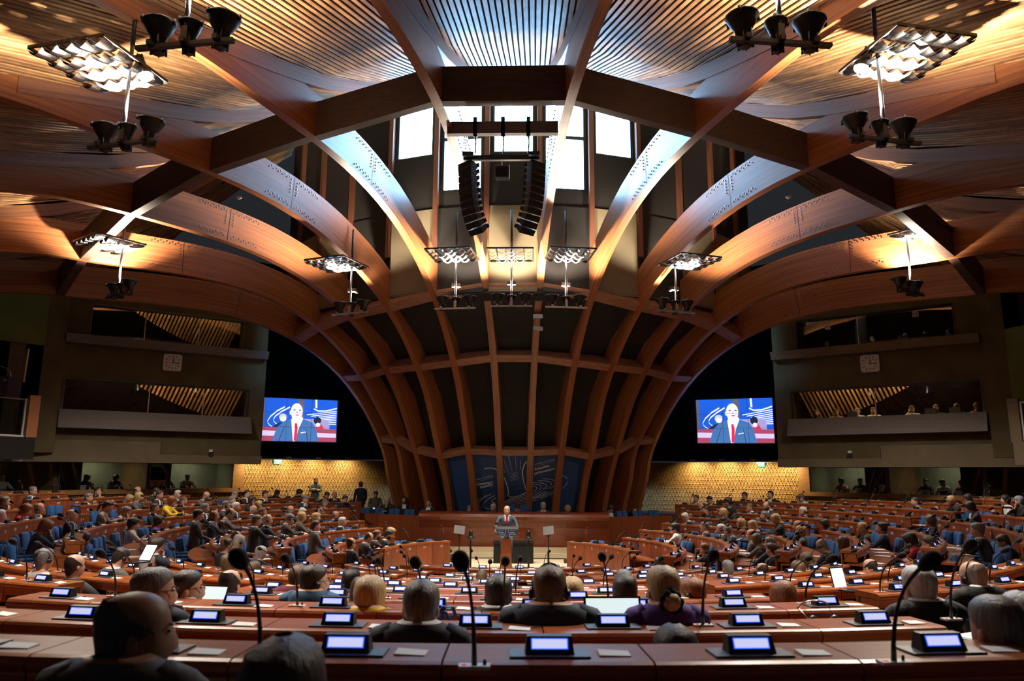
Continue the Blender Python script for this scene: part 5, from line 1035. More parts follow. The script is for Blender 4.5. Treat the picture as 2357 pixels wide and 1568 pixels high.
# ---------------- television walls ----------------
SCREEN_COL = {'bg': (.010, .10, .62), 'suit': (.05, .16, .42), 'skin': (.85, .80, .90), 'tie': (.75, .02, .08), 'white': (.95, .97, 1.0), 'desk': (.36, .06, .12), 'glare': (.62, .55, .85), 'hair': (.01, .02, .05), 'greyhair': (.55, .58, .72), 'dark': (.02, .02, .05), 'lilac': (.35, .32, .62), 'red': (.62, .04, .10), 'grey': (.10, .10, .16)}
def smat(k, e=1.15):
    return mat('tv_' + k, SCREEN_COL[k], .5, emit=SCREEN_COL[k], es=e)
def tv(sg, TL, TR, BR, BL):
    TL, TR, BR, BL = [Vector(q) for q in (TL, TR, BR, BL)]
    n = (TR - TL).cross(BL - TL).normalized()
    n = n if n.y < 0 else -n
    e = empty('video_wall', (TL + BR) / 2)
    tag(e, 'video wall of nine screens showing a speaker in blue suit, on the %s of the hall' % SIDE[sg], 'screen', 'video walls')
    c0 = (TL + BR) / 2
    def Q(x, y, o):
        top = TL + (TR - TL) * x
        bot = BL + (BR - BL) * x
        return top + (bot - top) * y + n * o - c0
    b = MB()
    b.hexa([Q(-.01, 1.015, -.12), Q(1.01, 1.015, -.12), Q(1.01, 1.015, 0), Q(-.01, 1.015, 0), Q(-.01, -.015, -.12), Q(1.01, -.015, -.12), Q(1.01, -.015, 0), Q(-.01, -.015, 0)])
    obj('casing', b.mesh('casing', M_blk), e)
    lay = [0]
    def poly(nm, pts, k):
        lay[0] += 1
        b = MB()
        b.add([Q(x, y, .003 + .0012 * lay[0]) for x, y in pts], [tuple(range(len(pts)))])
        obj(nm, b.mesh(nm, smat(k)), e)
    def oval(nm, cx, cy, rx, ry, k, n_=20):
        poly(nm, [(cx + rx * math.cos(2 * math.pi * i / n_), cy + ry * math.sin(2 * math.pi * i / n_)) for i in range(n_)], k)
    def stroke(pts, w):
        L = [(x, y - w) for x, y in pts]
        poly('picture_line', L + [(x, y + w) for x, y in pts][::-1], 'white')
    poly('picture_ground', [(0, 0), (1, 0), (1, 1), (0, 1)], 'bg')
    poly('picture_edge', [(0, 0), (.035, 0), (.035, .7), (0, .7)], 'grey')
    poly('picture_pillar', [(.475, 0), (.56, 0), (.56, .6), (.475, .6)], 'grey')
    stroke([(.30, .20), (.20, .30), (.11, .44), (.075, .55)], .017)
    stroke([(.37, .20), (.27, .30), (.18, .42), (.155, .50)], .017)
    stroke([(.08, .58), (.11, .64), (.145, .67)], .01)
    stroke([(.155, .53), (.18, .58), (.20, .60)], .01)
    poly('picture_line', [(.705, 0), (.73, 0), (.735, .20), (.71, .20)], 'white')
    stroke([(.69, .22), (.75, .27), (.86, .26), (.995, .19)], .015)
    for i in range(8):
        stroke([(.60 + .04 * min(i, 2) + .015 * i, .37 + .03 * i), (.995, .26 + .045 * i)], .010)
    poly('picture_desk', [(0, .68), (1, .70), (1, 1), (0, 1)], 'desk')
    poly('picture_desk_glare', [(0, .76), (1, .80), (1, .90), (0, .88)], 'glare')
    poly('picture_chair', [(.56, .47), (.90, .47), (.91, .70), (.56, .68)], 'lilac')
    poly('picture_jacket', [(.72, .70), (.74, .60), (.80, .58), (.84, .70)], 'red')
    oval('picture_hair', .745, .50, .05, .09, 'hair')
    oval('picture_face', .755, .60, .03, .05, 'skin')
    oval('picture_hair', .285, .44, .053, .08, 'greyhair')
    oval('picture_face', .287, .485, .042, .06, 'skin')
    poly('picture_jacket', [(.14, .68), (.24, .57), (.34, .57), (.36, .68)], 'dark')
    poly('picture_suit', [(.15, 1), (.21, .68), (.29, .55), (.38, .49), (.55, .47), (.68, .55), (.73, .68), (.77, 1)], 'suit')
    poly('picture_shirt', [(.395, .49), (.44, .42), (.54, .42), (.555, .47), (.50, .70), (.46, 1), (.43, 1)], 'white')
    poly('picture_tie', [(.445, .575), (.475, .575), (.487, .70), (.475, .99), (.438, .99), (.447, .70)], 'tie')
    oval('picture_head', .465, .30, .080, .195, 'skin', 28)
    oval('picture_ear', .385, .33, .015, .05, 'skin')
    poly('picture_neck', [(.40, .40), (.53, .40), (.52, .52), (.455, .575), (.41, .50)], 'skin')
    for x in (.435, .51):
        oval('picture_eye', x, .265, .017, .014, 'grey', 10)
    oval('picture_mouth', .475, .385, .025, .013, 'tie', 10)
    poly('picture_nose', [(.47, .28), (.485, .335), (.462, .335)], 'lilac')
    poly('picture_handkerchief', [(.53, .79), (.60, .77), (.602, .785), (.532, .81)], 'white')
    for (x0, y0, x1, y1) in ((.31, .66, .24, 1), (.60, .70, .625, 1)):
        poly('picture_microphone', [(x0 - .003, y0), (x0 + .003, y0), (x1 + .004, y1), (x1 - .004, y1)], 'dark')
    for i in (1, 2):
        poly('tile_joint', [(i / 3 - .002, 0), (i / 3 + .002, 0), (i / 3 + .002, 1), (i / 3 - .002, 1)], 'dark')
        poly('tile_joint', [(0, i / 3 - .003), (1, i / 3 - .003), (1, i / 3 + .003), (0, i / 3 + .003)], 'dark')
tv(-1, (-10.29, 29.5, 5.67), (-7.24, 29.5, 5.54), (-7.23, 29.5, 3.89), (-10.25, 29.5, 3.93))
tv(1, (7.1, 29.5, 5.61), (10.1, 29.5, 5.71), (10.1, 29.5, 3.93), (7.11, 29.5, 3.92))
# ---------------- hanging lamp rigs ----------------
def can(b, c, r, tilt=0.0, M=None, mi=0):
    """spot can pointing up: round head on a finned neck"""
    T = Matrix.Rotation(tilt, 3, 'Y')
    prof = [(r * .30, -.36), (r * .38, -.35), (r * .42, -.16), (r * .55, -.13), (r * .9, -.02), (r, .03), (r * 1.06, .04), (r * 1.06, .06), (r * .96, .062), (r * .9, .02)]
    b.lathe(prof, 14, c, T)
    for k in range(3):
        a = 2 * math.pi * k / 3
        b.box(Vector(c) + T @ Vector((r * 1.07 * math.cos(a), r * 1.07 * math.sin(a), .04)), (.03, .03, .07), T)
    for k in range(6):
        a = 2 * math.pi * k / 6
        b.box(Vector(c) + T @ Vector((r * .44 * math.cos(a), r * .44 * math.sin(a), -.25)), (.012, .05, .2), T @ Matrix.Rotation(a + math.pi / 2, 3, 'Z'))
def rig(pos, rz, mir, label, hang, side_lamp=0, clampring=False, up=1.0, down=1.0):
    e = empty('lamp_rig', pos, rz)
    tag(e, label, 'lamp', 'hanging lamp rigs with mirror panels')
    b = MB(); b.tube([(0, 0, -.12), (0, 0, hang)], .03, 10)
    obj('pole', b.mesh('pole', M_steel, True), e)
    b = MB(); b.tube([(0, 0, hang), (0, 0, hang + 1.2)], .035, 8)
    obj('hanger', b.mesh('hanger', M_blk, True), e)
    b = MB(); b.box((0, 0, -.30), (1.25, .07, .05)); b.box((0, 0, -.2), (.08, .08, .25))
    for x in (-.42, 0, .42): b.box((x, .0, -.27), (.06, .16, .06))
    obj('crossbar', b.mesh('crossbar', M_steel if clampring else M_blk), e)
    for x, r, t in ((-.42, .19, -.06), (.0, .13, 0), (.42, .19, .06)):
        b = MB(); can(b, (0, 0, 0), r, t)
        o = obj('spotlight', b.mesh('spotlight', M_blk, True), e, (x, .09, .02 if r > .15 else -.02))
        b = MB(); b.lathe([(.001, .045), (r * .88, .045), (r * .88, .05), (.001, .05)], 14)
        obj('lens', b.mesh('lens', M_lens), o)
    if clampring:
        b = MB(); b.box((0, .08, .42), (.26, .14, .1)); b.box((0, .2, .42), (.08, .3, .06))
        obj('clamp', b.mesh('clamp', M_chrome), e)
    if side_lamp:
        b = MB(); can(b, (0, 0, 0), .12)
        o = obj('side_lamp', b.mesh('side_lamp', M_blk, True), e, (.28 * side_lamp, 0, hang * .62), (0, R_(155 * side_lamp), 0))
        b = MB(); b.lathe([(.001, .045), (.105, .045), (.105, .055), (.001, .055)], 12)
        obj('lens', b.mesh('lens', M_lens), o)
    if mir is not None:
        inv = Matrix.Rotation(-rz, 3, 'Z')
        mc = inv @ (Vector(mir) - Vector(pos))
        w = 1.34
        b = MB()
        for (c, s_) in (((0, w / 2, .03), (w, .035, .045)), ((0, -w / 2, .03), (w, .035, .045)), ((w / 2, 0, .03), (.035, w, .045)), ((-w / 2, 0, .03), (.035, w, .045))):
            b.box(mc + Vector(c), s_)
        for x in (-.4, -.13, .13, .4): b.box(mc + Vector((x, 0, .04)), (.03, w, .02))
        b.tube([mc + Vector((0, 0, .05)), Vector((0, 0, min(hang, mc.z + .25)))], .018, 6)
        obj('mirror_frame', b.mesh('mirror_frame', M_blk), e)
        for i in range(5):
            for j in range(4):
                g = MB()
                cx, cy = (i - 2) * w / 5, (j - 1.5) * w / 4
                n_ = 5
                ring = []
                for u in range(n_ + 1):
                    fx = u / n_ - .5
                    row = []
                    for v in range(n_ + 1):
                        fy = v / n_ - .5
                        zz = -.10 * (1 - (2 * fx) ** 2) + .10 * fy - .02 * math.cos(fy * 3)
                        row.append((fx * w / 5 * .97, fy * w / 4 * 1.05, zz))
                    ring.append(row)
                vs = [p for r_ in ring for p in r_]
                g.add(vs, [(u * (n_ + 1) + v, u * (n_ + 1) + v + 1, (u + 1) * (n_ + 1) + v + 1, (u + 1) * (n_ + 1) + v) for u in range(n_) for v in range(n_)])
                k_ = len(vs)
                hot = (i in (1, 2, 3) and j in (2, 3)) or (i == 2 and j == 1)  # central scoops that carry the painted reflection
                obj('mirror_scoop', g.mesh('mirror_scoop', M_mirrorglare if hot else M_mirror, True), e, mc + Vector((cx, cy, .03)))
        wm = Vector(mir)
        link_light('uplight', 'SPOT', Vector((0, .09, .12)), UPW * up, (1.0, .86, .66), mc * .35 + Vector((0, 0, 1.2)), .07, 132, .5, e)
        if down > 0:
            ax = abs(mir[0])
            aim = inv @ (Vector((mir[0] * .8, 8.5, 1.0) if mir[1] < 15 else (mir[0] * .92, 21.0, 1.5) if ax > 9 else (mir[0] * 1.45, 20.5, 1.0) if ax > 4 else (mir[0] * .8, 19.6, .5)) - Vector(pos))
            link_light('reflected_light', 'SPOT', Vector((0, 0, -.55)), DOWNW * down * (1.55 if mir[1] < 15 else 1.15), (1.0, .90, .76), aim, .35, 108 if mir[1] < 15 else 140 if abs(mir[0]) > 9 else 112 if abs(mir[0]) > 4 else 98, .6, e)  # added spot, stands in for light the mirrors throw down
    else:
        link_light('uplight', 'SPOT', Vector((0, .09, .12)), UPW * up * .55, (1.0, .86, .66), Vector((0, .3, 2)), .07, 110, .6, e)
    return e
def rzc(p): return math.atan2(p[0], YA - p[1]) * .9
RIGS = [((-5.65, 10.45, 7.95), (-6.08, 10.38, 8.9), 'lamp rig with lit mirror panel at the upper left, above the second and third ribs', 1.35, 1, False, 1.2, .8),
        ((6.05, 10.75, 8.06), (6.45, 10.71, 9.13), 'lamp rig with lit mirror panel at the upper right', 1.45, -1, False, 1.2, .8),
        ((-3.46, 7.87, 7.98), (-3.6, 7.7, 9.05), 'lamp rig cut by the top edge of the picture, left of the centre', 1.3, 0, False, .9, 1),
        ((3.60, 8.07, 8.04), (3.7, 7.9, 9.1), 'lamp rig cut by the top edge of the picture, right of the centre', 1.3, 0, False, .9, 1),
        ((-10.75, 19.4, 7.75), (-11.1, 19.36, 8.9), 'lamp rig with curved mirror panel at the left, in front of the fifth rib', 1.65, 0, False, 1.0, .8),
        ((11.05, 20.05, 7.95), (11.5, 19.97, 9.3), 'lamp rig with curved mirror panel at the right, in front of the fifth rib', 1.75, 0, False, 1.0, .8),
        ((-4.8, 21.3, 7.65), (-5.2, 21.1, 8.8), 'lamp rig of the lower row between the third and fourth ribs on the left', 1.1, 0, True, .9, .8),
        ((-1.66, 21.3, 7.8), (-1.75, 21.14, 9.08), 'lamp rig of the lower row just left of the central bay', 1.5, 0, True, .8, .9),
        ((0.0, 21.35, 7.88), (-.02, 21.19, 9.09), 'lamp rig of the lower row in the central bay', 1.5, 0, True, .8, .9),
        ((1.63, 21.4, 7.85), (1.74, 21.24, 9.1), 'lamp rig of the lower row just right of the central bay', 1.5, 0, True, .8, .9),
        ((4.9, 21.55, 7.75), (5.3, 21.39, 8.93), 'lamp rig of the lower row between the third and fourth ribs on the right', 1.1, 0, True, .9, .8)]
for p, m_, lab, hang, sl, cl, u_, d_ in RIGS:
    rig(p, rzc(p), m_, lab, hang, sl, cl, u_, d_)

# ---------------- loudspeaker line arrays ----------------
b = MB(); b.box((0, 0, 0), (2.62, .16, .30))
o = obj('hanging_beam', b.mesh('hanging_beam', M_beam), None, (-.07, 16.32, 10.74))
tag(o, 'short dark beam slung between the two innermost ribs carrying the loudspeakers', 'beam')
e = empty('array_bumper', (-.1, 16.5, 10.0))
tag(e, 'black hoist bar hanging on chains above the two loudspeaker arrays', 'rigging')
b = MB(); b.box((0, 0, .08), (1.8, .1, .12)); b.box((-.78, 0, .1), (.26, .5, .08)); b.box((.78, 0, .1), (.26, .5, .08))
obj('bar', b.mesh('bar', M_blk), e)
for x in (-.62, .04, .64):
    b = MB()
    b.tube([(x, -.1, .15), (x + .015, -.12, .45), (x, -.12, .62)], .018, 6)
    b.box((x, -.15, .80), (.09, .22, .42))
    obj('chain_hoist', b.mesh('chain_hoist', M_blk), e)
for sg in (-1, 1):
    e = empty('line_array', (-.09 + .78 * sg, 16.5, 9.95))
    tag(e, 'curved black loudspeaker line array, the %s one of the hanging pair' % SIDE[sg], 'loudspeaker', 'hanging loudspeaker arrays')
    pos, ang = Vector((0, 0, 0)), 0.0
    for i in range(11):
        ang = R_([2, 3, 4, 5, 7, 10, 14, 19, 25, 32, 39][i])
        yaw = Matrix.Rotation(R_(42) * sg, 3, 'Z')
        T = yaw @ Matrix.Rotation(ang, 3, 'X')
        b = MB()
        w, h, dd = .44, .150, .30
        b.hexa([(-w / 2, -dd / 2, -h / 2), (w / 2, -dd / 2, -h / 2), (w / 2 - .08, dd / 2, -h / 2 + .02), (-w / 2 + .08, dd / 2, -h / 2 + .02), (-w / 2, -dd / 2, h / 2 - .006), (w / 2, -dd / 2, h / 2 - .006), (w / 2 - .08, dd / 2, h / 2 - .02), (-w / 2 + .08, dd / 2, h / 2 - .02)])
        b.box((w / 2 - .02, dd / 2 - .05, 0), (.05, .05, .09)); b.box((-w / 2 + .02, dd / 2 - .05, 0), (.05, .05, .09))
        down = T @ Vector((0, 0, -1))
        pos = pos + down * (h / 2)
        inw = Vector((-sg * .012 * i * .8, 0, 0))
        o = obj('array_cabinet', b.mesh('array_cabinet', mat('speaker_black', (.012, .012, .013), .55)), e)
        o.matrix_local = Matrix.Translation(pos) @ T.to_4x4()
        g = MB(); g.box((0, -dd / 2 - .004, 0), (w - .03, .008, h - .035))
        obj('grille', g.mesh('grille', M_foam), o)
        pos = pos + down * (h / 2 + .004)
e = empty('hanging_projector', (-.08, 16.55, 9.72))
tag(e, 'small black loudspeaker box with bright rim hanging between the two arrays', 'loudspeaker')
b = MB(); b.box((0, 0, 0), (.32, .22, .28)); obj('body', b.mesh('body', M_blk), e)
b = MB(); b.box((0, -.112, 0), (.26, .01, .2)); obj('grille', b.mesh('grille', M_foam), e)
b = MB(); b.box((0, -.09, .15), (.34, .05, .02)); b.box((-.165, -.09, 0), (.012, .04, .3)); b.box((.165, -.09, 0), (.012, .04, .3)); b.tube([(0, 0, .15), (0, 0, .38)], .008, 6)
obj('bracket', b.mesh('bracket', M_chrome), e)
# smoke detectors and the small lamps clamped to the right innermost rib
for p, lab in (((-6.9, 17.8, 9.63), 'small white smoke detector under the top ring beam on the left'), ((7.1, 17.9, 9.6), 'small white smoke detector under the top ring beam on the right')):
    b = MB(); b.lathe([(.02, .04), (.07, .03), (.075, 0), (.04, -.035), (.01, -.04)], 10)
    tag(obj('smoke_detector', b.mesh('smoke_detector', M_white, True), None, p), lab, 'smoke detector')
z_, t_ = at_r(1, 9.55)
e = empty('rib_lamp', az(9.62, S, z_ - .05))
tag(e, 'pair of small silver floodlights clamped on the front of the right innermost rib', 'lamp')
for dz in (.0, -.40):
    b = MB(); b.box((.02, -.06, dz), (.30, .14, .10)); b.box((.02, -.14, dz), (.26, .03, .14)); b.box((-.12, 0, dz), (.05, .1, .18))
    obj('floodlight', b.mesh('floodlight', M_steel), e)

# ---------------- tribune, lectern, podium objects ----------------
e = empty('president_desk', (0, 25.3, .3))
tag(e, 'long curved mahogany tribune desk with rolled top edge, behind the speaker', 'desk')
prof = [(0, 0), (-.06, .35), (-.10, .62), (-.17, .78), (-.25, .88), (-.27, .98), (-.22, 1.07), (-.10, 1.12), (.10, 1.14), (.55, 1.10), (.55, 1.04), (.12, 1.06), (.12, 0)]
for i in range(9):
    x0, x1 = -3.15 + .7 * i, -3.15 + .7 * (i + 1) - .004
    b = MB(); b.prism(prof, x0, x1)
    obj('front_panel', b.mesh('front_panel', M_trib, False), e)
for o in e.children:
    for f in o.data.polygons: f.use_smooth = False
for sg in (-1, 1):
    for i in range(3):
        A = Vector((3.2 * sg, 25.75, 0)) + Vector((.80 * sg, .46, 0)) * i
        B = A + Vector((.796 * sg, .458, 0))
        b = MB()
        x = (B - A).normalized(); nn = Vector((-x.y, x.x, 0)) * .06
        if nn.y < 0: nn = -nn
        b.hexa([A + Vector((0, 0, .42)), B + Vector((0, 0, .42)), B + nn + Vector((0, 0, .42)), A + nn + Vector((0, 0, .42)), A + Vector((0, 0, 1.26)), B + Vector((0, 0, 1.26)), B + nn + Vector((0, 0, 1.26)), A + nn + Vector((0, 0, 1.26))])
        o = obj('side_screen', b.mesh('side_screen', M_panel))
        tag(o, 'plain mahogany screen panel, %s out from the %s end of the tribune desk' % (NUMW[i + 1], SIDE[sg]), 'panel', 'screen panels beside the tribune')
    b = MB()
    A = Vector((3.2 * sg, 25.8, 0)); B = A + Vector((2.4 * sg, 1.38, 0)); nn = Vector((-.5 * sg, .86, 0)) * .5
    b.hexa([A, B, B + nn, A + nn, A + Vector((0, 0, .42)), B + Vector((0, 0, .42)), B + nn + Vector((0, 0, .42)), A + nn + Vector((0, 0, .42))])
    obj('podium_plinth', b.mesh('podium_plinth', M_cream), floor)
# lectern
e = empty('lectern', (-.12, 21.85, 0))
tag(e, 'slim wooden lectern column with blue assembly sign in front of the speaker', 'lectern')
b = MB(); b.hexa([(-.17, -.14, 0), (.17, -.14, 0), (.17, .16, 0), (-.17, .16, 0), (-.135, -.12, .86), (.135, -.12, .86), (.135, .14, .86), (-.135, .14, .86)])
obj('column', b.mesh('column', M_trib), e)
b = MB(); b.tube([(0, -.02, .86), (0, -.02, 1.02)], .025, 8); obj('stem', b.mesh('stem', M_steel), e)
b = MB(); b.box((.02, .06, 1.13), (.64, .36, .025), Matrix.Rotation(R_(12), 3, 'X')); obj('reading_board', b.mesh('reading_board', M_slate), e)
b = MB(); b.box((.04, -.14, 1.035), (.62, .02, .18)); so = obj('sign', b.mesh('sign', M_bdrop), e)
b = MB(); b.box((.04, -.14, .94), (.62, .03, .012)); b.box((.04, -.14, 1.13), (.62, .03, .01)); obj('sign_rim', b.mesh('sign_rim', M_steel), so)
nn = (0, -1, 0)
for tx, x0, x1, z, bo in (('Parliamentary', -.24, -.06, 1.035, True), ('Assembly', -.18, -.06, .985, True), ('COUNCIL OF EUROPE', -.24, -.07, 1.09, False), ('Assemblée', .11, .24, 1.035, True), ('parlementaire', .11, .30, .985, True), ("CONSEIL DE L'EUROPE", .11, .30, 1.09, False)):
    text_on('lettering', tx, M_artw, (x0, -.1525, z), (x1, -.1525, z), nn, so, bo)
b = MB()
for s_ in (-1, 1):
    pts = [(.03 + s_ * (.08 - .045 * math.sin(t * 1.5)) + (.0), -.153, .95 + .17 * t) for t in (0, .25, .5, .75, 1)]
    for p, q in zip(pts, pts[1:]):
        b.quad((p[0] - .005, p[1], p[2]), (p[0] + .005, p[1], p[2]), (q[0] + .005, q[1], q[2]), (q[0] - .005, q[1], q[2]))
obj('printed_line', b.mesh('printed_line', M_artw), so)
e = empty('drinking_glass', (-.40, 21.84, 1.155))
tag(e, 'stemmed water glass on the left edge of the lectern', 'glass')
b = MB(); b.lathe([(.03, 0), (.03, .005), (.006, .01), (.006, .06), (.035, .085), (.038, .15), (.034, .15), (.03, .09), (.001, .085)], 10)
obj('glass_body', b.mesh('glass_body', M_glass, True), e)
# teleprompters
for p, rz, lab in (((-1.53, 22.45, 0), R_(16), 'grey teleprompter glass on a thin stand left of the lectern'), ((1.10, 22.45, 0), R_(-16), 'grey teleprompter glass on a thin stand right of the lectern')):
    e = empty('teleprompter', p, rz)
    tag(e, lab, 'teleprompter', 'teleprompter glasses')
    b = MB(); b.tube([(0, 0, .02), (0, 0, .45)], .03, 8); b.tube([(0, 0, .45), (0, 0, .90)], .014, 8); b.box((0, 0, .015), (.34, .34, .03)); b.box((0, -.01, .91), (.07, .05, .08))
    obj('stand', b.mesh('stand', M_blk), e)
    b = MB(); b.box((0, 0, 1.05), (.32, .012, .25), Matrix.Rotation(R_(-22), 3, 'X') @ Matrix.Rotation(R_(8 if p[0] < 0 else -8), 3, 'Y')); obj('glass_plate', b.mesh('glass_plate', mat('prompter_glass', (.16, .165, .175), .25)), e)
for p, lab in (((-1.16, 22.1, 0), 'black remote camera on a stand left of the lectern'), ((.52, 22.2, 0), 'black remote camera on a stand right of the lectern')):
    e = empty('stage_camera', p)
    tag(e, lab, 'camera', 'remote cameras on stands')
    b = MB(); b.tube([(0, 0, 0), (0, 0, .55)], .03, 8); b.tube([(0, 0, .55), (0, 0, .82)], .022, 8); b.tube([(-.02, 0, .5), (-.10, -.03, .8)], .008, 6); b.box((0, 0, .01), (.3, .3, .02))
    obj('stand', b.mesh('stand', M_blk), e)
    b = MB(); b.lathe([(.05, .80), (.095, .83), (.10, .87), (.065, .88), (.065, .90), (.06, 1.0), (.05, 1.05), (.03, 1.07), (.005, 1.075)], 14); b.box((-.085, 0, .88), (.05, .06, .05)); b.box((.085, 0, .88), (.05, .06, .05))
    obj('camera_head', b.mesh('camera_head', M_blk, True), e)
    b = MB(); b.lathe([(.062, .895), (.066, .90), (.062, .91)], 14); obj('chrome_ring', b.mesh('chrome_ring', M_chrome), e)
e = empty('stage_monitor', (.05, 23.5, 0))
tag(e, 'wide black loudspeaker box on the floor behind the speaker', 'loudspeaker')
b = MB(); b.box((0, 0, .31), (1.22, .42, .60)); b.box((0, -.02, .635), (1.24, .46, .05)); obj('cabinet', b.mesh('cabinet', M_blk), e)
for x in (-.30, .30):
    b = MB(); b.box((x, -.215, .30), (.56, .012, .52)); obj('grille', b.mesh('grille', M_foam), e)
b = MB(); b.tube([(-2.6, 24.6, .02), (-1, 24.55, .02), (.9, 24.58, .02), (1.8, 24.55, .02), (3.0, 24.6, .02)], .015, 5)
tag(obj('floor_cable', b.mesh('floor_cable', M_blk)), 'black cable lying along the foot of the cream podium step', 'cable')
# blue benches and chairs behind the tribune
def armchair(name, loc, rz, label, w=.62, h=1.25, group=None):
    e = empty(name, loc, rz)
    tag(e, label, 'chair', group)
    obj('seat', CH['seat'], e); obj('backrest', CH['back'], e)
    for s_ in (-1, 1): obj('armrest', CH['arm'], e, (s_ * .29, 0, 0))
    obj('pedestal', CH['ped'], e)
    return e
def rounded_slab(w, d, h, c, rot=0.0, bev=.04):
    b = MB()
    T = Matrix.Rotation(rot, 3, 'X')
    rings = []
    for zz, ins in ((-h / 2, bev), (-h / 2 + bev, 0), (h / 2 - bev, 0), (h / 2, bev)):
        ring = []
        for cx, cy, a0 in ((1, 1, 0), (-1, 1, 90), (-1, -1, 180), (1, -1, 270)):
            for k in range(3):
                a = R_(a0 + 45 * k)
                r = bev
                ring.append(T @ Vector((cx * (w / 2 - bev) + (r - ins) * math.cos(a) - cx * ins * 0, cy * (d / 2 - bev) + (r - ins) * math.sin(a), zz)) + Vector(c))
        rings.append(ring)
    b.loft(rings)
    return b
b = rounded_slab(.50, .50, .14, (0, 0, .44)); b2 = None
CH = {'seat': b.mesh('seat', M_blue, True)}
for k in (-1,):
    g = MB()
    g2 = rounded_slab(.225, .10, .54, (-.118, -.27, .71), R_(10)); g3 = rounded_slab(.225, .10, .54, (.118, -.27, .71), R_(10))
    g.add(g2.v, g2.f); g.add(g3.v, g3.f)
    CH['back'] = g.mesh('backrest', M_blue, True)
b = rounded_slab(.06, .38, .06, (0, -.02, .66), 0, .02)
b.box((0, -.18, .54), (.05, .05, .22))
CH['arm'] = b.mesh('armrest', M_blue, True)
b = MB(); b.tube([(0, 0, .02), (0, 0, .40)], .04, 8); b.box((0, 0, .015), (.44, .06, .03)); b.box((0, 0, .015), (.06, .44, .03))
CH['ped'] = b.mesh('pedestal', M_blk)
for x, y, lab in ((-1.58, 26.55, 'blue chair behind the tribune desk, far left'), (-.75, 26.55, 'blue chair behind the tribune desk under a person in dark suit'), (1.0, 26.55, 'blue chair behind the tribune desk under a person with pink tie'), (1.85, 26.5, 'blue chair behind the tribune desk, far right')):
    armchair('tribune_chair', (x, y - .02, .3), math.pi, lab, group='chairs behind the tribune desk')
e = empty('presidential_chair', (.12, 26.6, .3), math.pi)
tag(e, 'tall blue high-backed chair in the middle behind the tribune', 'chair')
b = rounded_slab(.84, .14, .95, (0, -.30, .80), R_(4)); obj('backrest', b.mesh('backrest', M_blue, True), e)
b = rounded_slab(.66, .6, .16, (0, .05, .45)); obj('seat', b.mesh('seat', M_blue, True), e)
b = MB(); b.tube([(0, 0, .01), (0, 0, .4)], .06, 8); obj('pedestal', b.mesh('pedestal', M_blk), e)
for sg, n_ in ((-1, 5), (1, 4)):
    for i in range(n_):
        A = Vector((3.35 * sg, 26.75, .42)) + Vector((.62 * sg, .36, 0)) * i
        if A.x < -4.9 and i > 4: continue
        armchair('side_chair', A, math.pi + .5 * sg * 1.0, 'blue chair behind the %s screen panels, %s from the tribune' % (SIDE[sg], NUMW[i + 1]), group='blue chairs beside the tribune')
b = MB(); b.box((5.05, 28.5, .95), (.62, .3, .42)); 
o = tag(obj('cream_cabinet', b.mesh('cream_cabinet', M_cream)), 'cream cabinet standing by the right lattice wall beyond the blue chairs', 'cabinet')
b = MB(); b.box((5.05, 28.345, .95), (.5, .02, .3)); obj('door', b.mesh('door', mat('cream_door', (.66, .58, .40), .6)), o)
b = MB(); b.box((4.55, 29.2, 1.1), (.1, .1, .55))
tag(obj('white_post', b.mesh('white_post', M_white)), 'short pale post against the dark ribs right of the tribune', 'post')
# coloured stage lights on the floor at both ends of the podium
for p, t, c_, en, lab in (((-2.55, 18.2, .05), (-4.2, 18.3, .3), (.28, .25, 1.0), 60, 'small blue floor light at the left front desks'), ((-2.7, 21.0, .05), (-3.6, 20.6, .4), (.35, .30, 1.0), 16, 'small violet floor light beside the left podium edge'), ((2.75, 21.0, .05), (3.7, 20.5, .35), (.35, .30, 1.0), 14, 'small violet floor light beside the right podium edge'), ((5.7, 28.6, .45), (7.4, 33.0, 1.3), (.12, .10, 1.0), 85, 'small blue floor light washing the foot of the right lattice wall'), ((-3.9, 30.0, .3), (-6.4, 27.5, 6.0), (.15, .2, 1.0), 150, 'blue floor light washing the outer ribs on the left'), ((3.9, 30.0, .3), (6.3, 27.5, 6.0), (.3, .15, 1.0), 120, 'violet floor light washing the outer ribs on the right')):
    e = empty('floor_light', p)
    tag(e, lab, 'lamp', 'coloured floor lights')
    b = MB(); b.lathe([(.05, 0), (.06, .02), (.055, .09), (.04, .1)], 10)
    obj('housing', b.mesh('housing', M_blk), e)
    link_light('floor_glow', 'SPOT', (0, 0, .13), en, c_, Vector(t) - Vector(p), .04, 70, .8, e)
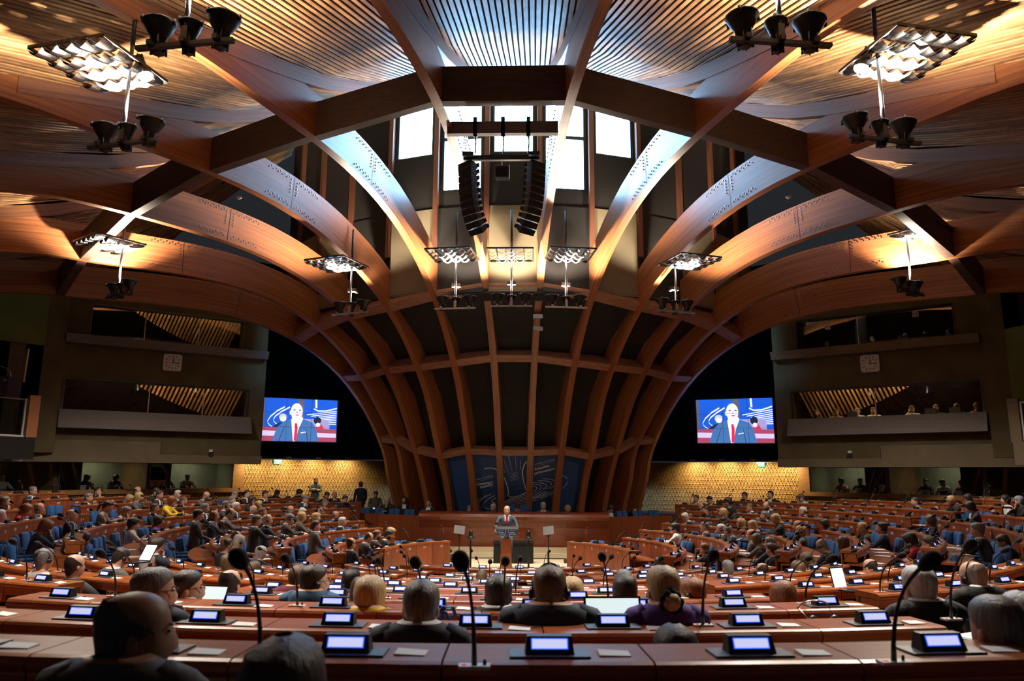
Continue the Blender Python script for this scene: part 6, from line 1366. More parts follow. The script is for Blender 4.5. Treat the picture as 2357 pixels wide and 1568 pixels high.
# ---------------- delegate desks ----------------
def fproj(p):
    d = Vector(p) - Vector(CAM_O)
    D = d.dot(Vector(CAM_F))
    if D < .3: return None
    return 1178.5 + 1700 * d.dot(Vector(CAM_R)) / D, 784 - 1700 * d.dot(Vector(CAM_U)) / D, D
SEATS = []   # (ring, phi, pitch, number, label place, side block?)
def block(n, a_in, a_out, cnt, where, nums=None, row=None):
    """desks of ring n from the podium end a_in to a_out"""
    p = (a_out - a_in) / cnt
    for i in range(cnt):
        SEATS.append(dict(id=len(SEATS), n=n, phi=a_in + p * (i + .5), pitch=abs(p), num=(str(nums[i]) if nums and i < len(nums) and nums[i] is not None else None), where=where, i=i, cnt=cnt))
RSPEC = {11: [(148.3, 93, 5, [1, 2, 3, 4, 5])], 10: [(129.1, 58, 8, list(range(21, 29)))], 9: [(133.8, 60, 11, list(range(48, 59)))],
         8: [(135.3, 97.5, 7, list(range(84, 91))), (94, 56, 7, list(range(91, 98)))], 7: [(135.6, 97.5, 8, ['129A'] + list(range(130, 137))), (92.5, 53, 8, list(range(137, 145)))],
         6: [(141.4, 97, 11, ['177A'] + list(range(177, 187))), (92, 53, 10, list(range(187, 197)))], 5: [(146.8, 97, 14, ['234A'] + list(range(234, 247))), (92, 53, 11, list(range(247, 258)))],
         4: [(141.6, 97.7, 14, [302, 303, 304, 305, 306, None, 307, 308, 309, 310, 311, 312, 313, 314]), (92.8, 60, 10, list(range(315, 325)))], 3: [(124.3, 98.5, 9, list(range(375, 384)))], 2: [(108.8, 97, 4, None)]}
LSPEC = {11: [(146.8, 92, 5, [20, 19, 18, 17, 16])], 10: [(127.4, 58, 8, list(range(47, 39, -1)))], 9: [(133.3, 60, 11, list(range(83, 72, -1)))],
         8: [(135.4, 97.5, 7, list(range(129, 122, -1))), (92, 55, 7, list(range(122, 115, -1)))], 7: [(135.7, 96.5, 8, list(range(176, 168, -1))), (90, 52, 8, list(range(158, 150, -1)))],
         6: [(141.6, 95.3, 11, ['233A'] + list(range(233, 223, -1))), (90.6, 52, 10, list(range(223, 213, -1)))], 5: [(147.5, 98.5, 14, ['301A'] + list(range(301, 288, -1))), (90.6, 55, 10, list(range(288, 278, -1)))],
         4: [(141, 124.9, 5, list(range(374, 369, -1))), (123, 98, 8, list(range(369, 361, -1))), (90.2, 60, 9, None)], 3: [(122.6, 97.9, 9, list(range(444, 435, -1)))], 2: [(107.3, 97, 4, [507, None, None, None])]}
for sg, SPEC in ((1, RSPEC), (-1, LSPEC)):
    for n in SPEC:
        for (a0, a1, cnt, nums) in SPEC[n]:
            block(n, a0 * sg, a1 * sg, cnt, ('far %s corner block' if n == 4 and abs(a1) > 120 else 'far %s block') % SIDE[sg] if abs(a0) > 95 else 'near %s block' % SIDE[sg], nums)
CSPEC = {1: (9, 2.63), 2: (8, 2.86), 3: (9, 2.87), 4: (8, 3.35), 5: (7, 3.83), 6: (6, 4.38), 7: (5, 5.2), 8: (4, 6.4), 9: (3, 8.6), 10: (3, 8.6), 11: (6, 13.6)}
for n, (cnt, p) in CSPEC.items():
    block(n, -cnt * p / 2, cnt * p / 2, cnt, 'centre block')
    if n < 11:
        c1 = max(2, round(31 / p))
        for sg in (-1, 1):
            block(n, sg * 18.4, sg * 49.5, c1, 'inner %s block' % SIDE[sg])
ROWN = {1: 'first', 2: 'second', 3: 'third', 4: 'fourth', 5: 'fifth', 6: 'sixth', 7: 'seventh', 8: 'eighth', 9: 'ninth', 10: 'tenth', 11: 'eleventh'}
keep = []
for s in SEATS:
    q = fproj(pc(RIN[s['n']] + .2, s['phi'], zledge(s['n'], s['phi'])))
    hw = 1700 * .4 / q[2] if q else 0
    if q and -hw < q[0] < 2357 + hw and q[1] < 1568 + 60 and not (s['where'].startswith('near ') and q[2] < 2):
        s['px'] = q
        keep.append(s)
SEATS = keep
def place_label(s):
    w_ = s['where']
    return '%s %s, %s row, %s' % (NUMW[s['i'] + 1], 'from the left' if w_ == 'centre block' else 'from the aisle' if w_.startswith('inner') else 'from the podium' if w_.startswith('far') else 'along', ROWN[s['n']], w_)
DM = {}
def desk_meshes(n, pitch, low):
    key = (n, round(pitch, 2), low)
    if key in DM: return DM[key]
    h = R_(pitch) / 2
    R0 = RIN[n]
    Hh = LEDGE
    def X(rho): return (R0 + rho) * math.tan(h) - .004
    def hx(b, r0, r1, z0, z1, f0=-1.0, f1=1.0, r0t=None, mi=0):
        b.hexa([(f0 * X(r1), -r1, z0), (f1 * X(r1), -r1, z0), (f1 * X(r0), -r0, z0), (f0 * X(r0), -r0, z0), (f0 * X(r1), -r1, z1), (f1 * X(r1), -r1, z1), (f1 * X(r0), -r0, z1), (f0 * X(r0), -r0, z1)], mi)
    out = {}
    b = MB(); hx(b, 0.0, .03, 0.02, Hh - .045); out['front_panel'] = b.mesh('front_panel', M_panel)
    b = MB()
    # ledge with a rounded seat-side nose
    pr = [(-.012, Hh - .045), (-.012, Hh - .004), (-.008, Hh), (.262, Hh), (.284, Hh - .006), (.297, Hh - .02), (.300, Hh - .036), (.292, Hh - .05), (.285, Hh - .056)]
    vs = [(-X(r), -r, z) for r, z in pr] + [(X(r), -r, z) for r, z in pr]
    k = len(pr)
    b.add(vs, [tuple(range(k)), tuple(range(2 * k - 1, k - 1, -1))] + [(i, k + i, k + (i + 1) % k, (i + 1) % k) for i in range(k)])
    out['ledge'] = b.mesh('ledge', M_desk)
    b = MB()
    hx(b, .262, .286, Hh - .125, Hh - .054)
    # dropped bracket at the right-hand end
    f0 = 1 - .34
    b.hexa([(f0 * X(.28), -.284, Hh - .205), (.96 * X(.28), -.284, Hh - .205), (.96 * X(.28), -.262, Hh - .205), (f0 * X(.28), -.262, Hh - .205), ((f0 - .06) * X(.28), -.284, Hh - .12), (X(.28), -.284, Hh - .12), (X(.28), -.262, Hh - .12), ((f0 - .06) * X(.28), -.262, Hh - .12)])
    hx(b, .03, .28, Hh - .20, Hh - .05, .955, 1.0)
    hx(b, .03, .28, Hh - .20, Hh - .05, -1.0, -.955)
    out['fascia'] = b.mesh('fascia', M_desk)
    b = MB(); hx(b, .2865, .2885, Hh - .068, Hh - .060); out['brass_line'] = b.mesh('brass_line', M_gold)
    b = MB(); hx(b, .03, .06, .1, Hh - .05); hx(b, .06, .26, Hh - .06, Hh - .05); out['recess'] = b.mesh('recess', M_recess)
    b = MB(); hx(b, .10, .70, Hh - .26, Hh - .225); hx(b, .10, .13, 0.02, Hh - .26, -.98, -.9); hx(b, .10, .66, 0.02, Hh - .26, .94, .98); out['writing_top'] = b.mesh('writing_top', M_desk)
    DM[key] = out
    return out
def console_meshes():
    b = MB(); b.box((0, 0, .004), (.285, .125, .008)); base = b.mesh('base_plate', M_slate)
    b = MB(); b.hexa([(-.088, -.035, .008), (.088, -.035, .008), (.088, .038, .008), (-.088, .038, .008), (-.080, -.012, .066), (.080, -.012, .066), (.080, .03, .066), (-.080, .03, .066)])
    body = b.mesh('body', M_blk)
    def face(x, f0, f1, off, m, nm):
        b = MB()
        def P(xx, f): return (xx, -.035 + .023 * f - off * .93, .008 + .058 * f + off * .37)
        b.quad(P(-x, f0), P(x, f0), P(x, f1), P(-x, f1)); return b.mesh(nm, m)
    return base, body, face(.066, .28, .88, .001, M_scrb, 'screen_border'), face(.062, .33, .83, .002, M_scr, 'display')
CON = console_meshes()
b = MB(); b.box((0, 0, 0), (.128, .004, .056)); KP = b.mesh('knob_plate', M_ivory)
b = MB()
for x, z, r in ((-.03, 0, .013), (.018, 0, .011), (.048, .011, .006), (.048, -.011, .006)):
    b.lathe([(r, 0), (r, .012), (r * .7, .016), (.0005, .016)], 8, (x, -.002, z), Matrix.Rotation(R_(90), 3, 'X'))
KN = b.mesh('knobs', M_blk)
b = MB(); b.box((0, 0, 0), (.105, .050, .010)); MP = b.mesh('base_plate', M_white)
b = MB(); b.box((-.034, -.006, .006), (.016, .012, .004)); MR = b.mesh('red_button', M_red)
b = MB(); b.lathe([(.006, 0), (.006, .012), (.003, .018)], 6, (.034, 0, .005)); MK = b.mesh('switch', M_blk)
b = MB()
b.add([(-.056, -.034, 0), (.056, -.034, 0), (.056, .034, 0), (-.056, .034, 0), (-.056, -.034, .007), (.056, -.034, .004), (.058, .036, .006), (-.054, .034, .012)], [(3, 2, 1, 0), (4, 5, 6, 7), (0, 1, 5, 4), (1, 2, 6, 5), (2, 3, 7, 6), (3, 0, 4, 7)])
CARD = b.mesh('card', M_paper)
b = MB(); b.box((0, 0, .003), (.21, .297, .006)); SHEET = b.mesh('sheet', M_paper)
def mic(e_loc, rz, head, label, n):
    """gooseneck microphone; head is the offset of the foam tip in local axes"""
    e = empty('gooseneck_microphone', e_loc, rz)
    tag(e, label, 'microphone', 'gooseneck microphones on the desks')
    h = Vector(head)
    mid = Vector((h.x * .18, h.y * .10, h.z * .52))
    pts = []
    P0, P1, P2 = Vector((0, 0, .005)), Vector((h.x * .1, h.y * .02, h.z * .72)), h
    for i in range(9):
        t = i / 8
        pts.append(P0 * (1 - t) ** 2 + P1 * 2 * t * (1 - t) + P2 * t * t)
    b = MB(); b.tube(pts, [.010, .0085, .0075, .0065, .006, .006, .0065, .0075, .008], 8 if n < 6 else 5)
    obj('stalk', b.mesh('stalk', M_blk, True), e)
    dr = (pts[-1] - pts[-2]).normalized()
    T = dr.to_track_quat('Z', 'Y').to_matrix()
    b = MB(); b.lathe([(.006, -.045), (.016, -.040), (.024, -.022), (.029, .004), (.0275, .024), (.020, .040), (.009, .047), (.001, .049)], 16 if n < 4 else 8, pts[-1] + dr * .01, T)
    obj('foam_head', b.mesh('foam_head', M_foam, True), e)
    obj('base_plate', MP, e); obj('red_button', MR, e); obj('switch', MK, e)
    return e
def shown(k, s): return s['id'] not in HIDDEN.get(k, ())
occ = {}
for p in PEOPLE:
    occ.setdefault(p[3], []).append(p)
random.seed(11)
ROW_MIC = {1: 0, 2: 0, 3: 0}
for s in SEATS:
    n, phi = s['n'], s['phi']
    z = zledge(n, phi)
    C0 = s['where'] == 'centre block'
    low = abs(phi) > 52
    P = pc(RIN[n], phi, z - LEDGE)
    pl = place_label(s)
    e = empty('delegate_desk', P, R_(phi)) if shown('D', s) else None
    pl = place_label(s)
    D = s['px'][2]
    w = (RIN[n] + .28) * math.tan(R_(s['pitch']) / 2)
    if e:
        tag(e, ('mahogany desk numbered %s, ' % s['num'] if s['num'] else 'varnished mahogany desk, ') + pl, 'desk', 'curved rows of delegate desks')
        e['vk'] = 'D%d' % s['id']
        ms = desk_meshes(n, s['pitch'], low)
        for nm in ('front_panel', 'ledge', 'writing_top'):
            obj(nm, ms[nm], e)
        if abs(phi) < 95:
            for nm in ('fascia', 'recess'): obj(nm, ms[nm], e)
            if D < 9: obj('brass_line', ms['brass_line'], e)
        if abs(phi) < 60:
            k = obj('knob_plate', KP, e, (w * .76, -.287, LEDGE - .148))
            obj('knobs', KN, k)
        if s['num'] and abs(phi) > 52:
            A = Vector((.0, .004, LEDGE - .15))
            hw = .020 * len(s['num'])
            text_on('seat_number', s['num'], M_num, A + Vector((hw, 0, 0)), A - Vector((hw, 0, 0)), (0, 1, 0), e, True, hmax=.062)
    # console, card and microphone on the ledge
    def on(x, rho, dz=0.0):
        return P + Matrix.Rotation(R_(phi), 3, 'Z') @ Vector((x, -rho, LEDGE + dz))
    if shown('C', s):
        c = empty('voting_console', on(.01 if C0 else .0, .165), R_(phi))
        tag(c, 'black console with small screen, desk ' + pl, 'console', 'voting consoles on the desks')
        c['vk'] = 'C%d' % s['id']
        obj('base_plate', CON[0], c); obj('body', CON[1], c)
        if abs(phi) < 110:
            sb = obj('screen_border', CON[2], c); obj('display', CON[3], sb)
    r1, r2, r3, r4, r5, r6, r7, r8, r9, r10 = [random.uniform(-1, 1) for _ in range(10)]
    if shown('N', s):
        o = obj('note_card', CARD, None, on(w * .66, .19 + r1 * .03), (0, 0, R_(phi) + r2 * .15))
        tag(o, 'white note card, desk ' + pl, 'card', 'white note cards on the desks')
        o['vk'] = 'N%d' % s['id']
    explicit = C0 and n <= 4
    if not explicit and (s['i'] % 2 == (0 if n % 3 else 1)) and shown('M', s):
        o = mic(on(-w * .62, .17), R_(phi), (r3 * .07, -.22 + r4 * .07, .36 + r5 * .03), 'black gooseneck microphone, desk ' + pl, n)
        o['vk'] = 'M%d' % s['id']
    # chairs at the side blocks
    show = (abs(phi) > 18 and n >= 4) or (C0 and n >= 9)
    if show and shown('H', s):
        near = [p for p in occ.get(n, []) if abs(p[4] - phi) < s['pitch'] / 2]
        ph = near[0][4] if near else phi
        rr = RIN[n] + .86 if not near else max(RIN[n] + .8, math.hypot(near[0][0], near[0][1] - YC) + .02)
        o = armchair('desk_chair', pc(rr, ph, z - LEDGE), R_(ph) + (r6 * .5 if not near else 0), 'blue upholstered chair, desk ' + pl, group='blue chairs at the desks')
        o['vk'] = 'H%d' % s['id']
    # loose papers on the writing tops
    if r7 < (.1 if abs(phi) < 95 else -.5) and shown('P', s):
        o = obj('paper_sheet', SHEET, None, on(r8 * .14, .50, -.222), (0, 0, R_(phi) + r9 * .25))
        tag(o, 'white papers on the writing top, desk ' + pl, 'paper', 'papers on the desks')
        o['vk'] = 'P%d' % s['id']
names = ['tall microphone rising past the centre of the picture, nearest the camera', 'large microphone left of centre rising from behind dark hair', 'largest foam-headed microphone at the lower right', 'microphone in front of the person in dark navy suit', 'microphone right of the purple jacket', 'microphone leaning right beside the headset wearer at the right', 'microphone left of the person in steel blue shirt', 'microphone in front of the person with cream collar', 'microphone between the navy and purple jackets', 'microphone in the left foreground near the wooden desk edge', 'long microphone leaning right above the bowed red hair', 'microphone above the blond person in yellow']
for m_, lab in zip(MICS, names):
    B, Hd, n = Vector(m_[:3]), Vector(m_[3:6]), m_[6]
    phi = math.atan2(B.x, YC - B.y)
    loc = Hd - Vector((B.x, B.y, ZC[n]))
    loc = Matrix.Rotation(-phi, 3, 'Z') @ loc
    mic(Vector((B.x, B.y, ZC[n] + .004)), phi, loc, 'black ' + lab, n)
# ---------------- people ----------------
CLOTH = {'navy': (.012, .018, .040), 'navy2': (.016, .030, .065), 'black': (.008, .008, .010), 'dgrey': (.028, .029, .033), 'grey': (.075, .077, .082), 'red': (.50, .025, .03), 'white': (.62, .62, .62), 'pink': (.55, .25, .30), 'check': (.22, .16, .13), 'purple': (.075, .030, .21), 'yellow': (.72, .50, .02), 'maroon': (.16, .012, .03), 'lblue': (.36, .46, .62), 'blue': (.040, .11, .21), 'brown': (.075, .055, .045), 'teal': (.01, .25, .25), 'olive': (.075, .080, .055), 'steel': (.055, .085, .13), 'dgreen': (.025, .028, .018)}
CNAME = {'navy': 'navy suit', 'navy2': 'navy jacket', 'black': 'black clothes', 'dgrey': 'dark grey suit', 'grey': 'grey jacket', 'red': 'red jacket', 'white': 'white top', 'pink': 'pink shirt', 'check': 'beige and brown checked jacket', 'purple': 'purple top', 'yellow': 'yellow top', 'maroon': 'maroon top', 'lblue': 'pale blue shirt', 'blue': 'blue shirt', 'brown': 'brown jacket', 'teal': 'teal patterned jacket', 'olive': 'olive grey coat', 'steel': 'blue grey suit', 'dgreen': 'dark green jacket'}
HAIRC = {'k': ((.008, .007, .007), (.022, .019, .018)), 'k2': ((.010, .009, .009), (.03, .027, .027)), 'd': ((.018, .012, .009), (.05, .034, .025)), 'd2': ((.03, .025, .022), (.10, .09, .085)), 'm': ((.065, .038, .020), (.16, .10, .055)), 'a': ((.12, .034, .012), (.27, .09, .032)), 'y': ((.26, .16, .065), (.56, .40, .20)), 'g': ((.07, .068, .065), (.22, .215, .21)), 'w': ((.34, .33, .31), (.72, .70, .67)), 'lg': ((.22, .24, .27), (.34, .37, .41))}
M_skinL = mat('skin_light', (.56, .32, .22), .5, var=.06, vscale=9)
M_skinR = mat('skin_ruddy', (.50, .25, .17), .5, var=.08, vscale=9)
M_skinD = mat('skin_dark', (.075, .036, .022), .42, var=.08, vscale=9)
M_skinT = mat('skin_tan', (.30, .155, .095), .5, var=.08, vscale=9)
M_eye = mat('eye_dark', (.02, .015, .012), .3)
M_lip = mat('lip', (.34, .12, .10), .5)
M_trous = mat('dark_trousers', (.012, .012, .016), .8)
M_shirt = mat('white_shirt', (.70, .71, .74), .7)
M_lblue = mat('blue_shirt_front', (.30, .42, .66), .7)
def cloth(k):
    return mat('cloth_' + k, CLOTH[k], .8, var=.12 if k != 'check' else .7, vscale=10 if k != 'check' else 22, bump=.15)
def hairm(k):
    c1, c2 = HAIRC[k]
    return wood('hair_' + k, c1, c2, (70, 70, 9), .42, 'Object', .06, .7, 0.0, .5)
HEADR = [(-.06, .066, .066, -.022), (-.02, .058, .060, -.014), (.025, .056, .060, -.004), (.048, .059, .078, .010), (.070, .066, .089, .011), (.095, .070, .094, .010), (.118, .073, .096, .008), (.145, .0755, .097, .004), (.172, .077, .098, .001), (.198, .0745, .095, -.002), (.220, .066, .086, -.003), (.238, .052, .068, -.003), (.250, .032, .043, -.003), (.256, .010, .014, -.003)]
HS = 1.12
def headr(h):
    for i in range(len(HEADR) - 1):
        a, b = HEADR[i], HEADR[i + 1]
        if h <= b[0] or i == len(HEADR) - 2:
            t = min(1, max(0, (h - a[0]) / (b[0] - a[0])))
            return [a[j] + t * (b[j] - a[j]) for j in (1, 2, 3)]
def headp(h, a, k=1.0, dz=0.0):
    rx, ry, yc = headr(h)
    return Vector((k * rx * math.sin(a), yc + k * ry * math.cos(a), h + dz)) * HS
def hand(b, W, D, U, mi, side, curl=.5):
    """palm with four fingers and a thumb. W wrist, D direction, U back-of-hand normal"""
    D = Vector(D).normalized(); U = Vector(U); U = (U - D * U.dot(D)).normalized(); X = D.cross(U).normalized() * side
    W = Vector(W)
    rings = []
    for t, hw, th in ((0, .024, .017), (.03, .034, .016), (.065, .041, .014), (.090, .040, .011)):
        c = W + D * t
        rings.append([c + X * (hw * math.cos(a)) + U * (th * math.sin(a)) for a in [2 * math.pi * k / 8 for k in range(8)]])
    b.loft(rings, mi)
    for i, (x, L) in enumerate(((-.029, .062), (-.010, .076), (.010, .082), (.029, .070))):
        p = W + D * .084 + X * x
        q = p + (D * math.cos(curl * .5) - U * math.sin(curl * .5)) * L * .5
        r = q + (D * math.cos(curl * 1.4) - U * math.sin(curl * 1.4)) * L * .5
        b.tube([p, q, r], [.0095, .0088, .0068], 5, mi)
    p = W + D * .028 + X * .032
    q = p + (D * .6 + X * .75 - U * .15).normalized() * .038
    b.tube([W + D * .02 + X * .018, p, q, q + (D * .9 + X * .2 - U * .3).normalized() * .03], [.013, .012, .0105, .008], 5, mi)
def make_person(loc, rz, hair, hc, coat, front, pose, ex, label, st=0.0, stand=False, group=None, near=False, headyaw=0.0, trous=None, skin=None, lean=None, scale=1.0, legs=True):
    seg = 20 if near else 14
    rnd = random.Random(label)
    lean = lean if lean is not None else {'o': .30, 'r': .12, 'f': .22, 'c': .14, 'a': .1}.get(pose, .05)
    pitch = .42 if 'v' in ex else rnd.uniform(-.05, .10)
    yaw = headyaw + (-.85 if 'R' in ex else .85 if 'L' in ex else 0) + rnd.uniform(-.15, .15)
    skin = skin or rnd.choice((M_skinL, M_skinL, M_skinR))
    zb = .90 if stand else .50
    shrug = .085 if near and not stand else 0.0
    up = st + (.40 if stand else 0) + shrug
    def TZ(p):     # torso lean about the hips
        p = Vector(p)
        f = max(0, p.z - .55)
        return Vector((p.x, p.y + lean * f - .05, p.z - .08 * lean * f + up))
    NK = TZ((0, .012 + shrug * .3, 1.045)) - Vector((0, 0, shrug))
    RM = (Matrix.Rotation(yaw, 3, 'Z') @ Matrix.Rotation(-pitch - lean * .3, 3, 'X'))
    def HD(p): return NK + RM @ Vector(p)
    b = MB()
    tors = [(.44, .150, .120, -.01), (.50, .180, .140, -.01), (.60, .178, .130, .0), (.70, .165, .120, .0), (.80, .172, .120, .0), (.90, .188, .122, .0), (.97, .196, .116, -.004), (1.02, .188, .100, -.010), (1.042, .150, .084, -.014), (1.058, .112, .074, -.014), (1.072, .080, .070, -.012)]
    wom = hair in 'loup'
    if wom: tors = [(z, rx * .90, ry, y) for z, rx, ry, y in tors]
    if coat in ('navy2',): tors = [(z, rx * 1.16, ry * 1.1, y) for z, rx, ry, y in tors]
    rings = []
    for z, rx, ry, yc in tors:
        ring = []
        for k in range(seg):
            a = 2 * math.pi * k / seg
            s_, c_ = math.sin(a), math.cos(a)
            ring.append(TZ((rx * math.copysign(abs(s_) ** .85, s_), yc + ry * c_, z)))
        rings.append(ring)
    nt = len(rings)
    hs = [h for h, *_ in HEADR][2:]
    for h in hs:
        ring = []
        for k in range(seg):
            a = 2 * math.pi * k / seg
            p = headp(h, a)
            if k == 0:
                if .085 < h < .125: p.y += .020
                elif .125 <= h < .16: p.y += .009
                elif h < .06: p.y += .006
            if k in (1, seg - 1) and .085 < h < .12: p.y += .006
            if k in (1, 2, seg - 1, seg - 2) and .13 < h < .16: p.y -= .006
            ring.append(HD(p))
        rings.append(ring)
    fr = front not in ('x',)
    def mif(i, k):
        a = abs(((k + .5) / seg * 360 + 180) % 360 - 180)
        if i >= nt - 1: return 0
        if i >= nt - 2: return 2 if fr else (1 if coat in ('black', 'navy', 'dgrey') and not wom else 0)
        if fr and i >= 5 and a < (10 + (i - 4) * 5.5): return 2
        return 1
    b.loft(rings, 0, True, mif)
    # ears
    for s_ in (-1, 1):
        p = HD(Vector((.076 * s_, -.006, .125)) * HS)
        b.ell(p, (.010, .019, .030), 8, 5, RM, 0)
        e_ = HD(Vector((.030 * s_, headr(.145)[1] + headr(.145)[2] - .010, .147)) * HS)
        b.ell(e_, (.012, .006, .006), 6, 4, RM, 3)
        br = HD(Vector((.030 * s_, headr(.16)[1] + headr(.16)[2] - .004, .166)) * HS)
        b.box(br, (.030, .006, .006), RM, 3)
    b.box(HD(Vector((0, headr(.078)[1] + headr(.078)[2] - .002, .078)) * HS), (.040, .008, .008), RM, 4)
    # arms
    sh = .178 * (.9 if wom else 1) * (1.16 if coat == 'navy2' else 1)
    def arm(s_, E, Wr, Dd, Uu, curl=.5):
        S0 = TZ((sh * s_, -.01, .995))
        E, Wr = Vector(E), Vector(Wr)
        E.z += up; Wr.z += up
        pts = [TZ((sh * s_ * .72, -.01, 1.0)), S0 + Vector((.02 * s_, 0, -.02)), S0.lerp(E, .5) + Vector((.012 * s_, 0, 0)), E, E.lerp(Wr, .5), E.lerp(Wr, .9)]
        b.tube(pts, [.062, .066, .056, .050, .043, .036], 10, 1)
        b.tube([E.lerp(Wr, .88), Wr], [.030, .025], 8, 2 if fr else 0)
        hand(b, E.lerp(Wr, .98), Dd, Uu, 0, s_, curl)
    L = lean
    face = HD(Vector((0, .12, .06)) * HS) - Vector((0, 0, up))
    def desk(s_, dx=0.0):
        arm(s_, (.27 * s_, .14 + .2 * L, .80), (.13 * s_ + dx, .40, .815), (-.35 * s_, .9, -.05), (0, 0, 1), .5)
    def lap(s_):
        arm(s_, (.25 * s_, .05, .72), (.10 * s_, .26, .66), (-.5 * s_, .8, -.2), (0, 0, 1), .6)
    if stand and pose == 'x':
        arm(-1, (-.26, .06, .78), (.06, .17, .84), (1, .05, .05), (0, .9, .3), .3)
        arm(1, (.26, .06, .78), (-.06, .20, .80), (-1, .05, 0), (0, .9, .3), .3)
    elif stand and pose == 'u':      # hands clasped low in front
        arm(-1, (-.25, .03, .74), (-.05, .20, .52), (.5, .2, -.8), (0, 1, .2), .6)
        arm(1, (.25, .03, .74), (.05, .21, .52), (-.5, .2, -.8), (0, 1, .2), .6)
    elif stand and pose == 'k':      # hands resting on a lectern
        arm(-1, (-.30, .04, .76), (-.29, .22, .62), (.3, .7, -.5), (0, .4, .9), .7)
        arm(1, (.31, .03, .76), (.31, .20, .66), (-.3, .7, -.5), (0, .4, .9), .7)
    elif stand:
        for s_ in (-1, 1): arm(s_, (.24 * s_, -.02, .74), (.23 * s_, .06, .50), (0, .15, -1), (s_, 0, 0), .5)
    elif pose == 'c':
        desk(-1)
        arm(1, (.22, .26, .80), (face.x + .05, face.y - .02, face.z - .10), (-.25, .05, 1), (.3, 1, 0), 1.0)
    elif pose == 'f':
        desk(-1)
        arm(1, (.24, .26, .80), (face.x + .10, face.y + .0, face.z - .02), (-.3, -.15, 1), (.4, 1, 0), .7)
    elif pose == 'P':
        for s_ in (-1, 1): arm(s_, (.27 * s_, .14, .86), (face.x + .07 * s_, face.y + .09, face.z - .02), (-.2 * s_, .1, .9), (0, 1, .1), 1.2)
    elif pose == 'a':
        desk(-1)
        arm(1, (.34, .22, .84), (.42, .52, .82), (.1, 1, 0), (0, 0, 1), .5)
    elif pose in ('l',):
        for s_ in (-1, 1): lap(s_)
    elif pose == 'r':
        for s_ in (-1, 1): arm(s_, (.25 * s_, .12, .78), (.09 * s_, .36, .86), (-.1 * s_, .8, .35), (.7 * s_, .2, .6), .9)
    else:
        for s_ in (-1, 1): desk(s_, rnd.uniform(-.04, .04))
    # legs
    if legs:
      for s_ in (-1, 1):
        if stand:
            b.tube([(.09 * s_, -.03, .90 + st), (.10 * s_, -.01, .55), (.105 * s_, -.02, .10)], [.10, .074, .055], 10, 5)
            b.loft([[Vector((.105 * s_ + .045 * math.cos(a), .05 + .13 * math.sin(a), z)) for a in [2 * math.pi * k / 8 for k in range(8)]] for z in (.0, .05)] + [[Vector((.105 * s_ + .035 * math.cos(a), .02 + .07 * math.sin(a), .10)) for a in [2 * math.pi * k / 8 for k in range(8)]]], 3)
        else:
            b.tube([(.09 * s_, -.06, .56), (.11 * s_, .20, .57), (.12 * s_, .42, .53), (.12 * s_, .44, .28), (.12 * s_, .42, .08)], [.098, .085, .066, .056, .044], 8, 5)
            b.loft([[Vector((.12 * s_ + .045 * math.cos(a), .48 + .12 * math.sin(a), z)) for a in [2 * math.pi * k / 8 for k in range(8)]] for z in (.0, .06)], 3)
    shirt = {'x': M_shirt, 's': M_shirt, 'tb': M_shirt, 'tk': M_shirt, 'sr': M_shirt, 'o': mat('orange_top', (.75, .25, .03), .8)}.get(front, M_shirt)
    if 'S' in ex: shirt = M_lblue
    cm = cloth(coat)
    o = obj('person', b.mesh('person', [skin, cm, shirt, M_eye, M_lip, trous or M_trous], True), None, loc, (0, 0, rz))
    o.scale = (scale,) * 3
    tag(o, label, 'person', group)
    # hair
    if hair != 'n0':
        g = MB()
        N = 36 if near else 18
        rnd_ph = rnd.uniform(0, 6)
        def strip(h0f, h1f, kf, rows, amin=0.0, drop=None):
            rings = []
            for r in range(rows + 1):
                ring = []
                for k in range(N):
                    a = 2 * math.pi * k / N
                    aa = abs((math.degrees(a) + 180) % 360 - 180)
                    h = h0f(aa) + (h1f(aa) - h0f(aa)) * r / rows
                    kk = kf(aa, r / rows) * (1 + rnd.uniform(-.018, .018) + .012 * math.sin(k * 2.4 + rnd_ph) * (r / rows))
                    if h < .02:
                        rx, ry, yc = (.078, .075, -.03)
                        p = Vector((kk * rx * math.sin(a), yc + kk * ry * math.cos(a), h)) * HS
                    else:
                        p = headp(min(h, .254), a, kk, .010 * (1 if h > .2 else .3))
                    ring.append(HD(p))
                rings.append(ring)
            g.loft(rings, 0, False)
        top = lambda aa: .2555
        def line(front_, side, back):
            def f(aa):
                if aa < 55: return front_ - (front_ - (side + .05)) * (aa / 55) ** 3
                if aa < 100: return (side + .05) + (side - (side + .05)) * ((aa - 55) / 45)
                return side + (back - side) * min(1, (aa - 100) / 45)
            return f
        if hair in ('s', 'p', 'u'):
            strip(top, line(.205, .135, .045), lambda aa, t: 1.055 + .05 * math.sin(3.0 * t) * (1 if aa > 40 else .6), 7)
        elif hair == 'c':
            strip(top, line(.195, .095, .01), lambda aa, t: 1.14 + .16 * math.sin(2.9 * t) + rnd.uniform(-.05, .05), 8)
        elif hair in ('o',):
            strip(top, line(.190, .035, -.01), lambda aa, t: 1.08 + (.20 * math.sin(2.7 * t) if aa > 45 else .05), 9)
        elif hair == 'l':
            strip(top, lambda aa: .185 if aa < 35 else (.185 - (aa - 35) / 30 * .27 if aa < 65 else -.11), lambda aa, t: 1.07 + (.22 * min(1, t * 1.3) if aa > 50 else .03), 11)
        elif hair in ('b', 'n'):
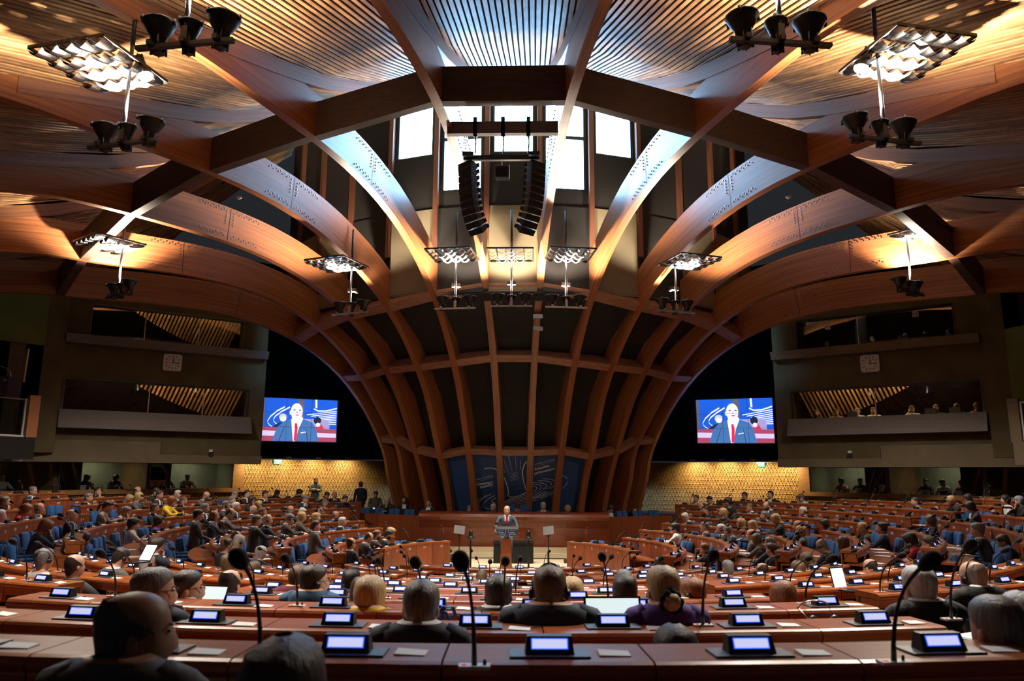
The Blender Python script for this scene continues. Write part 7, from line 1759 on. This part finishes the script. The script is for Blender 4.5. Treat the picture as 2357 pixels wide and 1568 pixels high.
            if hair == 'b':
                strip(lambda aa: .13 + .10 * min(1, max(0, (aa - 50) / 80)) if aa > 50 else .131, lambda aa: line(.205, .12, .045)(aa) if aa > 62 else .13, lambda aa, t: 1.06 if aa > 62 else .97, 5)
            else:
                strip(lambda aa: .175 if aa > 70 else .131, lambda aa: line(.205, .12, .05)(aa) if aa > 75 else .13, lambda aa, t: 1.025 if aa > 75 else .96, 4)
        elif hair == 'f':
            strip(top, lambda aa: .185 if aa < 45 else -.06, lambda aa, t: 1.10 + (.20 * t if aa > 45 else .05), 10)
        if hair == 'u':
            g.ell(HD(Vector((0, -.125, .10)) * HS), (.052, .045, .050), 10, 6)
        if hair == 'p':
            g.tube([HD(Vector((0, -.10, .16)) * HS), HD(Vector((0, -.15, .10)) * HS), HD(Vector((0, -.13, -.04)) * HS)], [.03, .034, .016], 8)
        if g.v:
            ho = obj('hair' if hair != 'f' else 'headscarf', g.mesh('hair' if hair != 'f' else 'headscarf', hairm(hc) if hair != 'f' else mat('scarf_grey', (.25, .28, .32), .8), True), o)
        if hair == 'u' and coat == 'purple':
            g = MB()
            for k in range(9):
                a = 2 * math.pi * k / 9
                g.ell(HD(Vector((.045 * math.cos(a), -.118 + .01 * math.sin(2 * a), .10 + .045 * math.sin(a))) * HS), (.024, .022, .024), 7, 5)
            obj('scrunchie', g.mesh('scrunchie', M_foam, True), o)
    if 'B' in ex or 'M' in ex:
        g = MB()
        rings = []
        for h, kk in (((.115, 1.03), (.095, 1.05), (.07, 1.06), (.048, 1.08), (.03, 1.05)) if 'B' in ex else ((.098, 1.04), (.086, 1.06))):
            ring = []
            for k in range(13):
                a = R_(-100 + 200 * k / 12) if 'B' in ex else R_(-30 + 60 * k / 12)
                if h > .09 and 'B' in ex and abs(math.degrees(a)) < 28: h2 = .092
                else: h2 = h
                ring.append(HD(headp(h2, a, kk)))
            rings.append(ring)
        vs = [p for r in rings for p in r]
        g.add(vs, [(i * 13 + k, i * 13 + k + 1, (i + 1) * 13 + k + 1, (i + 1) * 13 + k) for i in range(len(rings) - 1) for k in range(12)])
        obj('beard' if 'B' in ex else 'moustache', g.mesh('beard', hairm('d'), True), o)
    if front in ('tb', 'tk', 'sr', 'tr', 'tp'):
        g = MB()
        c_ = {'tb': (.03, .12, .42), 'tk': (.012, .012, .016), 'sr': (.35, .03, .05), 'tr': (.62, .015, .03), 'tp': (.62, .16, .24)}[front]
        pts = [(1.055, .013), (1.03, .022), (.95, .026), (.86, .032), (.80, .024)]
        P = []
        for z, w in pts:
            ry = [r for r in tors if r[0] >= z - .02][0]
            y = ry[3] + ry[2] + .010
            P.append((TZ((-w, y, z)), TZ((w, y, z))))
        for (p, q), (r, s2) in zip(P, P[1:]): g.quad(p, q, s2, r)
        obj('tie', g.mesh('tie', mat('tie_' + front, c_, .5)), o)
    if 'W' in ex:
        g = MB()
        y = .075
        for s_ in (-1, 1): g.ell(TZ((.028 * s_, y, 1.05)), (.026, .012, .014), 6, 4)
        obj('bow_tie', g.mesh('bow_tie', M_shirt, True), o)
    if 'e' in ex:
        g = MB()
        for s_ in (-1, 1):
            c_ = Vector((.031 * s_, headr(.145)[1] + headr(.145)[2] + .012, .145)) * HS
            ring = [HD(c_ + Vector((.021 * math.cos(2 * math.pi * k / 8), 0, .016 * math.sin(2 * math.pi * k / 8)))) for k in range(9)]
            g.tube(ring, .0022, 4, 0, False)
            g.tube([HD(c_ + Vector((.021 * s_, 0, .006))), HD(Vector((.080 * s_, .0, .150)) * HS)], .0022, 4)
        g.tube([HD(Vector((-.011, .112, .147)) * HS), HD(Vector((.011, .112, .147)) * HS)], .0022, 4)
        obj('glasses', g.mesh('glasses', M_blk), o)
    if 'h' in ex:
        g = MB()
        g.tube([HD(Vector((.086 * math.cos(t), -.012, .13 + .142 * math.sin(t))) * HS) for t in [math.pi * k / 10 for k in range(11)]], .0055, 5)
        for s_ in (-1, 1):
            T = RM @ Matrix.Rotation(R_(90), 3, 'Y')
            g.lathe([(.005, -.012), (.028, -.012), (.031, 0), (.026, .012), (.005, .014)], 10, HD(Vector((.092 * s_, -.004, .122)) * HS), T)
        obj('headset', g.mesh('headset', M_blk, True), o)
    if 'y' in ex or 'z' in ex:
        g = MB()
        for s_ in (-1, 1):
            g.tube([TZ((.062 * s_, .03, 1.075)), TZ((.07 * s_, .108, 1.0)), TZ((.035 * s_, .135, .88)), TZ((0, .14, .78))], .008, 4)
        obj('lanyard', g.mesh('lanyard', mat('lanyard_blue', (.05, .38, .60), .5) if 'y' in ex else mat('lanyard_red', (.6, .04, .03), .5)), o)
    if pose == 'P':
        g = MB(); g.box(HD(Vector((0, .20, .09)) * HS), (.15, .012, .075), RM)
        tag(obj('phone', g.mesh('phone', M_blk), None, M=o.matrix_basis @ Matrix.Identity(4)), 'black phone held up by the person taking a photo', 'phone')
    return o
POSE = {'d': 'arms on desk', 'c': 'chin on hand', 'f': 'hand at forehead', 'l': 'hands in lap', 'r': 'bent reading', 'o': 'leaning forward', 'a': 'arm stretched out', 'P': 'raising a phone', 'x': 'arms folded'}
random.seed(5)
used = set()
def seat_of(n, phi):
    best = None
    for s in SEATS:
        if s['n'] == n:
            d = abs(s['phi'] - phi)
            if best is None or d < best[0]: best = (d, s)
    return best[1] if best else None
for (x, y, zt, n, phi, hair, hc, coat, front, pose, ex, lab) in PEOPLE:
    fl = zledge(n, phi) - LEDGE
    sc = 1.0
    st = zt - fl - 1.332 + (.01 if pose != 'o' else .05)
    if 'v' in ex: st += .02
    bz = fl
    if st > .16: bz, st = fl + st - .16, .16
    if st < -.20: bz, st = fl + st + .20, -.20
    D = (Vector((x, y, zt)) - Vector(CAM_O)).dot(Vector(CAM_F))
    tgt = Vector((0.0, 22.0))
    dv = tgt - Vector((x, y))
    rz = math.atan2(dv.y, dv.x) - math.pi / 2
    if not lab:
        s = seat_of(n, phi)
        parts = [CNAME[coat]]
        it = []
        if 'e' in ex: it.append('glasses')
        if 'h' in ex: it.append('a headset')
        if 'y' in ex: it.append('a cyan lanyard')
        if 'z' in ex: it.append('a red lanyard')
        if front in ('tb', 'sr'): it.append({'tb': 'a blue tie', 'sr': 'a red tie'}[front])
        if hair == 'f': it.append('a grey headscarf')
        pl = 'desk ' + place_label(s)
        lab = 'person in ' + parts[0] + (' and ' + it[0] if it else '') + ', ' + POSE[pose] + ', ' + pl
        if len(lab.split()) > 16:
            lab = 'person in ' + parts[0] + (' and ' + it[0] if it else '') + ', ' + pl
        if len(lab.split()) > 16:
            lab = 'person in ' + parts[0] + ', ' + pl
        if lab in used:
            lab = lab.replace('person in', 'another person in')
        used.add(lab)
    g = 'seated people'
    sk = M_skinD if hc == 'k2' else M_skinT if hc == 'd2' else None
    make_person((x, y - 0.0, bz), rz, hair, hc, coat, front, pose, ex, lab, st, False, g, D < 8, skin=sk, scale=sc, legs=D > 3.3)
# podium people
make_person((-.12, 22.22, 0), math.pi + .06, 'n', 'd', 'steel', 'tr', 'k', 'm', 'person in blue grey suit and red tie speaking at the lectern', .03, True, None, True, trous=cloth('steel'))
make_person((-4.2, 28.3, 0.42), math.pi + .15, 's', 'k', 'black', 's', 'u', 'Be W', 'person in black tailcoat and white bow tie standing with clasped hands', -.34, True, None, True)
for x, y, zt, hair, hc, coat, front, pose, ex, lab in (
    (-1.58, 26.5, 1.62, 'o', 'm', 'grey', 'x', 'c', 'e', 'person in grey sweater behind the tribune, hand at mouth'),
    (-.75, 26.5, 1.66, 's', 'w', 'black', 'tb', 'd', '', 'person in dark suit and blue tie behind the tribune'),
    (.10, 26.45, 1.64, 's', 'k', 'red', 'x', 'c', 'v', 'person in red jacket hiding face behind folded hands, behind the speaker'),
    (1.0, 26.5, 1.72, 's', 'w', 'steel', 'tp', 'd', '', 'person in blue grey suit and pink tie behind the tribune'),
    (1.85, 26.45, 1.64, 'o', 'y', 'dgreen', 'o', 'd', '', 'person in dark green jacket and orange top behind the tribune'),
    (3.35, 26.75, 1.66, 'c', 'k', 'black', 's', 'd', 'eyv', 'person in dark clothes with lanyard on the blue bench right of the tribune'),
    (-3.1, 27.1, 1.78, 's', 'd', 'black', 's', 'l', 'W', 'person in black tailcoat and bow tie seated left of the tribune'),
    (-4.1, 29.0, 1.78, 'n', 'd', 'black', 's', 'l', '', 'person seated half hidden behind the standing tailcoat wearer'),
    (-4.75, 28.2, 1.83, 'n', 'g', 'black', 'x', 'c', 'v', 'person in black clothes slumped on hand near the left ribs')):
    make_person((x, y, zt - 1.34), math.pi + (.0 if abs(x) < 2.5 else (.5 if x > 0 else -.4)), hair, hc, coat, front, pose, ex, lab, 0, False, None, False)
make_person((-8.95, 32.9, .72), math.pi + .45, 's', 'k', 'olive', 'x', 'x', 'B', 'person in long olive grey coat standing with folded arms at the lattice wall', .01, True, None, False, trous=cloth('olive'))
make_person((-6.55, 31.2, .60), .5, 's', 'k', 'black', 'x', 'n', '', 'person in black suit standing with back turned beside the left lattice wall', .0, True, None, False)
make_person((-5.7, 30.2, .56), math.pi + .3, 's', 'k', 'olive', 'x', 'l', 'v', 'person in olive jacket sitting with a lit phone near the lattice wall', .09, False, None, False)
b = MB(); b.box((0, 0, 0), (.07, .01, .05))
tag(obj('phone', b.mesh('phone', mat('phone_lit', (.3, .6, .9), .4, emit=(.25, .6, 1.0), es=2.0)), None, (-5.68, 29.86, 1.30)), 'small lit phone held in the lap of the olive jacket wearer', 'phone')
# interpreters and gallery staff
booth_people = [(-1, 128.7, 'c', 'k', 'maroon', 'd', 'third seat of the Italian booth'), (-1, 131.4, 's', 'k', 'dgrey', 'd', 'seat nearest the lattice in the Italian booth'), (-1, 126.4, 'o', 'k', 'navy', 'd', 'left seat of the Italian booth'), (-1, 118.8, 'o', 'y', 'black', 'r', 'left seat of the French booth'), (-1, 122.3, 'o', 'k', 'black', 'r', 'right seat of the French booth'), (-1, 109.5, 's', 'k', 'white', 'd', 'English booth, one arm on the counter'), (-1, 106.3, 's', 'k', 'black', 'd', 'far left of the English booth'),
                (1, 133.4, 'o', 'd', 'pink', 'd', 'Russian booth, wearing a pink scarf'), (1, 131.0, 's', 'k', 'black', 'd', 'middle of the Russian booth behind a laptop'), (1, 129.2, 's', 'k', 'navy', 'd', 'right side of the Russian booth'), (1, 122.9, 's', 'k', 'black', 'd', 'left side of the Spanish booth'), (1, 120.8, 's', 'k', 'white', 'r', 'middle of the Spanish booth, in waistcoat'), (1, 118.6, 's', 'k', 'red', 'r', 'right side of the Spanish booth'), (1, 107.0, 'o', 'k', 'teal', 'd', 'Turkish booth at the right edge')]
for sg, a, hair, hc, coat, pose, lab in booth_people:
    p = pc(RB + .75, a * sg, 1.22)
    dv = Vector((0, 16)) - Vector((p.x, p.y))
    make_person(p, math.atan2(dv.y, dv.x) - math.pi / 2, hair, hc, coat, 'x', pose, 'v' if pose == 'r' else '', 'person in %s, %s' % (CNAME[coat], lab), 0.05, False, 'interpreters in the booths', False)
for sg, a, col, lab in ((-1, 117.4, M_white, 'white laptop in the French booth'), (1, 132.0, mat('laptop_cream', (.6, .62, .5), .5), 'pale laptop in the Russian booth'), (1, 130.3, M_white, 'second pale laptop in the Russian booth'), (1, 122.0, mat('laptop_mint', (.4, .6, .58), .5), 'mint coloured laptop at the left of the Spanish booth'), (1, 119.8, M_slate, 'grey laptop in the middle of the Spanish booth'), (1, 117.9, mat('laptop_mint', (.4, .6, .58), .5), 'mint coloured laptop at the right of the Spanish booth')):
    p = pc(RB + .30, a * sg, 1.96)
    e = empty('laptop', p, R_(a * sg))
    tag(e, lab, 'laptop', 'laptops in the booths')
    b = MB(); b.box((0, 0, .015), (.32, .22, .02)); obj('keyboard_half', b.mesh('keyboard_half', col), e)
    b = MB(); b.box((0, .11, .12), (.32, .012, .22), Matrix.Rotation(R_(-12), 3, 'X')); obj('lid', b.mesh('lid', col), e)
for sg, a in ((-1, 119.9), (-1, 121.6), (-1, 128.0), (-1, 130.2), (-1, 109.0), (1, 131.6), (1, 121.7), (1, 119.2)):
    p = pc(RB + .22, a * sg, 1.955)
    b = MB(); b.lathe([(.03, 0), (.033, .02), (.033, .16), (.014, .21), (.014, .24), (.002, .245)], 10)
    o = tag(obj('water_bottle', b.mesh('water_bottle', M_bottle, True), None, p), 'clear water bottle, %s along the booth sills on the %s' % (NUMW[1 + [109.0, 119.9, 121.6, 128.0, 130.2, 131.6, 121.7, 119.2].index(a)], SIDE[sg]), 'bottle', 'water bottles in the booths')
# gallery people on the right
P_, n_, w_ = FAC_R
for wi, (t, zz, hair, hc, coat, pose, lab) in enumerate(((1.55, 7.44, 's', 'd', 'red', 'd', 'upper right gallery, far left with headset'), (2.5, 7.44, 's', 'k', 'black', 'd', 'upper right gallery, second from the left'), (3.2, 7.44, 's', 'd', 'black', 'd', 'upper right gallery beside the partition'), (4.35, 7.44, 's', 'm', 'white', 'd', 'upper right gallery behind a white laptop'), (5.0, 7.44, 's', 'd', 'dgrey', 'd', 'upper right gallery behind a dark laptop'), (5.75, 7.44, 'o', 'm', 'white', 'd', 'upper right gallery, at the right end'),
    (1.0, 4.78, 's', 'd', 'black', 'd', 'lower right gallery, far left'), (1.75, 4.78, 's', 'd', 'check', 'd', 'lower right gallery, second from the left'), (2.5, 4.78, 's', 'g', 'white', 'd', 'lower right gallery behind a small laptop'), (3.05, 4.78, 's', 'd', 'white', 'd', 'lower right gallery left of the mullion'), (4.35, 4.78, 's', 'd', 'white', 'f', 'lower right gallery raising an arm'), (5.1, 4.78, 's', 'd', 'black', 'd', 'lower right gallery behind a pale laptop'), (5.75, 4.78, 'o', 'd', 'dgrey', 'd', 'lower right gallery wearing a headset'), (6.35, 4.78, 'o', 'd', 'check', 'c', 'lower right gallery, at the right end'))):
    q = P_(t, zz, -.95)
    make_person((q.x, q.y, zz - .90), math.atan2(n_.y, n_.x) - math.pi / 2, hair, hc, coat, 'x', pose, 'h' if 'headset' in lab else '', 'person in %s, %s' % (CNAME[coat], lab), 0, False, 'people in the right gallery windows', False)
for t, zz, lab in ((4.35, 7.47, 'white laptop in the upper right gallery'), (5.05, 7.47, 'dark laptop in the upper right gallery'), (2.45, 4.80, 'small laptop in the lower right gallery'), (5.0, 4.80, 'bluish laptop in the lower right gallery'), (5.75, 4.80, 'large pale laptop in the lower right gallery')):
    q = P_(t, zz, -.38)
    e = empty('laptop', q, math.atan2(n_.y, n_.x) + math.pi / 2)
    tag(e, lab, 'laptop', 'laptops in the right gallery')
    b = MB(); b.box((0, .05, .01), (.34, .2, .02)); obj('keyboard_half', b.mesh('keyboard_half', M_white), e)
    b = MB(); b.box((0, -.04, .12), (.34, .012, .22)); obj('lid', b.mesh('lid', M_white if 'dark' not in lab else M_blk), e)

# ---------------- things on and around the near desks ----------------
def laptop(loc, rz, label, w=.33, tilt=20, white=True, dead=False):
    e = empty('laptop', loc, rz)
    tag(e, label, 'laptop')
    b = MB(); b.box((0, 0, .009), (w, .23, .016)); obj('keyboard_half', b.mesh('keyboard_half', M_blk), e)
    T = Matrix.Rotation(R_(-tilt), 3, 'X')
    c = Vector((0, .115, .012)) + T @ Vector((0, 0, .115))
    b = MB(); b.box(c, (w, .010, .23), T); l = obj('lid', b.mesh('lid', M_blk), e)
    b = MB(); b.box(c + T @ Vector((0, -.006, 0)), (w * .92, .002, .205), T); obj('display', b.mesh('display', M_lap), l)
laptop(pc(14.02, 4.85, ZC[3] - .10), R_(4.85), 'open laptop with white page in front of the purple jacket', .36, 16)
laptop(pc(12.9, -8.6, ZC[4] - .05), R_(-8.6), 'silver laptop with bright screen left of the steel blue shirt', .30, 24)
laptop(pc(10.85, 22.6, ZC[6] + .12), R_(26), 'tablet with pale page standing on a desk right of the grey hair', .20, 14)
laptop(pc(10.0, -26.2, ZC[6] + .22), R_(-20), 'tablet held by the person with white hair and headset', .20, 30)
# headset lying over the third row ledge on the right
e = empty('headset', pc(13.72, 10.55, ZC[3] + .01), R_(10))
tag(e, 'silver and black headset hanging over the desk edge under the bowed red hair', 'headset')
b = MB()
b.tube([(.075 * math.cos(t) * 1.5, -.03 - .02 * math.sin(t), .05 * math.sin(t) + .02) for t in [math.pi * k / 12 for k in range(13)]], .006, 6)
b.tube([(.11, -.03, .02), (.13, -.06, -.06), (.22, -.1, -.12)], .003, 5); b.tube([(-.11, -.03, .02), (-.05, -.07, -.05), (.02, -.08, -.07)], .005, 6)
obj('band', b.mesh('band', M_chrome, True), e)
for x in (-.03, .12):
    b = MB(); b.lathe([(.01, -.012), (.032, -.01), (.034, .008), (.02, .014), (.002, .016)], 12, (x, -.075, -.05), Matrix.Rotation(R_(70), 3, 'X'))
    obj('ear_cup', b.mesh('ear_cup', M_blk, True), e)
# chargers with white cable under the second row
for a, lab in ((4.5, 'white charger with coiled cable plugged under the second row, right of the centre'), (11.3, 'white charger plugged under the second row at the right')):
    e = empty('charger', pc(14.73, a, ZC[2] - .14), R_(a))
    tag(e, lab, 'charger', 'white chargers under the desks')
    b = MB(); b.box((0, 0, 0), (.04, .06, .04)); obj('plug', b.mesh('plug', M_white), e)
    b = MB(); b.tube([(.01, -.03, 0), (.05, -.08, -.01), (.12, -.16, -.05), (.2, -.3, -.085), (.24, -.36, -.09)], .004, 5); b.tube([(.03, -.04, -.01), (.09, -.1, -.03), (.15, -.2, -.06), (.22, -.3, -.088)], .004, 5)
    obj('cable', b.mesh('cable', M_white), e)
# bottles
def bottle(loc, label, cap, tilt=None, s=1.0):
    e = empty('plastic_bottle', loc)
    tag(e, label, 'bottle')
    if tilt: e.rotation_euler = tilt
    b = MB(); b.lathe([(.030 * s, 0), (.034 * s, .01), (.034 * s, .14), (.030 * s, .17), (.014 * s, .205), (.013 * s, .225)], 14); obj('bottle_body', b.mesh('bottle_body', M_bottle, True), e)
    b = MB(); b.lathe([(.016 * s, .215), (.016 * s, .24), (.014 * s, .245), (.001, .246)], 12); obj('cap', b.mesh('cap', cap), e)
    b = MB(); b.lathe([(.0345 * s, .06), (.0347 * s, .065), (.0347 * s, .12), (.0345 * s, .125)], 14); obj('label_band', b.mesh('label_band', mat('band_blue', (.02, .12, .5), .5)), e)
bottle((1.95, 1.62, 1.93), 'clear plastic bottle with violet cap at the lower right corner', mat('cap_violet', (.10, .04, .42), .4))
bottle(pc(14.86, 14.0, ZC[2] - .185), 'plastic bottle lying on its side under the second row at the right', mat('cap_blue', (.02, .10, .5), .4), (0, R_(90), R_(12)))
bottle(pc(8.3, -104, ZS[7] + .0), 'dark bottle on the ledge of the desk in the left block', M_blk)
bottle(pc(3.3, 107, ZS[11] + .0), 'clear bottle among papers on the front desk of the right block', M_white)
bottle(pc(3.35, 101, ZS[11] + .0), 'second clear bottle on the front desk of the right block', M_white)
for a, lab in ((-96, 'clear bottle on the front desk of the left block, nearest the camera'), (-101, 'clear bottle beside two others on the left front desk'), (-107, 'clear bottle with label on the left front desk, further along'), (-118, 'clear bottle at the podium end of the left front desk')):
    bottle(pc(3.45, a, ZS[11] - .22), lab, M_white)
# blue lanyard on the third row
e = empty('ribbon', pc(13.66, .45, ZC[3] + .01), 0)
tag(e, 'bright blue ribbon hanging over a desk edge right of the dark navy suit', 'ribbon')
b = MB()
for pts in ([(-.02, .0, .01), (-.05, -.02, -.03), (-.055, -.02, -.14)], [(-.02, 0, .01), (-.01, -.02, -.05), (.03, -.025, -.15)], [(.0, 0, .02), (.05, -.02, .03), (.07, -.02, -.02), (.03, -.02, -.05), (.0, -.01, 0)]):
    P = [Vector(p) for p in pts]
    for p, q in zip(P, P[1:]):
        b.hexa([p + Vector((-.012, -.001, 0)), p + Vector((.012, -.001, 0)), p + Vector((.012, .001, 0)), p + Vector((-.012, .001, 0)), q + Vector((-.012, -.001, 0)), q + Vector((.012, -.001, 0)), q + Vector((.012, .001, 0)), q + Vector((-.012, .001, 0))])
obj('strap', b.mesh('strap', mat('ribbon_blue', (.02, .22, .72), .5)), e)
b = MB(); b.ell((-.01, -.01, .02), (.02, .014, .018), 8, 6); obj('knot', b.mesh('knot', mat('knot_blue', (.01, .05, .5), .4), True), e)
b = MB(); b.hexa([(-.05, -.03, 0), (.05, -.03, 0), (.04, .03, 0), (-.05, .03, 0), (-.04, -.02, .03), (.04, -.02, .035), (.035, .02, .03), (-.045, .02, .02)])
tag(obj('red_pouch', b.mesh('red_pouch', mat('pouch_red', (.62, .05, .02), .6)), None, pc(10.72, -5.2, ZC[5] + .01)), 'small orange red pouch beside a console left of the blond hair', 'pouch')
# papers in the near rows
for (r, a, z, w, h, rz, lab) in ((15.0, 8.6, ZC[2] - .222, .42, .24, 12, 'large white open document on the second row writing top at the right'), (15.05, 11.0, ZC[2] - .220, .4, .24, 8, 'second white document beside the open one at the lower right'), (12.5, 19.0, ZC[4] - .222, .30, .22, 14, 'white papers on the writing top beyond the right aisle'), (12.55, -15.2, ZC[4] - .222, .42, .26, -10, 'large white sheet on the left writing top in front of the white shirt'), (12.6, -13.4, ZC[4] - .222, .30, .26, -10, 'white sheet beside the chin-resting person'), (14.3, -13.6, ZC[3] - .222, .30, .24, -8, 'white papers at the left edge of the picture'), (13.75, 15.6, ZC[3] - .2, .22, .2, 10, 'white note sheet beside the black jacket with headset'), (5.2, -28, ZC[10] - .2, .34, .3, -20, 'white paper on the tenth row desk left of the podium'), (5.0, 30, ZC[10] - .2, .34, .3, 20, 'white paper on the tenth row desk right of the podium')):
    b = MB(); b.box((0, 0, .003), (w, h, .006)); b.box((.01, .008, .009), (w * .96, h * .96, .004), Matrix.Rotation(R_(4), 3, 'Z'))
    tag(obj('document', b.mesh('document', M_paper), None, pc(r, a, z), (0, 0, R_(a + rz))), lab, 'paper')
# exit route cable and camera on the gallery fronts
for p, rz, lab in (((-11.6, 28.0, 3.42), .6, 'small wall camera under the left gallery'), ((12.2, 27.6, 3.48), -.6, 'small wall camera under the right gallery')):
    e = empty('wall_camera', p, rz)
    tag(e, lab, 'camera', 'small wall cameras')
    b = MB(); b.box((0, 0, -.1), (.14, .2, .14)); b.box((0, .12, -.02), (.05, .12, .05)); obj('body', b.mesh('body', M_blk), e)
    b = MB(); b.box((0, 0, .06), (.13, .13, .09)); obj('top_box', b.mesh('top_box', M_white), e)
